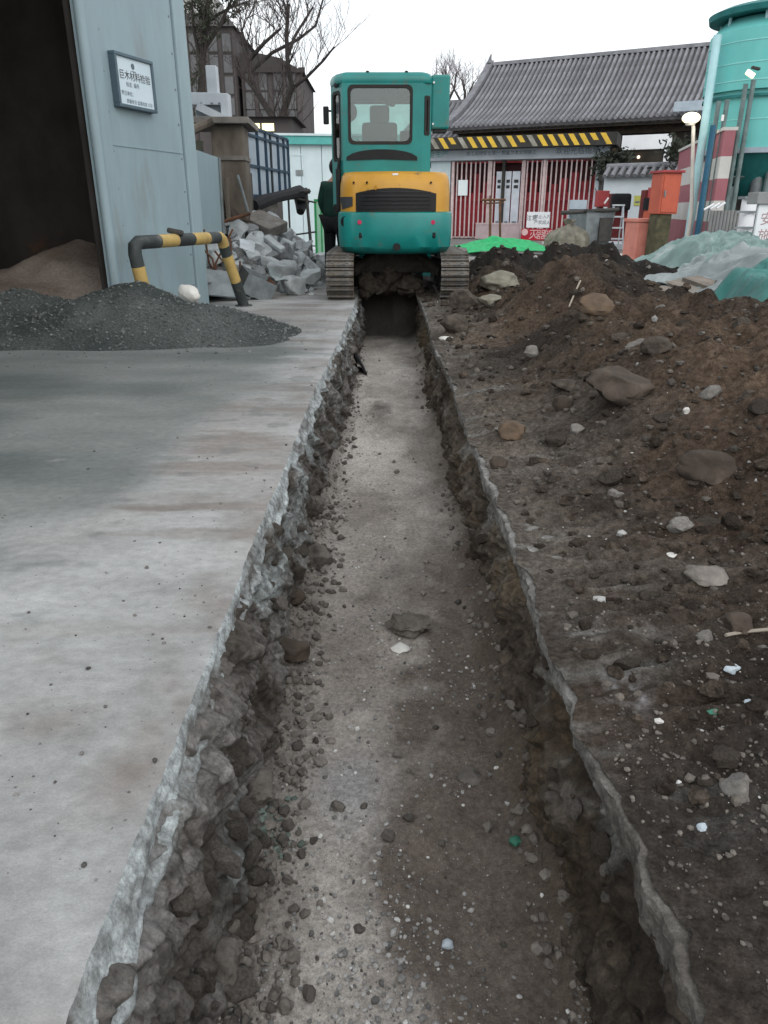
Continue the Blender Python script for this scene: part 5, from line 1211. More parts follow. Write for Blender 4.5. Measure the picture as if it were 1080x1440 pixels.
def tiled_roof(root, F, s0, s1, ze, zr, dep_e, dep_r, pitch, par_name='roof', bow=0.42):
    prof = []
    for k in range(9):
        t = k / 8; prof.append((dep_e + (dep_r - dep_e) * t, ze + (zr - ze) * (t - bow * t * (1 - t))))
    b = MB(); lo = [Vector((s0, y, z - 0.10)) for y, z in prof]; hi = [Vector((s1, y, z - 0.10)) for y, z in prof]
    low = [v - Vector((0, 0, 0.16)) for v in lo]; low2 = [v - Vector((0, 0, 0.16)) for v in hi]
    b.loft([lo + low[::-1], hi + low2[::-1]]); rf = b.build(par_name, 'tile_trough', root)
    t = MB(); r = pitch * 0.30; rings = []
    for i, (y, z) in enumerate(prof):
        i0, i1 = max(0, i - 1), min(8, i + 1); ty, tz = prof[i1][0] - prof[i0][0], prof[i1][1] - prof[i0][1]; L = math.hypot(ty, tz); ny, nz = -tz / L, ty / L
        rings.append([Vector((r * math.cos(a), y + ny * (r * 1.15 * math.sin(a)), z - 0.10 + nz * (r * 1.15 * math.sin(a)))) for a in [math.pi * q / 5 for q in range(6)]])
    t.loft(rings); me = t.mesh('tile_row', True)
    dk = MB(); dk.tube([(0, dep_e - 0.03, ze - 0.09), (0, dep_e + 0.02, ze - 0.09)], r * 1.12, 8); dme = dk.mesh('tile_end')
    n = int((s1 - s0) / pitch)
    for k in range(n + 1):
        o = link('tile_row', me, MATS['tile_grey'], rf, (s0 + k * pitch, 0, 0))
        o = link('tile_end', dme, MATS['tile_grey'], rf, (s0 + k * pitch, 0, 0))
    return rf, prof
HL = thing('tiled_hall', 'long traditional hall with a curved grey tiled roof', 'building', FH.loc(), FH.rot)
se, ze = FH.px(648, 172, -0.7); sr, zr = FH.px(674, 86, 4.2)
ze = (ze + FH.px(948, 159, -0.7)[1]) / 2; zr = (zr + FH.px(985, 67, 4.2)[1]) / 2
s_end = FH.px(1075, 150)[0]; s_l = (se + sr) / 2
rf, prof = tiled_roof(HL, FH, s_l, s_end, ze, zr, -0.7, 4.2, 0.225)
b = MB(); b.b2((s_l - 0.15, 4.05, zr - 0.12), (s_end, 4.4, zr + 0.02)); b.build('ridge', 'tile_grey', rf)
b = MB()
n = len(prof); b.loft([[Vector((s_l - 0.22, y, z - 0.16)), Vector((s_l + 0.10, y, z - 0.16)), Vector((s_l + 0.10, y, z + 0.12)), Vector((s_l - 0.22, y, z + 0.12))] for y, z in prof]); b.build('gable_ridge', 'tile_grey', rf)
b = MB(); b.tube([(s_l - 0.06, 4.1, zr), (s_l - 0.05, 4.1, zr + 0.2), (s_l + 0.0, 4.1, zr + 0.38)], [0.14, 0.07, 0.02], 8); b.build('ridge_finial', 'tile_grey', rf)
b = MB(); b.b2((s_l + 0.3, 0.3, 0), (s_end, 3.8, ze - 0.3)); b.build('wall', 'hall_wall', HL)
b = MB(); b.b2((s_l + 0.25, 0.0, ze - 0.62), (s_end, 0.25, ze - 0.28)); b.build('eave_beam', 'hall_beam', HL)
b = MB(); b.prism([(s_l + 0.2, -0.6, ze - 0.30), (s_l + 0.2, 0.5, ze - 0.12), (s_l + 0.2, 0.5, ze - 0.20), (s_l + 0.2, -0.6, ze - 0.38)], (s_end - s_l - 0.2, 0, 0)); b.build('soffit', 'hall_dark', HL)
b = MB(); b.b2((s_l + 0.28, 0.1, ze - 1.3), (s_end, 0.28, ze - 0.64)); b.build('lintel', 'hall_dark', HL)
rft = MB(); rft.box((0, -0.28, ze - 0.30), (0.09, 0.75, 0.09), (-0.12, 0, 0)); rme = rft.mesh('rafter')
k = 0
while s_l + 0.3 + k * 0.34 < s_end - 0.2: link('rafter', rme, MATS['hall_beam'], HL, (s_l + 0.3 + k * 0.34, 0, 0)); k += 1
for px_ in (655, 720, 790, 868, 945):
    s = FH.px(px_, 190)[0]; b = MB(); b.tube([(s, 0.12, 0), (s, 0.12, ze - 0.64)], 0.16, 12); b.build('column', 'hall_beam', HL)
s0, z0 = FH.px(948, 158, -0.75); s1, z1 = FH.px(1000, 141, -0.75)
b = MB(); b.b2((s0, -0.98, z0), (s1, -0.93, z1)); b.build('eave_board', 'container_grey', HL)
# white shop front under the eaves
mat('shop_white', (0.78, 0.80, 0.82), (0.70, 0.72, 0.75), scale=2, rough=0.5, bump=0.03)
mat('shop_glass', (0.025, 0.022, 0.02), (0.05, 0.04, 0.03), scale=1.2, rough=0.15, bump=0)
mat('shop_lamp', (0.9, 0.7, 0.6), None, rough=0.5, bump=0, emit=((1.0, 0.75, 0.6), 1.3))
SF = Frame(FH.loc(FH.px(875, 200, -1.5)[0], -1.5)[:2], FH.loc(FH.px(944, 200, -1.5)[0], -1.5)[:2])
SW = thing('shop_window', 'white framed shop window with a wide white sign band under the eaves', 'window', SF.loc(), SF.rot)
def q2(px, py, dep=0): return SF.px(px, py, dep)
sa, zt = q2(876, 191); sb, zb = q2(942, 209); zs = q2(900, 238)[1]
b = MB(); b.b2((0, -0.06, zb), (SF.len, 0.1, zt), 0.01); b.build('sign_band', 'shop_white', SW)
b = MB(); b.b2((SF.len - 0.2, -0.05, zs - 0.2), (SF.len, 0.1, zb - 0.003)); b.build('frame_post', 'shop_white', SW)
b = MB(); b.b2((0.0, -0.03, zs - 0.2), (0.08, 0.1, zb - 0.003)); b.build('frame_post', 'steel_grey', SW)
b = MB(); b.b2((0.08, 0.02, zs - 0.2), (SF.len - 0.2, 0.06, zb - 0.003)); b.build('pane', 'shop_glass', SW)
b = MB(); b.b2((0, -0.03, 0.0), (SF.len, 0.1, zs - 0.203)); b.build('panel', 'hall_wall', SW)
s_, z_ = q2(898, 221); v, f = ICO[2]; fast_mesh('lamp', v * 0.06 + np.array([s_, -0.02, z_]), f, None, MATS['shop_lamp'], True, SW)

# lower wing on the left
FL = Frame(Vector((XG(560, 40.0), 40.0)), Vector((XG(652, 38.6), 38.6)))
LW = thing('tiled_wing', 'lower tiled wing left of the long hall, half hidden by the excavator', 'building', FL.loc(), FL.rot)
ze2 = FL.px(620, 192, -0.5)[1]; zr2 = FL.px(620, 142, 3.4)[1]
rf2, p2 = tiled_roof(LW, FL, 0.0, FL.len, ze2, zr2, -0.5, 3.4, 0.27, bow=0.3)
b = MB(); b.b2((0, 3.3, zr2 - 0.15), (FL.len, 3.6, zr2 + 0.0)); b.build('ridge', 'tile_grey', rf2)
b = MB(); b.b2((0.1, 0.3, 0), (FL.len - 0.1, 3.2, ze2 - 0.3)); b.build('wall', 'hall_wall', LW)

# ================================================================ gatehouse: striped canopy, sign beam, red barred gate
mat('stripe_yellow', (0.70, 0.46, 0.05), (0.55, 0.36, 0.05), scale=3, rough=0.6, bump=0.05, c3=(0.22, 0.17, 0.10), s3=2.5, t3=0.62)
mat('stripe_faded', (0.34, 0.33, 0.29), (0.18, 0.17, 0.14), scale=3, rough=0.7, bump=0.05)
mat('canopy_black', (0.022, 0.022, 0.02), (0.04, 0.038, 0.034), scale=3, rough=0.7, bump=0.05)
mat('beam_blue', (0.52, 0.57, 0.62), (0.42, 0.47, 0.52), scale=2, rough=0.6, bump=0.03)
mat('gate_red', (0.31, 0.024, 0.035), (0.20, 0.016, 0.024), scale=2, rough=0.6, bump=0.05)
mat('gate_dark', (0.06, 0.012, 0.014), (0.03, 0.008, 0.01), scale=2, rough=0.8, bump=0.05)
mat('bar_pale', (0.58, 0.47, 0.47), (0.44, 0.34, 0.34), scale=6, rough=0.6, bump=0.05, vary=0.12)
mat('door_pale', (0.55, 0.58, 0.64), (0.44, 0.47, 0.53), scale=3, rough=0.5, bump=0.03)
mat('paper', (0.72, 0.80, 0.82), (0.68, 0.76, 0.78), rough=0.8, bump=0.02)
mat('pink_grey', (0.46, 0.37, 0.38), (0.38, 0.30, 0.31), scale=3, rough=0.7, bump=0.05)
mat('sign_red', (0.42, 0.018, 0.035), (0.34, 0.014, 0.028), scale=3, rough=0.5, bump=0.02)
mat('letter_pink', (0.75, 0.5, 0.5), None, rough=0.6, bump=0)
FG = Frame(Vector((XG(585, 32.2), 32.2)), Vector((XG(845, 29.6), 29.6)))
GT = thing('barred_gate', 'dark red gate with pale vertical bars under a striped canopy', 'gate', FG.loc(), FG.rot)
def gp(px, py, dep=0): return FG.px(px, py, dep)
g0 = gp(635, 300)[0]; g1 = gp(840, 300)[0]; gz1 = (gp(640, 228)[1] + gp(838, 222)[1]) / 2
b = MB(); b.b2((g0, 0.10, 0.0), (g1, 0.16, gz1 * 0.60)); b.build('board_panel', 'gate_red', GT)
b = MB(); b.b2((g0, 0.30, gz1 * 0.5), (g1, 0.36, gz1 - 0.02)); b.build('back_panel', 'gate_dark', GT)
np_ = 15
for k in range(np_):
    x = g0 + (g1 - g0) * (k + 0.5) / np_; b = MB(); b.b2((x - (g1 - g0) / np_ * 0.36, 0.18, gz1 * 0.55), (x + (g1 - g0) / np_ * 0.30, 0.22, gz1 * (0.70 + 0.18 * ((k * 7) % 5) / 5))); b.build('red_slat', 'gate_red', GT)
brm = MB(); brm.b2((-0.026, -0.02, 0.06), (0.026, 0.02, gz1 - 0.03)); bme = brm.mesh('bar')
nb = 31
for k in range(nb + 1):
    x = g0 + (g1 - g0) * k / nb
    if 0.30 < k / nb < 0.46: continue
    link('bar', bme, MATS['bar_pale'], GT, (x, 0, 0))
for z in (0.05, gz1 * 0.58 - 0.2, gz1 - 0.05):
    b = MB(); b.b2((g0, 0.024, z - 0.03), (g1, 0.06, z + 0.03)); b.build('rail', 'bar_pale' if z < 1 else 'gate_red', GT)
for px_, w in ((636, .10), (687, .16), (734, .10), (762, .09), (839, .16)):
    x = gp(px_, 290)[0]; b = MB(); b.b2((x - w / 2, -0.06, 0), (x + w / 2, 0.08, gz1)); b.build('gate_post', 'bar_pale', GT)
x0, x1 = gp(696, 290)[0], gp(729, 290)[0]; zd0, zd1 = gp(712, 314)[1], gp(712, 241)[1]
xm = gp(706, 290)[0]
for a, c in ((x0, xm - 0.06), (xm + 0.06, (xm + x1) / 2 - 0.02), ((xm + x1) / 2 + 0.02, x1)):
    b = MB(); b.b2((a, 0.0, 0.1), (c, 0.05, zd1), 0.01); dl = b.build('door_leaf', 'door_pale', GT)
    for zf in (0.86, 0.78, 0.25, 0.12):
        b = MB(); b.b2((a + (c - a) * 0.25, -0.015, zd1 * zf - 0.06), (c - (c - a) * 0.2, -0.003, zd1 * zf + 0.05)); b.build('door_mark', 'ink_dark' if zf > 0.5 else 'ink_grey', dl)
b = MB(); b.b2((xm - 0.055, -0.08, 0), (xm + 0.055, 0.09, gz1)); b.build('dark_post', 'canopy_black', GT)
x = gp(737, 290)[0]
# sign beam with its line of characters
z0 = (gp(640, 227)[1] + gp(840, 221)[1]) / 2; z1 = (gp(640, 211)[1] + gp(840, 204)[1]) / 2
b = MB(); b.b2((0, -0.20, z0), (FG.len, 0.25, z1), 0.02); sb_ = b.build('sign_beam', 'beam_blue', GT)
tx = [gp(p_, 217, -0.2) for p_ in (655, 755)]
text('lettering', '施工现场安全第一 质量为本文明施工', (tx[1][0] - tx[0][0]) / 16.5, MATS['ink_grey'], sb_, ((tx[0][0] + tx[1][0]) / 2, -0.206, (z0 + z1) / 2 + 0.02), RX)
tx = gp(812, 212, -0.2); text('lettering', '欢迎光临指导', 0.26, MATS['ink_grey'], sb_, (tx[0], -0.206, (z0 + z1) / 2 + 0.02), RX)
tx = gp(612, 219, -0.2); text('lettering', '安全生产', 0.26, MATS['cabin_teal'], sb_, (tx[0], -0.206, (z0 + z1) / 2 + 0.02), RX)
b = MB(); b.b2((0.0, 0.0, 0.0), (g0 - 0.1, 0.12, z0 - 0.003)); b.build('side_wall', 'cabin_white', GT)
b = MB(); b.b2((gp(601, 230)[0], -0.03, gp(601, 236)[1]), (gp(606, 230)[0], -0.003, gp(601, 229)[1])); b.build('vent', 'ink_dark', GT)
# canopy fascia with slanted stripes
c0 = gp(575, 200, -0.8)[0]; c1 = gp(868, 193, -0.8)[0]; cz0 = (gp(600, 211, -0.8)[1] + gp(860, 203, -0.8)[1]) / 2; cz1 = (gp(600, 196, -0.8)[1] + gp(860, 183, -0.8)[1]) / 2
b = MB(); b.b2((c0, -0.80, cz0), (c1, 0.9, cz1)); cn_ = b.build('canopy', 'canopy_black', GT)
k = 0; x = c0 + 0.05; hgt = cz1 - cz0
while x + 0.5 < c1:
    j = (k * 13) % 7; m_ = 'stripe_faded' if j in (2, 5) and k < 14 else 'stripe_yellow'; cutb = 0.0 if j != 3 else 0.35
    b = MB(); b.prism([(x + 0.26 - 0.26 * cutb, -0.806, cz0 + 0.02 + hgt * cutb), (x + 0.44 - 0.26 * cutb, -0.806, cz0 + 0.02 + hgt * cutb), (x + 0.19, -0.806, cz1 - 0.02), (x, -0.806, cz1 - 0.02)], (0, 0.005, 0)); b.build('stripe', m_, cn_)
    x += 0.37; k += 1
b = MB(); b.b2((gp(845, 200)[0] - 0.05, -0.1, 0), (gp(845, 200)[0] + 0.12, 0.1, cz0)); b.build('gate_post', 'beam_blue', GT)
# notices on and before the gate
def flat(name, label, cat, px0, py0, px1, py1, dep, m, stand=False):
    s0, z0 = FG.px(px0, py1, dep); s1, z1 = FG.px(px1, py0, dep)
    R = thing(name, label, cat, FG.loc(s0, dep, 0 if stand else z0), FG.rot); h = z1 - (0 if stand else z0); zl = 0 if not stand else max(0.02, z0)
    b = MB(); b.b2((0, -0.015, zl), (s1 - s0, 0.0, h), 0.0); b.build('board', m, R)
    return R, s1 - s0, h, zl
flat('notice_paper', 'blank pale notice sheet taped to the gate bars', 'notice', 644, 253, 658, 275, -0.03, 'paper')
R, w, h, zl = flat('site_board', 'low pink-grey board standing before the gate doors', 'board', 668, 314, 731, 342, -0.6, 'pink_grey', True)
b = MB(); b.b2((0, -0.03, h - 0.05), (w, 0.01, h + 0.01)); b.build('top_rail', 'bar_pale', R)
for xx_ in (0.05, w - 0.05):
    b = MB(); b.b2((xx_ - 0.03, 0.0, 0), (xx_ + 0.03, 0.05, h)); b.build('leg', 'steel_dark', R)
R, w, h, zl = flat('white_sign', 'white lettered sign above the red sign beside the gate', 'sign', 740, 298, 774, 320, -1.2, 'shop_white')
text('lettering', '注意', 0.20, MATS['ink_dark'], R, (w * 0.22, -0.018, h * 0.6), RX)
text('lettering', '禁止入内', 0.15, MATS['ink_grey'], R, (w * 0.68, -0.018, h * 0.68), RX)
text('lettering', '严禁烟火', 0.15, MATS['ink_grey'], R, (w * 0.68, -0.018, h * 0.32), RX)
for xx_ in (0.06, w - 0.06):
    b = MB(); b.b2((xx_ - 0.02, 0.005, -R.location.z), (xx_ + 0.02, 0.03, h)); b.build('leg', 'steel_grey', R)
R, w, h, zl = flat('red_sign', 'red sign board with pink characters at the foot of the gate', 'sign', 732, 322, 776, 343, -1.3, 'sign_red', True)
for j, ch in enumerate('灭器架'):
    text('lettering', ch, 0.36, MATS['letter_pink'], R, (w * (0.42 + 0.24 * j), -0.018, h * 0.48), RX)
b = MB(); b.tube([(w * 0.12, -0.018, h * 0.72), (w * 0.12, -0.03, h * 0.72)], 0.12, 14); b.build('emblem', 'letter_pink', R)
# rusty trestle in front of the gate
Yr = 21.0
TS = thing('rusty_trestle', 'rusty T-shaped pipe trestle standing in front of the gate', 'trestle', (XG(697, Yr), Yr, 0), 0)
def L4(px, py): return AT(px, py, Yr) - Vector((XG(697, Yr), Yr, 0))
for a, c, r in (((690, 275), (689, 345), 0.035), ((703, 283), (704, 345), 0.03), ((677, 281), (711, 281), 0.03), ((680, 286), (708, 285), 0.02)):
    p0, p1 = L4(*a), L4(*c)
    if abs(p0.z - p1.z) > 0.3: p1.z = 0.0
    b = MB(); b.tube([p0, p1], r, 8); b.build('pipe', 'rust', TS)

# ================================================================ bright green net, planks, sack, bin
mat('net_green', (0.03, 0.42, 0.15), (0.02, 0.28, 0.10), scale=9, rough=0.7, bump=0.5, bscale=60, bdist=0.03)
def cloth(name, label, cat, c4, hfun, m, nu=70, nv=50, seed=0, ragged=0.06, thick=0.012, parent=None):
    u, v = np.meshgrid(np.linspace(0, 1, nu), np.linspace(0, 1, nv)); c = np.array([[p[0], p[1]] for p in c4], float)
    uu = u + ragged * 0.5 * fbm(v * 4, 1.0 + 0 * v, 0, 3, seed) * (np.abs(u - 0.5) * 2) ** 4; vv = v + ragged * fbm(u * 5, 2.0 + 0 * u, 0, 3, seed + 1) * (np.abs(v - 0.5) * 2) ** 3
    X = (1 - uu) * (1 - vv) * c[0, 0] + uu * (1 - vv) * c[1, 0] + uu * vv * c[2, 0] + (1 - uu) * vv * c[3, 0]
    Y = (1 - uu) * (1 - vv) * c[0, 1] + uu * (1 - vv) * c[1, 1] + uu * vv * c[2, 1] + (1 - uu) * vv * c[3, 1]
    Z = hfun(X, Y, u, v)
    o0 = Vector((float(X.mean()), float(Y.mean()), 0))
    o = grid(name, X - o0.x, Y - o0.y, Z, None, MATS[m], False, o0, parent)
    s = o.modifiers.new('thick', 'SOLIDIFY'); s.thickness = thick; s.offset = 1
    return tag(o, label, cat)
def ridged(x, seed): return 1 - np.abs(x)
g4 = [G(640, 352)[:2], G(765, 357)[:2], (G(752, 342)[0] * 0.82, 19.2), (G(650, 342)[0] * 0.78, 19.2)]
def net_h(X, Y, u, v):
    f = 0.5 + 0.6 * crease(X * 2.2 + 0.4 * Y, Y * 1.6, 130) + 0.35 * crease(X * 5, Y * 4, 131)
    return (0.06 + 0.26 * np.sin(np.pi * np.clip(v, 0, 1)) ** 0.8 * (0.7 + 0.5 * f) * (0.6 + 0.6 * np.exp(-((u - 0.5) / 0.2) ** 2))) * (np.sin(np.pi * np.clip(u, 0.02, 0.98)) ** 0.35) + 0.05 * f + 0.05
cloth('green_net', 'crumpled bright green netting on the ground before the gate', 'netting', g4, net_h, 'net_green', 90, 60, 5)
mat('plank_white', (0.62, 0.60, 0.55), (0.50, 0.48, 0.44), scale=4, rough=0.8, bump=0.1, stretch=(0.3, 3, 1), vary=0.08)
for k, (pa, pb, w, lb) in enumerate((((742, 352), (838, 356), 1.1, 'long pale plank lying flat behind the dark earth ridge'), ((765, 347), (830, 347), 0.8, 'shorter pale plank just behind the long one'), ((800, 358), (868, 364), 0.9, 'pale plank on the ground leading to the tarpaulin'), ((846, 344), (890, 350), 1.0, 'pale violet board lying below the white ladder'))):
    a, c = G(*pa), G(*pb); d = c - a
    b = MB(); b.box((0, 0, 0.05 + 0.05 * (k == 1)), (d.length, w, 0.07 + 0.1 * (k == 3)), None, 0.01)
    o = b.build('plank', 'plank_white' if k != 3 else 'white_steel', None, loc=(a + c) / 2); o.rotation_euler = (0, 0, math.atan2(d.y, d.x)); tag(o, lb, 'plank')
mat('sack_grey', (0.21, 0.20, 0.165), (0.11, 0.105, 0.085), scale=5, rough=0.9, bump=0.4, bscale=14)
rings = []
for z, r in ((0.0, 0.36), (0.06, 0.44), (0.2, 0.50), (0.36, 0.48), (0.5, 0.40), (0.6, 0.26), (0.66, 0.12), (0.70, 0.07), (0.76, 0.11), (0.82, 0.15)):
    ring_ = []
    for q in range(72):
        a = 2 * math.pi * q / 72; w_ = float(0.13 * crease(a * 2.1, z * 1.6, 141) + 0.16 * crease(a * 5.2, z * 1.0 + 3, 142)) * (0.5 + z)
        ring_.append(Vector((r * 1.12 * (1 + w_) * math.cos(a) + 0.06 * z, r * 0.85 * (1 + w_) * math.sin(a), z + 0.03 * math.cos(a * 3))))
    rings.append(ring_)
rings[0] = [Vector((v.x, v.y, 0.0)) for v in rings[0]]
b = MB(); b.loft(rings); o = b.build('covered_sack', 'sack_grey', None, False, loc=(XG(795, 20.5), 20.5, 0)); tag(o, 'bulging grey tied sack with folds standing beside the bin', 'sack')
Yb2 = 21.0
BN = thing('metal_bin', 'dark grey metal bin cart with a shaft, beside the bulging sack', 'bin', (XG(828, Yb2), Yb2, 0), 0.15)
zt = ZY(297, Yb2); wB = (XG(848, Yb2) - XG(808, Yb2)) / 2
b = MB(); b.loft([[Vector((x * wB * 0.85, y * 0.45, 0.22)) for x, y in ((-1, -1), (1, -1), (1, 1), (-1, 1))], [Vector((x * wB, y * 0.55, zt)) for x, y in ((-1, -1), (1, -1), (1, 1), (-1, 1))]]); b.build('tub', 'steel_grey', BN)
b = MB(); b.b2((-wB * 0.05, -0.58, 0.30), (wB * 0.85, -0.50, zt * 0.85)); b.build('opening', 'steel_dark', BN)
b = MB(); f_ = lambda u, v: Vector((u, v, zt)); b.ring(rrect(-wB - .06, wB + .06, -.61, .61, .05, f_, 2), rrect(-wB + .06, wB - .06, -.49, .49, .05, f_, 2), (0, 0, 0.05)); b.build('rim', 'steel_dark', BN)
b = MB(); b.tube([(-wB * 2.6, -0.3, zt - 0.04), (wB * 1.1, -0.66, zt + 0.04)], 0.05, 8); b.build('shaft', 'steel_dark', BN)
for sx in (-0.7, 0.7):
    for sy in (-0.3, 0.3):
        b = MB(); b.tube([(sx * wB - 0.04, sy, 0.11), (sx * wB + 0.04, sy, 0.11)], 0.11, 14); b.build('wheel', 'rubber', BN, True)
b = MB(); b.b2((-wB * 0.75, -0.1, 0.11), (wB * 0.75, 0.1, 0.22)); b.build('axle_beam', 'steel_dark', BN)
b = MB(); b.b2((-wB * 1.05, 0.62, zt * 0.3), (wB * 0.2, 0.68, zt + 0.28)); b.build('back_sheet', 'container_grey', BN)

# ================================================================ white wall, fire point, cabinet, striped wall
mat('wall_white', (0.60, 0.66, 0.69), (0.52, 0.58, 0.61), scale=1.5, rough=0.8, bump=0.08, c3=(0.40, 0.44, 0.45), s3=1.2, t3=0.62)
mat('red_dull', (0.36, 0.06, 0.06), (0.26, 0.04, 0.045), scale=4, rough=0.6, bump=0.05)
mat('orange', (0.48, 0.105, 0.06), (0.40, 0.085, 0.05), scale=3, rough=0.5, bump=0.03)
mat('salmon', (0.60, 0.24, 0.19), (0.50, 0.18, 0.14), scale=4, rough=0.6, bump=0.05)
mat('wine', (0.16, 0.025, 0.025), (0.10, 0.018, 0.018), scale=4, rough=0.7, bump=0.05)
mat('band_wine', (0.33, 0.13, 0.15), (0.27, 0.10, 0.12), scale=1.5, rough=0.8, bump=0.05)
mat('band_white', (0.55, 0.55, 0.52), (0.46, 0.46, 0.44), scale=1.5, rough=0.8, bump=0.05)
mat('lemon', (0.50, 0.50, 0.12), None, rough=0.7, bump=0)
mat('moss_brown', (0.11, 0.10, 0.06), (0.05, 0.05, 0.03), scale=6, rough=0.95, bump=0.4)
FW = Frame(Vector((XG(841, 28.8), 28.8)), Vector((XG(944, 27.2), 27.2)))
WW = thing('white_wall', 'white boundary wall with a grey tiled coping right of the gate', 'wall', FW.loc(), FW.rot); zt = FW.px(890, 249)[1]
b = MB(); b.b2((0, 0, 0), (FW.len, 0.3, zt)); b.build('wall_face', 'wall_white', WW)
b = MB(); b.b2((0, -0.03, 0), (FW.len, -0.002, 0.45)); b.build('wall_base', 'cabin_teal', WW)
b = MB(); b.prism([(0, -0.22, zt), (0, 0.52, zt), (0, 0.15, zt + 0.30)], (FW.len, 0, 0)); cp = b.build('coping', 'tile_trough', WW)
cm = MB(); cm.tube([(0, -0.25, zt + 0.03), (0, 0.15, zt + 0.34)], 0.085, 8); cme = cm.mesh('coping_tile', True)
for k in range(int(FW.len / 0.27) + 1): link('coping_tile', cme, MATS['tile_grey'], cp, (0.1 + k * 0.27, 0, 0))
b = MB(); b.tube([(0, 0.15, zt + 0.36), (FW.len, 0.15, zt + 0.36)], 0.10, 10); b.build('coping_ridge', 'tile_grey', cp)
s0, z0 = FW.px(891, 289); s1, z1 = FW.px(903, 275)
o = thing('yellow_notice', 'small yellow-green notice on the white wall', 'notice', FW.loc(s0, 0, z0), FW.rot); b = MB(); b.b2((0, -0.03, 0), (s1 - s0, -0.004, z1 - z0)); b.build('plate', 'lemon', o); b = MB(); b.b2((0.05, -0.034, 0.08), (s1 - s0 - 0.05, -0.031, 0.14)); b.build('print', 'ink_grey', o)
# plants on top
mat('shrub', (0.05, 0.06, 0.045), (0.03, 0.035, 0.025), scale=4, rough=0.9, bump=0)
rs = np.random.RandomState(77)
for (px_, py_, Y, s, lb) in ((850, 228, 29.4, 0.55, 'dark leafy plant above the coping beside the gate'), (873, 225, 29.4, 0.4, 'small dark plant above the coping by the shop window'), (953, 215, 27.5, 0.6, 'grey leafy plant between shop window and striped wall')):
    p = AT(px_, py_, Y); T = thing('potted_plant', lb, 'plant', (p.x, p.y, 0), 0); zc = p.z
    b = MB(); b.lathe([(0.12, zc - 0.75), (0.18, zc - 0.45)], 12); b.b2((-0.1, -0.1, 0), (0.1, 0.1, zc - 0.75)); b.build('pot', 'hall_wall', T)
    N = 260; Q = np.empty((N * 4, 3))
    for i in range(N):
        c = rs.normal(size=3) * np.array([s * .45, .2, s * .45]) + np.array([0, 0, zc]); a = rs.normal(size=3); a /= np.linalg.norm(a); bb = np.cross(a, rs.normal(size=3)); bb /= np.linalg.norm(bb); q = rs.uniform(.04, .11)
        Q[i * 4:i * 4 + 4] = c + np.array([a * q + bb * q * .4, a * q - bb * q * .4, -a * q - bb * q * .4, -a * q + bb * q * .4])
    fast_mesh('leaves', Q, np.arange(N * 4).reshape(-1, 4), None, MATS['shrub'], False, T)
def box_thing(name, label, cat, px0, py0, px1, py1, Y, dep, m, rz=0.0, zb=None, parts=()):
    z1 = ZY(py0, Y); z0 = ZY(py1, Y) if zb is None else zb; x0, x1 = XG(px0, Y, (z0 + z1) / 2), XG(px1, Y, (z0 + z1) / 2)
    T = thing(name, label, cat, ((x0 + x1) / 2, Y, 0), rz); w = x1 - x0
    b = MB(); b.b2((-w / 2, 0, z0), (w / 2, dep, z1), 0.02); b.build('body', m, T)
    return T, w, z0, z1
Yf = 24.5
T, w, z0, z1 = box_thing('red_hose_box', 'pink-red hose box on a post just right of the gate', 'hose box', 841, 268, 857, 291, Yf, 0.3, 'red_dull', 0.1)
b = MB(); b.b2((-w / 2 + 0.03, -0.02, z0 + 0.04), (w / 2 - 0.03, -0.003, z1 - 0.04)); b.build('door', 'red_dull', T)
b = MB(); b.b2((-0.06, 0.1, 0), (0.06, 0.2, z0)); b.build('post', 'wine', T)
b = MB(); b.box((0.08, -0.025, (z0 + z1) / 2 - 0.05), (0.05, 0.02, 0.2), (0, 0.6, 0)); b.build('handle', 'decal_white', T)
T, w, z0, z1 = box_thing('dark_red_stand', 'dark red stand with a black top beside the white ladder', 'stand', 857, 272, 882, 340, Yf + 0.8, 0.4, 'wine', 0, 0.0)
b = MB(); b.box((0, -0.05, z1 - 0.25), (w * 1.05, 0.35, 0.5), None, 0.1); b.build('black_cover', 'trousers_black', T)
T, w, z0, z1 = box_thing('orange_drum', 'orange and red drum stand with a black band before the white wall', 'drum', 903, 267, 926, 340, Yf - 1, 0.4, 'wine', 0, 0.0)
b = MB(); b.tube([(0.02, -0.05, z1 - 1.25), (0.02, -0.05, z1 - 0.55)], 0.26, 16); b.build('drum_body', 'orange', T)
b = MB(); b.tube([(0.02, -0.05, z1 - 0.55), (0.02, -0.05, z1 - 0.22)], 0.29, 16); b.build('drum_band', 'trousers_black', T)
b = MB(); b.tube([(0.04, -0.05, z1 - 0.22), (0.04, -0.05, z1 + 0.06)], 0.22, 16); b.build('drum_cap', 'red_dull', T)
Yd = 22.5
LD = thing('white_ladder', 'small white A-shaped ladder below the hose box', 'ladder', (XG(864, Yd), Yd, 0), 0); zt = ZY(289, Yd)
for sx in (-1, 1):
    b = MB(); b.tube([(sx * 0.24, 0, 0), (sx * 0.13, 0.05, zt)], 0.025, 8); b.build('rail', 'white_steel', LD); b = MB(); b.tube([(sx * 0.24, 0.5, 0), (sx * 0.13, 0.09, zt)], 0.02, 8); b.build('rail', 'white_steel', LD)
for k in range(1, 4):
    z = zt * k / 4; hw = 0.24 - 0.11 * k / 4; b = MB(); b.b2((-hw, -0.03, z - 0.02), (hw, 0.06, z + 0.02)); b.build('rung', 'white_steel', LD)
b = MB(); b.b2((-0.16, 0.0, zt - 0.01), (0.16, 0.14, zt + 0.03)); b.build('top_step', 'white_steel', LD)
T, w, z0, z1 = box_thing('salmon_tub', 'salmon pink tub standing behind the tarpaulin', 'tub', 893, 312, 922, 352, 17.5, 0.55, 'salmon', 0.2, 0.0)
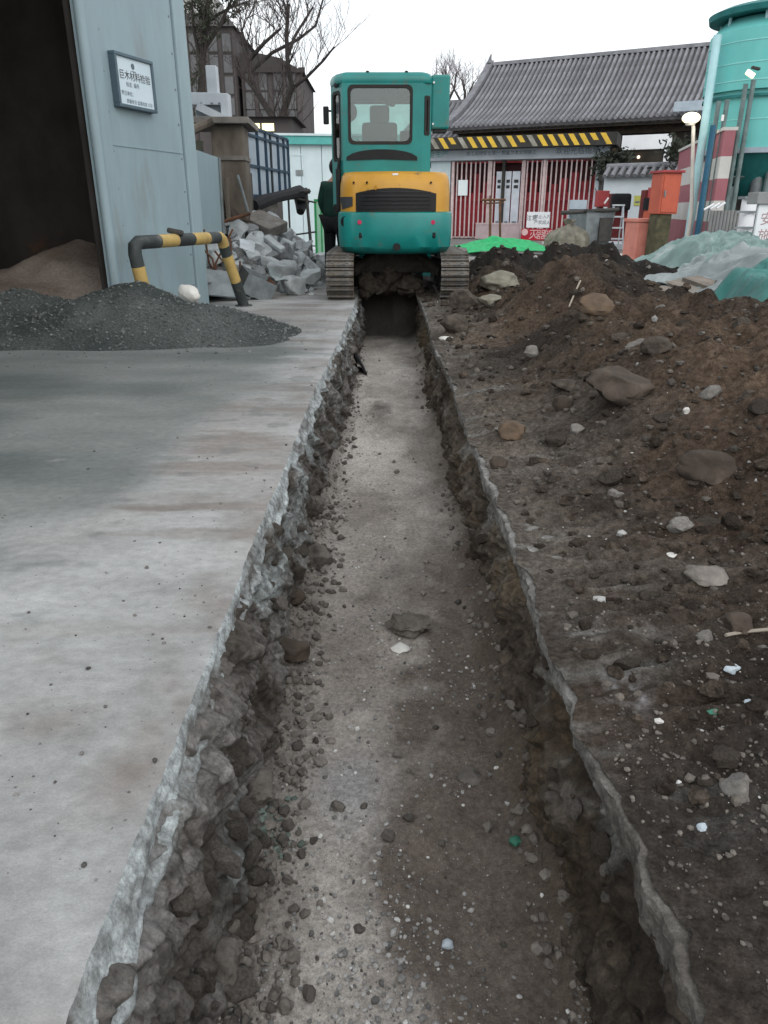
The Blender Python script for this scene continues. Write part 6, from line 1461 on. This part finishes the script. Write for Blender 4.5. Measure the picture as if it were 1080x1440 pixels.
b = MB(); b.b2((-w / 2 - 0.03, -0.03, z1), (w / 2 + 0.03, 0.58, z1 + 0.07), 0.01); b.build('rim', 'salmon', T)
Yo = 17.0
T, w, z0, z1 = box_thing('orange_cabinet', 'tall bright orange distribution cabinet on a mossy plinth', 'cabinet', 928, 243, 957, 301, Yo, 0.45, 'orange', math.radians(10))
b = MB(); b.b2((-w / 2 + 0.04, -0.015, z0 + 0.04), (w / 2 - 0.04, -0.003, z1 - 0.06)); d_ = b.build('door', 'orange', T); b = MB(); b.b2((-w / 2 + 0.07, -0.04, (z0 + z1) / 2 - 0.06), (-w / 2 + 0.10, -0.016, (z0 + z1) / 2 + 0.06)); b.build('handle', 'steel_grey', d_)
b = MB(); b.b2((-w / 2 - 0.04, -0.05, z1), (w / 2 + 0.04, 0.5, z1 + 0.05), 0.01); b.build('roof', 'red_dull', T)
b = MB(); b.b2((-w / 2 + 0.03, 0.05, 0), (w / 2 - 0.08, 0.42, z0 - 0.002), 0.02); b.build('plinth', 'moss_brown', T)

FQ = Frame(Vector((XG(938, 26.5), 26.5)), Vector((XG(992, 19.5), 19.5)))
SWL = thing('striped_wall', 'boundary wall painted in wine red and white horizontal bands', 'wall', FQ.loc(), FQ.rot)
zz_ = [FQ.px(974, p_)[1] for p_ in (326, 310, 284, 258, 233, 205)]; zz_[0] = 0.0
for k in range(5):
    b = MB(); b.b2((0, 0, zz_[k]), (FQ.len, 0.25, zz_[k + 1])); b.build('painted_band', 'band_wine' if k % 2 == 0 else 'band_white', SWL)
b = MB(); b.b2((0, -0.04, zz_[5]), (FQ.len, 0.29, zz_[5] + 0.07)); b.build('coping', 'band_white', SWL)
Yp2 = 17.5
b = MB(); x = XG(989, Yp2, 1.4); b.tube([(x, Yp2, 0), (x, Yp2, ZY(176, Yp2))], 0.06, 12); b.tube([(x, Yp2, 0), (x, Yp2, 0.03)], 0.13, 12)
o = b.build('blue_post', 'container_bar', None, True); tag(o, 'dark blue steel post between striped wall and silo', 'post')
mat('blue_paint', (0.03, 0.12, 0.20), (0.02, 0.09, 0.15), rough=0.5, bump=0.05); o.data.materials[0] = MATS['blue_paint']

# street lamp, lit
mat('lamp_glow', (1, 0.95, 0.85), None, rough=0.5, bump=0, emit=((1.0, 0.82, 0.50), 1.05))
mat('lamp_post', (0.62, 0.60, 0.55), (0.5, 0.48, 0.44), scale=4, rough=0.5, bump=0.02)
Yn = 20.5
LP = thing('street_lamp', 'lit round street lamp on a pale post beside the striped wall', 'street lamp', (XG(964, Yn), Yn, 0), 0)
pt = AT(972, 166, Yn) - Vector((XG(964, Yn), Yn, 0))
b = MB(); b.tube([(0, 0, 0), (0, 0, 1.0), (pt.x * 0.75, 0, pt.z - 0.2), (pt.x, 0, pt.z)], [0.055, 0.05, 0.045, 0.04], 10); b.build('post', 'lamp_post', LP, True)
v, f = ICO[3]; fast_mesh('lamp_head', v * np.array([0.22, 0.20, 0.13]) + np.array(pt), f, None, MATS['lamp_glow'], True, LP)
b = MB(); b.lathe([(0.10, -0.16), (0.13, -0.11), (0.10, -0.08)], 14, pt); b.build('collar', 'lamp_post', LP, True)
ld = bpy.data.lights.new('lamp_light', 'POINT'); ld.energy = 4; ld.color = (1.0, 0.9, 0.72); ld.shadow_soft_size = 0.2
lo_ = bpy.data.objects.new('lamp_light', ld); COL.objects.link(lo_); lo_.parent = LP; lo_.location = pt + Vector((0, -0.3, -0.25))

# ================================================================ silo
mat('silo_teal', (0.15, 0.50, 0.48), (0.12, 0.43, 0.415), scale=1.2, rough=0.45, bump=0.04, bscale=5, c3=(0.10, 0.50, 0.48), s3=1.5, t3=0.6, stretch=(1, 1, 0.4))
mat('silo_dark', (0.02, 0.17, 0.17), (0.015, 0.12, 0.12), rough=0.6, bump=0.05)
mat('silo_seam', (0.25, 0.60, 0.58), (0.2, 0.5, 0.48), rough=0.5, bump=0)
mat('pipe_pale', (0.45, 0.70, 0.74), (0.38, 0.62, 0.66), rough=0.4, bump=0.03)
mat('leg_grey', (0.16, 0.22, 0.22), (0.10, 0.14, 0.14), scale=4, rough=0.6, bump=0.05)
Ys = 20.0
def zs_(py): return ZY(py, Ys)
RS = 1.42; xs_ = XG(1080, Ys + RS, 4.5)
SI = thing('cement_silo', 'tall teal cement silo on pipe legs', 'silo', (xs_, Ys + RS, 0), 0)
zrim = zs_(122); zlow = zs_(206)
b = MB(); b.lathe([(RS, zrim), (RS, zs_(32)), (RS * 0.80, zs_(18) + 0.1), (RS * 0.45, zs_(2))], 48); body_ = b.build('tank', 'silo_teal', SI, True)
b = MB(); b.lathe([(RS * 0.93, zlow), (RS * 0.93, zrim - 0.004)], 48); b.build('lower_tank', 'silo_teal', SI, True)
b = MB(); b.lathe([(RS * 0.99, zrim - 0.16), (RS * 0.99, zrim - 0.10)], 48, cap=False); b.lathe([(RS * 0.94, zrim - 0.10), (RS * 0.99, zrim - 0.10)], 48, cap=False); b.build('rim_ring', 'silo_dark', SI, True)
b = MB(); b.lathe([(RS * 0.95, zlow - 0.12), (RS * 0.96, zlow)], 48); b.build('base_ring', 'container_grey', SI, True)
b = MB(); b.lathe([(0.2, zlow - 1.3), (RS * 0.85, zlow - 0.125)], 36); b.build('hopper', 'silo_dark', SI, True)
for k, z in enumerate((zs_(52), zs_(84), zs_(110))):
    b = MB(); b.lathe([(RS + 0.004, z), (RS + 0.012, z + 0.015), (RS + 0.004, z + 0.03)], 48, cap=False); b.build('weld_seam', 'silo_seam', SI, True)
b = MB(); z = zs_(166); b.lathe([(RS * .93 + 0.004, z), (RS * .93 + 0.012, z + 0.015), (RS * .93 + 0.004, z + 0.03)], 48, cap=False); b.build('weld_seam', 'silo_seam', SI, True)
b = MB(); b.lathe([(RS * 1.06, zs_(8)), (RS * 1.08, zs_(8) + 0.12), (RS * 0.9, zs_(8) + 0.22)], 40); b.build('top_cap', 'silo_dark', SI, True)
for a in range(0, 360, 45):
    an = math.radians(a + 12); b = MB(); b.tube([(RS * 0.86 * math.cos(an), RS * 0.86 * math.sin(an), zs_(22)), (RS * 0.86 * math.cos(an), RS * 0.86 * math.sin(an), zs_(8))], 0.04, 8); b.build('cap_post', 'pipe_pale', SI)
px0 = XG(1000, Ys + RS * 0.6, 4) - xs_
b = MB(); b.tube([(px0, -RS * 0.4, zs_(38)), (px0, -RS * 0.4, 0)], 0.10, 12); b.build('filler_pipe', 'pipe_pale', SI, True)
for (pa, pya, pb) in ((1011, 142, 1000), (1023, 140, 1011), (1049, 118, 1030), (1060, 112, 1042)):
    Yl_ = Ys - 0.05; a = AT(pa, pya, Yl_) - Vector((xs_, Ys + RS, 0)); c = Vector((XG(pb, Yl_) - xs_, Yl_ - Ys - RS, 0)); c.x = a.x
    b = MB(); b.tube([c, a], 0.055, 10); b.build('leg', 'leg_grey', SI, True)
for a in (70, 110, -20, 200):
    an = math.radians(a); b = MB(); b.tube([(RS * 0.9 * math.cos(an), RS * 0.9 * math.sin(an), 0), (RS * 0.9 * math.cos(an), RS * 0.9 * math.sin(an), zlow)], 0.09, 10); b.build('leg', 'leg_grey', SI, True)
pl2 = AT(1055, 104, Ys - 0.15) - Vector((xs_, Ys + RS, 0))
b = MB(); b.box(pl2, (0.22, 0.08, 0.12), (0, 0.5, 0), 0.03); b.build('flood_lamp', 'lamp_glow', SI)
b = MB(); b.box(pl2 + Vector((0.12, 0.03, 0.12)), (0.2, 0.1, 0.06), (0, 0.2, 0), 0.02); b.build('lamp_housing', 'steel_dark', SI)
b = MB(); p_ = AT(1016, 166, Ys - 0.2) - Vector((xs_, Ys + RS, 0)); b.box(p_, (0.06, 0.05, 0.14), None, 0.02); b.build('marker_plate', 'decal_white', SI)
# plant under the silo
Yu = 20.6
b = MB()
UM = thing('screw_conveyor', 'dark machinery with louvred panel under the silo', 'machinery', (XG(1038, Yu), Yu, 0), 0)
b.b2((XG(1008, Yu) - XG(1038, Yu), 0.6, 0), (XG(1095, Yu) - XG(1038, Yu), 1.2, ZY(225, Yu))); b.build('back_case', 'steel_dark', UM)
for k in range(4):
    z = ZY(222 + 10 * k, Yu); b = MB(); b.box((XG(1022, Yu) - XG(1038, Yu), 0.3, z), (0.55, 0.3, 0.03), (-0.5, 0, 0)); b.build('louvre', 'leg_grey', UM)
b = MB(); b.tube([(0.25, 0.2, 0.4), (0.25, 0.2, ZY(215, Yu))], 0.14, 12); b.build('feed_pipe', 'steel_grey', UM, True)
b = MB(); b.b2((XG(1008, Yu) - XG(1038, Yu), 0.1, 0.02), (XG(1026, Yu) - XG(1038, Yu), 0.5, ZY(262, Yu))); b.build('case', 'leg_grey', UM)
for x_ in (0.42, 0.75, 1.0):
    b = MB(); b.tube([(x_, 0.0, 0), (x_, 0.0, ZY(200, Yu))], 0.07, 10); b.build('upright', 'leg_grey', UM)
Yv = 16.5
b = MB(); x = XG(1039, Yv); b.tube([(x, Yv, 0), (x, Yv, ZY(280, Yv))], 0.15, 18)
WC = thing('white_cylinder', 'white vertical cylinder held by two clamp bars', 'cylinder', (x, Yv, 0), 0)
b = MB(); b.tube([(0, 0, 0), (0, 0, ZY(280, Yv))], 0.15, 18); b.build('shell', 'shop_white', WC, True)
for py_ in (298, 320):
    b = MB(); b.b2((-0.32, -0.19, ZY(py_, Yv) - 0.02), (0.22, -0.155, ZY(py_, Yv) + 0.02)); b.build('clamp_bar', 'steel_grey', WC)
b = MB(); b.b2((-0.17, -0.17, ZY(280, Yv)), (0.19, 0.17, ZY(276, Yv))); b.build('lid', 'steel_grey', WC)
mat('sheet_grey', (0.27, 0.275, 0.275), (0.20, 0.205, 0.205), scale=3, rough=0.6, bump=0.05)
Yw = 17.2
CS = thing('corrugated_sheet', 'grey corrugated sheet fence left of the white cylinder', 'fence', (XG(988, Yw), Yw, 0), 0)
n = 9; wS = (XG(1030, Yw) - XG(988, Yw)) / n
for k in range(n):
    b = MB(); b.tube([(wS * (k + .5), 0, 0), (wS * (k + .5), 0, ZY(296, Yw))], wS * 0.52, 8); b.build('corrugation', 'sheet_grey', CS, True)
for k in range(3):
    p0, p1 = AT(990 + 9 * k, 295 - 1 * k, 16.8), AT(1004 + 8 * k, 287 - k, 16.8); b = MB(); b.tube([p0, p1], 0.022, 8); o = b.build('white_tube', 'shop_white', None, True); tag(o, ['leftmost of three thin white tubes on the corrugated sheet', 'middle one of three thin white tubes on the corrugated sheet', 'rightmost of three thin white tubes on the corrugated sheet, nearest the white cylinder'][k], 'tube', 'white tubes on the corrugated sheet')
# poster board at the right edge
Yx = 13.2
PB = thing('poster_board', 'white poster board with pinkish lettering under a grey lid at right', 'sign board', (XG(1050, Yx), Yx, 0), math.radians(-8)); zt = ZY(287, Yx)
b = MB(); b.b2((0, 0, 0.0), (1.7, 0.08, zt), 0.01); b.build('board', 'shop_white', PB)
b = MB(); b.b2((-0.06, -0.05, zt), (1.75, 0.5, ZY(270, Yx)), 0.01); b.build('lid', 'sheet_grey', PB)
mat('letter_mauve', (0.42, 0.28, 0.29), None, rough=0.7, bump=0)
text('lettering', '安全', 0.22, MATS['letter_mauve'], PB, (0.27, -0.004, zt - 0.24), RX)
text('lettering', '施工', 0.22, MATS['letter_mauve'], PB, (0.27, -0.004, zt - 0.50), RX)
text('lettering', '警示', 0.22, MATS['letter_mauve'], PB, (0.82, -0.004, zt - 0.24), RX)

# ================================================================ tarpaulin-covered stack at right
mat('tarp_pale', (0.20, 0.29, 0.275), (0.12, 0.19, 0.18), scale=2.2, rough=0.62, bump=0.25, bscale=9, c3=(0.29, 0.34, 0.335), s3=1.8, t3=0.55)
mat('tarp_grey', (0.25, 0.28, 0.285), (0.16, 0.19, 0.195), scale=2.2, rough=0.62, bump=0.25, bscale=9, c3=(0.28, 0.38, 0.37), s3=1.4, t3=0.58)
mat('tarp_teal', (0.045, 0.19, 0.17), (0.03, 0.12, 0.108), scale=3, rough=0.6, bump=0.3, bscale=11, c3=(0.13, 0.36, 0.33), s3=2, t3=0.6)
mat('wood_board', (0.25, 0.215, 0.18), (0.14, 0.12, 0.10), scale=5, rough=0.9, bump=0.2, stretch=(3, 0.35, 3), vary=0.12)
mat('wood_dark', (0.075, 0.06, 0.05), (0.04, 0.033, 0.028), scale=5, rough=0.9, bump=0.2, stretch=(3, 0.35, 3), vary=0.12)
def folds(X, Y, u, v, s, k=1.0):
    X = X + 0.35 * fbm(X * 0.9, Y * 0.9, 0, 2, s + 20); Y = Y + 0.35 * fbm(X * 0.9, Y * 0.9, 0, 2, s + 21)
    a = X * 0.55 + Y * 0.85; c = X * 0.85 - Y * 0.55
    return k * (0.075 * crease(a * 1.5, c * 0.8, s) + 0.060 * crease(c * 2.6, a * 1.7, s + 4) + 0.036 * crease(a * 5.0, c * 3.6, s + 5) + 0.014 * crease(a * 11, c * 9, s + 6) + 0.012 * fbm(X * 6, Y * 6, 0, 3, s + 7))
def tarp_h(top, edge, s, k=1.0, rise=0.36):
    def h(X, Y, u, v):
        base = edge + (top - edge) * (sst(0.0, rise, u) * (1 - 0.5 * sst(0.75, 1.0, u))) * (0.55 + 0.45 * sst(0.0, 0.18, v) * (1 - 0.5 * sst(0.85, 1.0, v)))
        return np.maximum(base + folds(X, Y, u, v, s, k) * (0.35 + 0.65 * sst(0, 0.25, u)) - 0.05, 0.03)
    return h
def gx_(px, py, z=0.0): p = G(px, py, z); return (p.x, p.y)
near_l = gx_(985, 418, .12); far_l = gx_(866, 378, .02)
cloth('pale_tarpaulin', 'crumpled pale green tarpaulin covering the far end of the timber stack', 'tarpaulin', [(3.80, 10.0), (6.6, 10.2), (7.2, 14.6), (4.45, 15.0)], tarp_h(0.62, 0.08, 150, 2.3), 'tarp_pale', 130, 120, 31, 0.14)
cloth('grey_tarpaulin', 'pale grey tarpaulin spread over the middle of the timber stack', 'tarpaulin', [(3.50, 8.2), (6.0, 7.9), (6.4, 11.2), (3.80, 11.0)], tarp_h(0.58, 0.22, 160, 2.1), 'tarp_grey', 130, 110, 41, 0.18)
cloth('teal_tarpaulin', 'dark teal tarpaulin hanging over the near end of the stack', 'tarpaulin', [(3.05, 6.5), (5.4, 6.0), (5.8, 8.4), (3.30, 8.1)], tarp_h(0.56, 0.20, 170, 1.6, 0.13), 'tarp_teal', 120, 100, 51, 0.14)
ax0 = Vector((3.22, 7.0, 0)); ax1 = Vector((3.80, 11.8, 0)); dd = (ax1 - ax0); ang = math.atan2(dd.y, dd.x) - math.pi / 2
for k, (off_, z, w, L, y0, m, lb) in enumerate(((0.0, 0.02, 0.22, 4.6, 7.3, 'wood_board', 'long weathered board lying lowest along the timber stack'), (0.20, 0.07, 0.24, 3.4, 7.2, 'wood_board', 'pale weathered board stepped above the lowest one in the stack'), (0.38, 0.13, 0.22, 2.6, 7.3, 'wood_board', 'grey board third up in the timber stack'), (0.52, 0.17, 0.24, 1.1, 7.9, 'wood_dark', 'dark board under the gap between the grey and teal tarpaulins'), (0.66, 0.22, 0.22, 1.0, 8.0, 'wood_dark', 'topmost dark board in the gap between the tarpaulins'))):
    b = MB(); b.box((0, 0, 0.03), (w, L, 0.055), None, 0.008); yc = y0 + L / 2; o = b.build('timber_board', m, None, loc=(ax0.x + 0.12 * (yc - 7.0) + off_, yc, z + 0.07)); o.rotation_euler = (0.004 * k, -0.10, ang + 0.012 * (k % 3 - 1)); tag(o, lb, 'timber board')
# bare trees far beyond the roofs
for k, (px_, top, Y) in enumerate(((628, 92, 120.0), (652, 105, 128.0))):
    Yt = Y; base = Vector((XG(px_, Y), Y, 0))
    bare_tree(['hazy bare tree beyond the roofs, nearer the excavator cab', 'hazy bare tree beyond the roofs, close to the hall gable'][k], base, [([base, T3(px_, 160), T3(px_ + 2, 130), T3(px_ - 2, top + 8)], 0.32), ([T3(px_, 150), T3(px_ - 12, 128), T3(px_ - 17, top + 12)], 0.2), ([T3(px_, 148), T3(px_ + 11, 124), T3(px_ + 14, top + 10)], 0.2)], 0.3, 60 + k, 2.6, 'twig_far', 4)
# ================================================================ stones bedded in the trench walls: pieces of the walls
rs = np.random.RandomState(55)
VAR = []
for k in range(16):
    me = bpy.data.meshes.new('stone'); me.from_pydata((rock_verts(3, 900 + k, 11, 0.20, (0.5, 0.9)) * 0.5).tolist(), [], ICO[3][1].tolist()); smooth(me, True, math.radians(40)); VAR.append(me)
def bed(wname, n, smin, smax, vlo, vhi, mats, sign, ymax=8.0):
    X, Yw_, Z, par = WALLS[wname]; R, K = X.shape
    for i in range(n):
        y = math.exp(rs.uniform(math.log(0.75), math.log(ymax))); r = int(np.searchsorted(ys, y)); c = int(K * rs.uniform(vlo, vhi))
        r = min(r, R - 1); s = smin + (smax - smin) * rs.uniform() ** 2.0
        o = bpy.data.objects.new('stone', VAR[rs.randint(16)]); COL.objects.link(o); o.parent = par
        o.location = (X[r, c] - sign * s * 0.12, Yw_[r, c], Z[r, c]); o.scale = (s * rs.uniform(.8, 1.2), s * rs.uniform(.9, 1.5), s * rs.uniform(.7, 1.1))
        o.rotation_euler = (rs.uniform(-1, 1), rs.uniform(-1, 1), rs.uniform(0, 6.28))
        m = MATS[mats[rs.randint(len(mats))]]
        if not o.data.materials: o.data.materials.append(m)
        o.material_slots[0].link = 'OBJECT'; o.material_slots[0].material = m
mat('clod_mid', (0.17, 0.155, 0.135), (0.085, 0.076, 0.066), scale=11, rough=0.97, bump=0.9, bscale=35, vary=0.15, spec=0.1)
bed('trench_wall_left', 95, 0.02, 0.10, 0.25, 0.98, ('clod_mid', 'clod_pale', 'clod_mid', 'clod_pale'), -1)
bed('trench_wall_right', 70, 0.015, 0.055, 0.2, 0.98, ('stone_brown', 'clod', 'clod', 'clod_pale'), 1)
# stones pressed in the dug earth: pieces of the dirt ground
dg_ = bpy.data.objects['dirt_ground']
for i in range(230):
    y = math.exp(rs.uniform(math.log(1.1), math.log(12.0))); x = rs.uniform(0.56, min(4.0, 0.9 + 0.42 * y)); z = float(dirt_h(x, y))
    s = (0.018 + 0.085 * rs.uniform() ** 3) * (0.75 + 0.13 * y)
    o = bpy.data.objects.new('stone', VAR[rs.randint(16)]); COL.objects.link(o); o.parent = dg_
    o.location = (x, y, z + s * 0.08); o.scale = (s * rs.uniform(.9, 1.5), s * rs.uniform(.8, 1.2), s * rs.uniform(.5, .85)); o.rotation_euler = (rs.uniform(-.4, .4), rs.uniform(-.4, .4), rs.uniform(0, 6.28))
    o.material_slots[0].link = 'OBJECT'; o.material_slots[0].material = MATS[('stone_brown', 'clod', 'clod', 'clod', 'stone_grey')[rs.randint(5)]]

# ================================================================ single stones and scraps one can point at
mat('stone_ochre', (0.14, 0.098, 0.066), (0.08, 0.058, 0.042), scale=9, rough=0.9, bump=0.4, bscale=30)
mat('stone_olive', (0.24, 0.23, 0.185), (0.15, 0.14, 0.11), scale=8, rough=0.9, bump=0.4, bscale=25, c3=(0.32, 0.31, 0.27), s3=5)
mat('scrap_blue', (0.42, 0.48, 0.53), (0.33, 0.38, 0.42), rough=0.6, bump=0.1)
mat('scrap_green', (0.04, 0.17, 0.12), (0.03, 0.12, 0.08), rough=0.7, bump=0.2)
mat('wire_pale', (0.34, 0.30, 0.25), (0.25, 0.22, 0.18), rough=0.8, bump=0.1)
def put(fn, px, py, w, hgt, m, seed, label, name='stone', cat='stone', flat=0.75, rough=0.13, facets=10, sink=0.25, rz=0.0):
    p = onsurf(px, py + hgt * 0.35, fn); t = math.hypot(p.y, CAM_H - p.z); sw = w / FPX * t * 0.98
    rock(name, (p.x, p.y + sw * 0.25, p.z), (sw, sw * 0.8, max(sw * 0.3, sw * flat)), MATS[m], seed, label, cat, rot=(0.12, 0.08, rz), sub=4 if w > 40 else 3, facets=facets, rough=rough, sink=0.36 if fn is dirt_h and w > 25 else sink)
D, Fl = dirt_h, floor_h
for a in ((D, 882, 548, 112, 56, 'stone_brown', 1, 'large dark brown boulder on the earth heap right of the trench', 'boulder', 'boulder', 0.52),
          (D, 1003, 664, 92, 48, 'stone_brown', 2, 'flat-topped brown boulder at the right edge, nearer than the largest one', 'boulder', 'boulder', 0.55),
          (D, 703, 392, 60, 40, 'stone_olive', 3, 'pale olive broken slab beside the right track of the excavator', 'slab', 'slab', 0.45),
          (D, 845, 432, 60, 40, 'stone_ochre', 4, 'ochre brown boulder half buried below the dark earth ridge', 'boulder', 'boulder', 0.6),
          (D, 926, 490, 42, 26, 'clod', 5, 'dark angular stone behind the largest boulder'),
          (D, 748, 495, 26, 22, 'stone_grey', 6, 'small pale rounded stone in the middle of the earth'),
          (D, 793, 568, 32, 26, 'stone_brown', 7, 'brown stone just left of the largest boulder'),
          (D, 722, 612, 42, 20, 'stone_ochre', 8, 'orange-brown flat stone beside the slab edge'),
          (D, 702, 650, 28, 22, 'stone_brown', 9, 'dark stone just below the orange-brown flat stone'),
          (D, 1000, 812, 62, 30, 'clod_pale', 10, 'grey flat stone at the right edge of the earth', 'stone', 'stone', 0.4),
          (D, 690, 420, 46, 30, 'stone_olive', 11, 'second pale olive slab piece just below the first', 'slab', 'slab', 0.4),
          (D, 800, 542, 50, 20, 'clod', 12, 'flat dark slab lying left of the largest boulder', 'slab', 'slab', 0.35),
          (D, 812, 605, 24, 16, 'stone_grey', 13, 'small pale stone below the largest boulder'),
          (D, 1040, 885, 48, 22, 'stone_brown', 14, 'brown stone at the right edge below the grey flat stone'),
          (D, 655, 430, 44, 18, 'clod', 15, 'dark clod just in front of the right track', 'earth_clod', 'earth'),
          (D, 640, 462, 42, 20, 'clod', 16, 'dark clod beside the far slab edge', 'earth_clod', 'earth'),
          (Fl, 446, 786, 46, 36, 'clod_pale', 20, 'rounded pale stone at the foot of the left trench wall', 'stone', 'stone', 0.8),
          (Fl, 410, 922, 50, 34, 'stone_brown', 21, 'brown stone on the trench floor below the rounded pale one'),
          (Fl, 412, 845, 36, 22, 'stone_brown', 22, 'flat reddish-brown stone by the left wall between two larger ones'),
          (Fl, 352, 965, 66, 66, 'clod_pale', 23, 'angular earth block leaning on the left trench wall', 'stone', 'stone', 0.9),
          (Fl, 318, 1030, 92, 104, 'stone_grey', 24, 'big grey broken block under the left slab edge', 'block', 'stone', 0.95),
          (Fl, 348, 1112, 66, 56, 'clod_pale', 25, 'knobbly pale clod on the trench floor beside the big block', 'earth_clod', 'earth', 0.8, 0.25),
          (Fl, 300, 1120, 60, 70, 'clod', 26, 'dark clod between the big block and the slab edge', 'earth_clod', 'earth', 0.9, 0.22),
          (Fl, 307, 1372, 66, 58, 'clod_pale', 27, 'round pale clod on the trench floor at the bottom of the picture', 'earth_clod', 'earth', 0.85, 0.22),
          (Fl, 345, 1280, 30, 26, 'clod', 28, 'small dark clod halfway along the near left wall', 'earth_clod', 'earth', 0.8, 0.2),
          (Fl, 575, 882, 62, 30, 'clod_mid', 29, 'dark crumbly earth lump in the middle of the trench floor', 'earth_clod', 'earth', 0.35, 0.3),
          (Fl, 563, 914, 28, 12, 'white_stone', 30, 'bright white flat stone in the middle of the trench floor', 'stone', 'stone', 0.35),
          (Fl, 474, 1137, 22, 18, 'clod_pale', 31, 'small pale stone on the trench floor near the mossy earth'),
          (Fl, 662, 1098, 40, 12, 'clod_pale', 32, 'flat pale chip on the dark right half of the trench floor', 'stone', 'stone', 0.3),
          (Fl, 629, 1331, 16, 14, 'scrap_blue', 33, 'small pale blue-grey stone near the bottom of the trench'),
          (D, 1030, 942, 26, 14, 'scrap_blue', 40, 'pale blue-white chip at the right edge of the earth', 'chip', 'chip', 0.5),
          (D, 1053, 988, 14, 14, 'scrap_blue', 41, 'small white chip just below the pale blue-white one', 'chip', 'chip', 0.7),
          (D, 990, 1168, 20, 16, 'scrap_blue', 42, 'square pale blue chip on the dark earth at lower right', 'chip', 'chip', 0.7),
          (D, 928, 1015, 15, 12, 'white_stone', 43, 'white chip right of the plaster smear', 'chip', 'chip', 0.6),
          (D, 1002, 1000, 24, 12, 'scrap_green', 44, 'small dark green scrap on the earth at right', 'scrap', 'scrap', 0.4),
          (D, 965, 577, 10, 18, 'white_stone', 45, 'tiny white scrap right of the largest boulder', 'scrap', 'scrap', 1.2),
          (D, 946, 780, 18, 12, 'white_stone', 46, 'thin white scrap on the earth above the grey flat stone', 'scrap', 'scrap', 0.4),
          (D, 630, 477, 24, 10, 'white_stone', 47, 'flat white chip on the far slab edge', 'chip', 'chip', 0.3),
          (Fl, 726, 1186, 20, 14, 'scrap_green', 48, 'tiny green scrap at the foot of the right trench wall', 'scrap', 'scrap', 0.5)):
    put(*a)
# pale root hanging on the left wall, thin stick on the heap, black sheet in the trench
pts = [onsurf(px, py, Fl) + Vector((0, 0, 0.03 + 0.015 * (k % 2))) for k, (px, py) in enumerate(((330, 1175), (306, 1195), (303, 1215), (297, 1240), (302, 1262), (303, 1285)))]
b = MB(); b.tube(pts, 0.0035, 6); tag(b.build('root', 'wire_pale', None, True), 'thin pale root on the earth below the left slab edge', 'root')
pts = [onsurf(px, py, D) + Vector((0, 0, 0.02)) for px, py in ((800, 435), (808, 415), (816, 398))]
b = MB(); b.tube(pts, 0.008, 6); tag(b.build('stick', 'wire_pale', None, True), 'thin pale stick lying on the earth below the dark ridge', 'stick')
pts = [onsurf(px, py, D) + Vector((0, 0, 0.01)) for px, py in ((1020, 898), (1045, 893), (1080, 890))]
b = MB(); b.tube(pts, 0.005, 6); tag(b.build('stick', 'wire_pale', None, True), 'pale twig on the earth at the right edge', 'stick')
p = onsurf(514, 525, Fl); b = MB(); b.box((0, 0, 0.10), (0.02, 0.42, 0.22), (0, -0.5, 0.1), 0.004)
tag(b.build('black_sheet', 'trousers_black', None, loc=(p.x - 0.06, p.y + 0.1, p.z)), 'small black sheet leaning on the left trench wall near the excavator', 'sheet')
# mossy green dust patch of crushed stone below the left edge
N = 260; Pm = []
for i in range(N):
    q = onsurf(365 + rs.normal() * 24, 1170 + rs.normal() * 26, Fl); Pm.append((q.x, q.y, q.z))
g0 = rs.uniform(0.10, 0.24, N); scatter('green_crumbs', np.array(Pm), 0.004 + 0.009 * rs.uniform(size=N) ** 2, np.column_stack((g0 * 0.8, g0 * 1.02, g0 * 0.9)), MATS['pebble'], 17, label='greenish crumbs of crushed stone on the trench floor')

# ================================================================ clutter by the pier and the heap
for k, (pa, pb, Y, r, m, lb) in enumerate((((300, 262), (338, 322), 11.8, 0.03, 'wood_dark', 'dark pole leaning against the brown pier'), ((318, 250), (322, 318), 11.7, 0.035, 'pier_brown', 'brown post standing before the brown pier'), ((334, 246), (350, 300), 11.7, 0.02, 'steel_grey', 'thin grey pipe leaning beside the container corner'), ((296, 318), (352, 300), 11.4, 0.025, 'rust', 'rusty pipe lying across the top of the rubble heap'))):
    a, c = AT(*pa, Y), AT(*pb, Y); b = MB(); b.tube([a, c], r, 8); tag(b.build('leaning_pole', m, None), lb, 'pole')
for k, (px, py, Y, w, h, rot, m, lb) in enumerate(((350, 350, 10.7, 0.22, 0.16, (0.9, 0.3, 0.5), 'white_steel', 'crumpled white sheet scrap in the middle of the rubble heap'), (330, 300, 12.0, 0.5, 0.3, (0.9, 0.2, 0.5), 'wood_dark', 'dark board scrap at the top of the rubble heap'), (392, 392, 10.2, 0.26, 0.2, (0.5, 0.4, 0.9), 'tarp_grey', 'grey tin scrap at the front of the rubble heap'))):
    p = AT(px, py, Y); n = 9; gx, gy = np.meshgrid(np.linspace(-w / 2, w / 2, n), np.linspace(-h / 2, h / 2, n)); gz = 0.05 * crease(gx * 9, gy * 9, 700 + k)
    o = grid('sheet_scrap', gx, gy, gz, None, MATS[m], False, p + Vector((0, -0.12, 0.05))); o.rotation_euler = rot; sm_ = o.modifiers.new('thick', 'SOLIDIFY'); sm_.thickness = 0.008; tag(o, lb, 'sheet scrap')
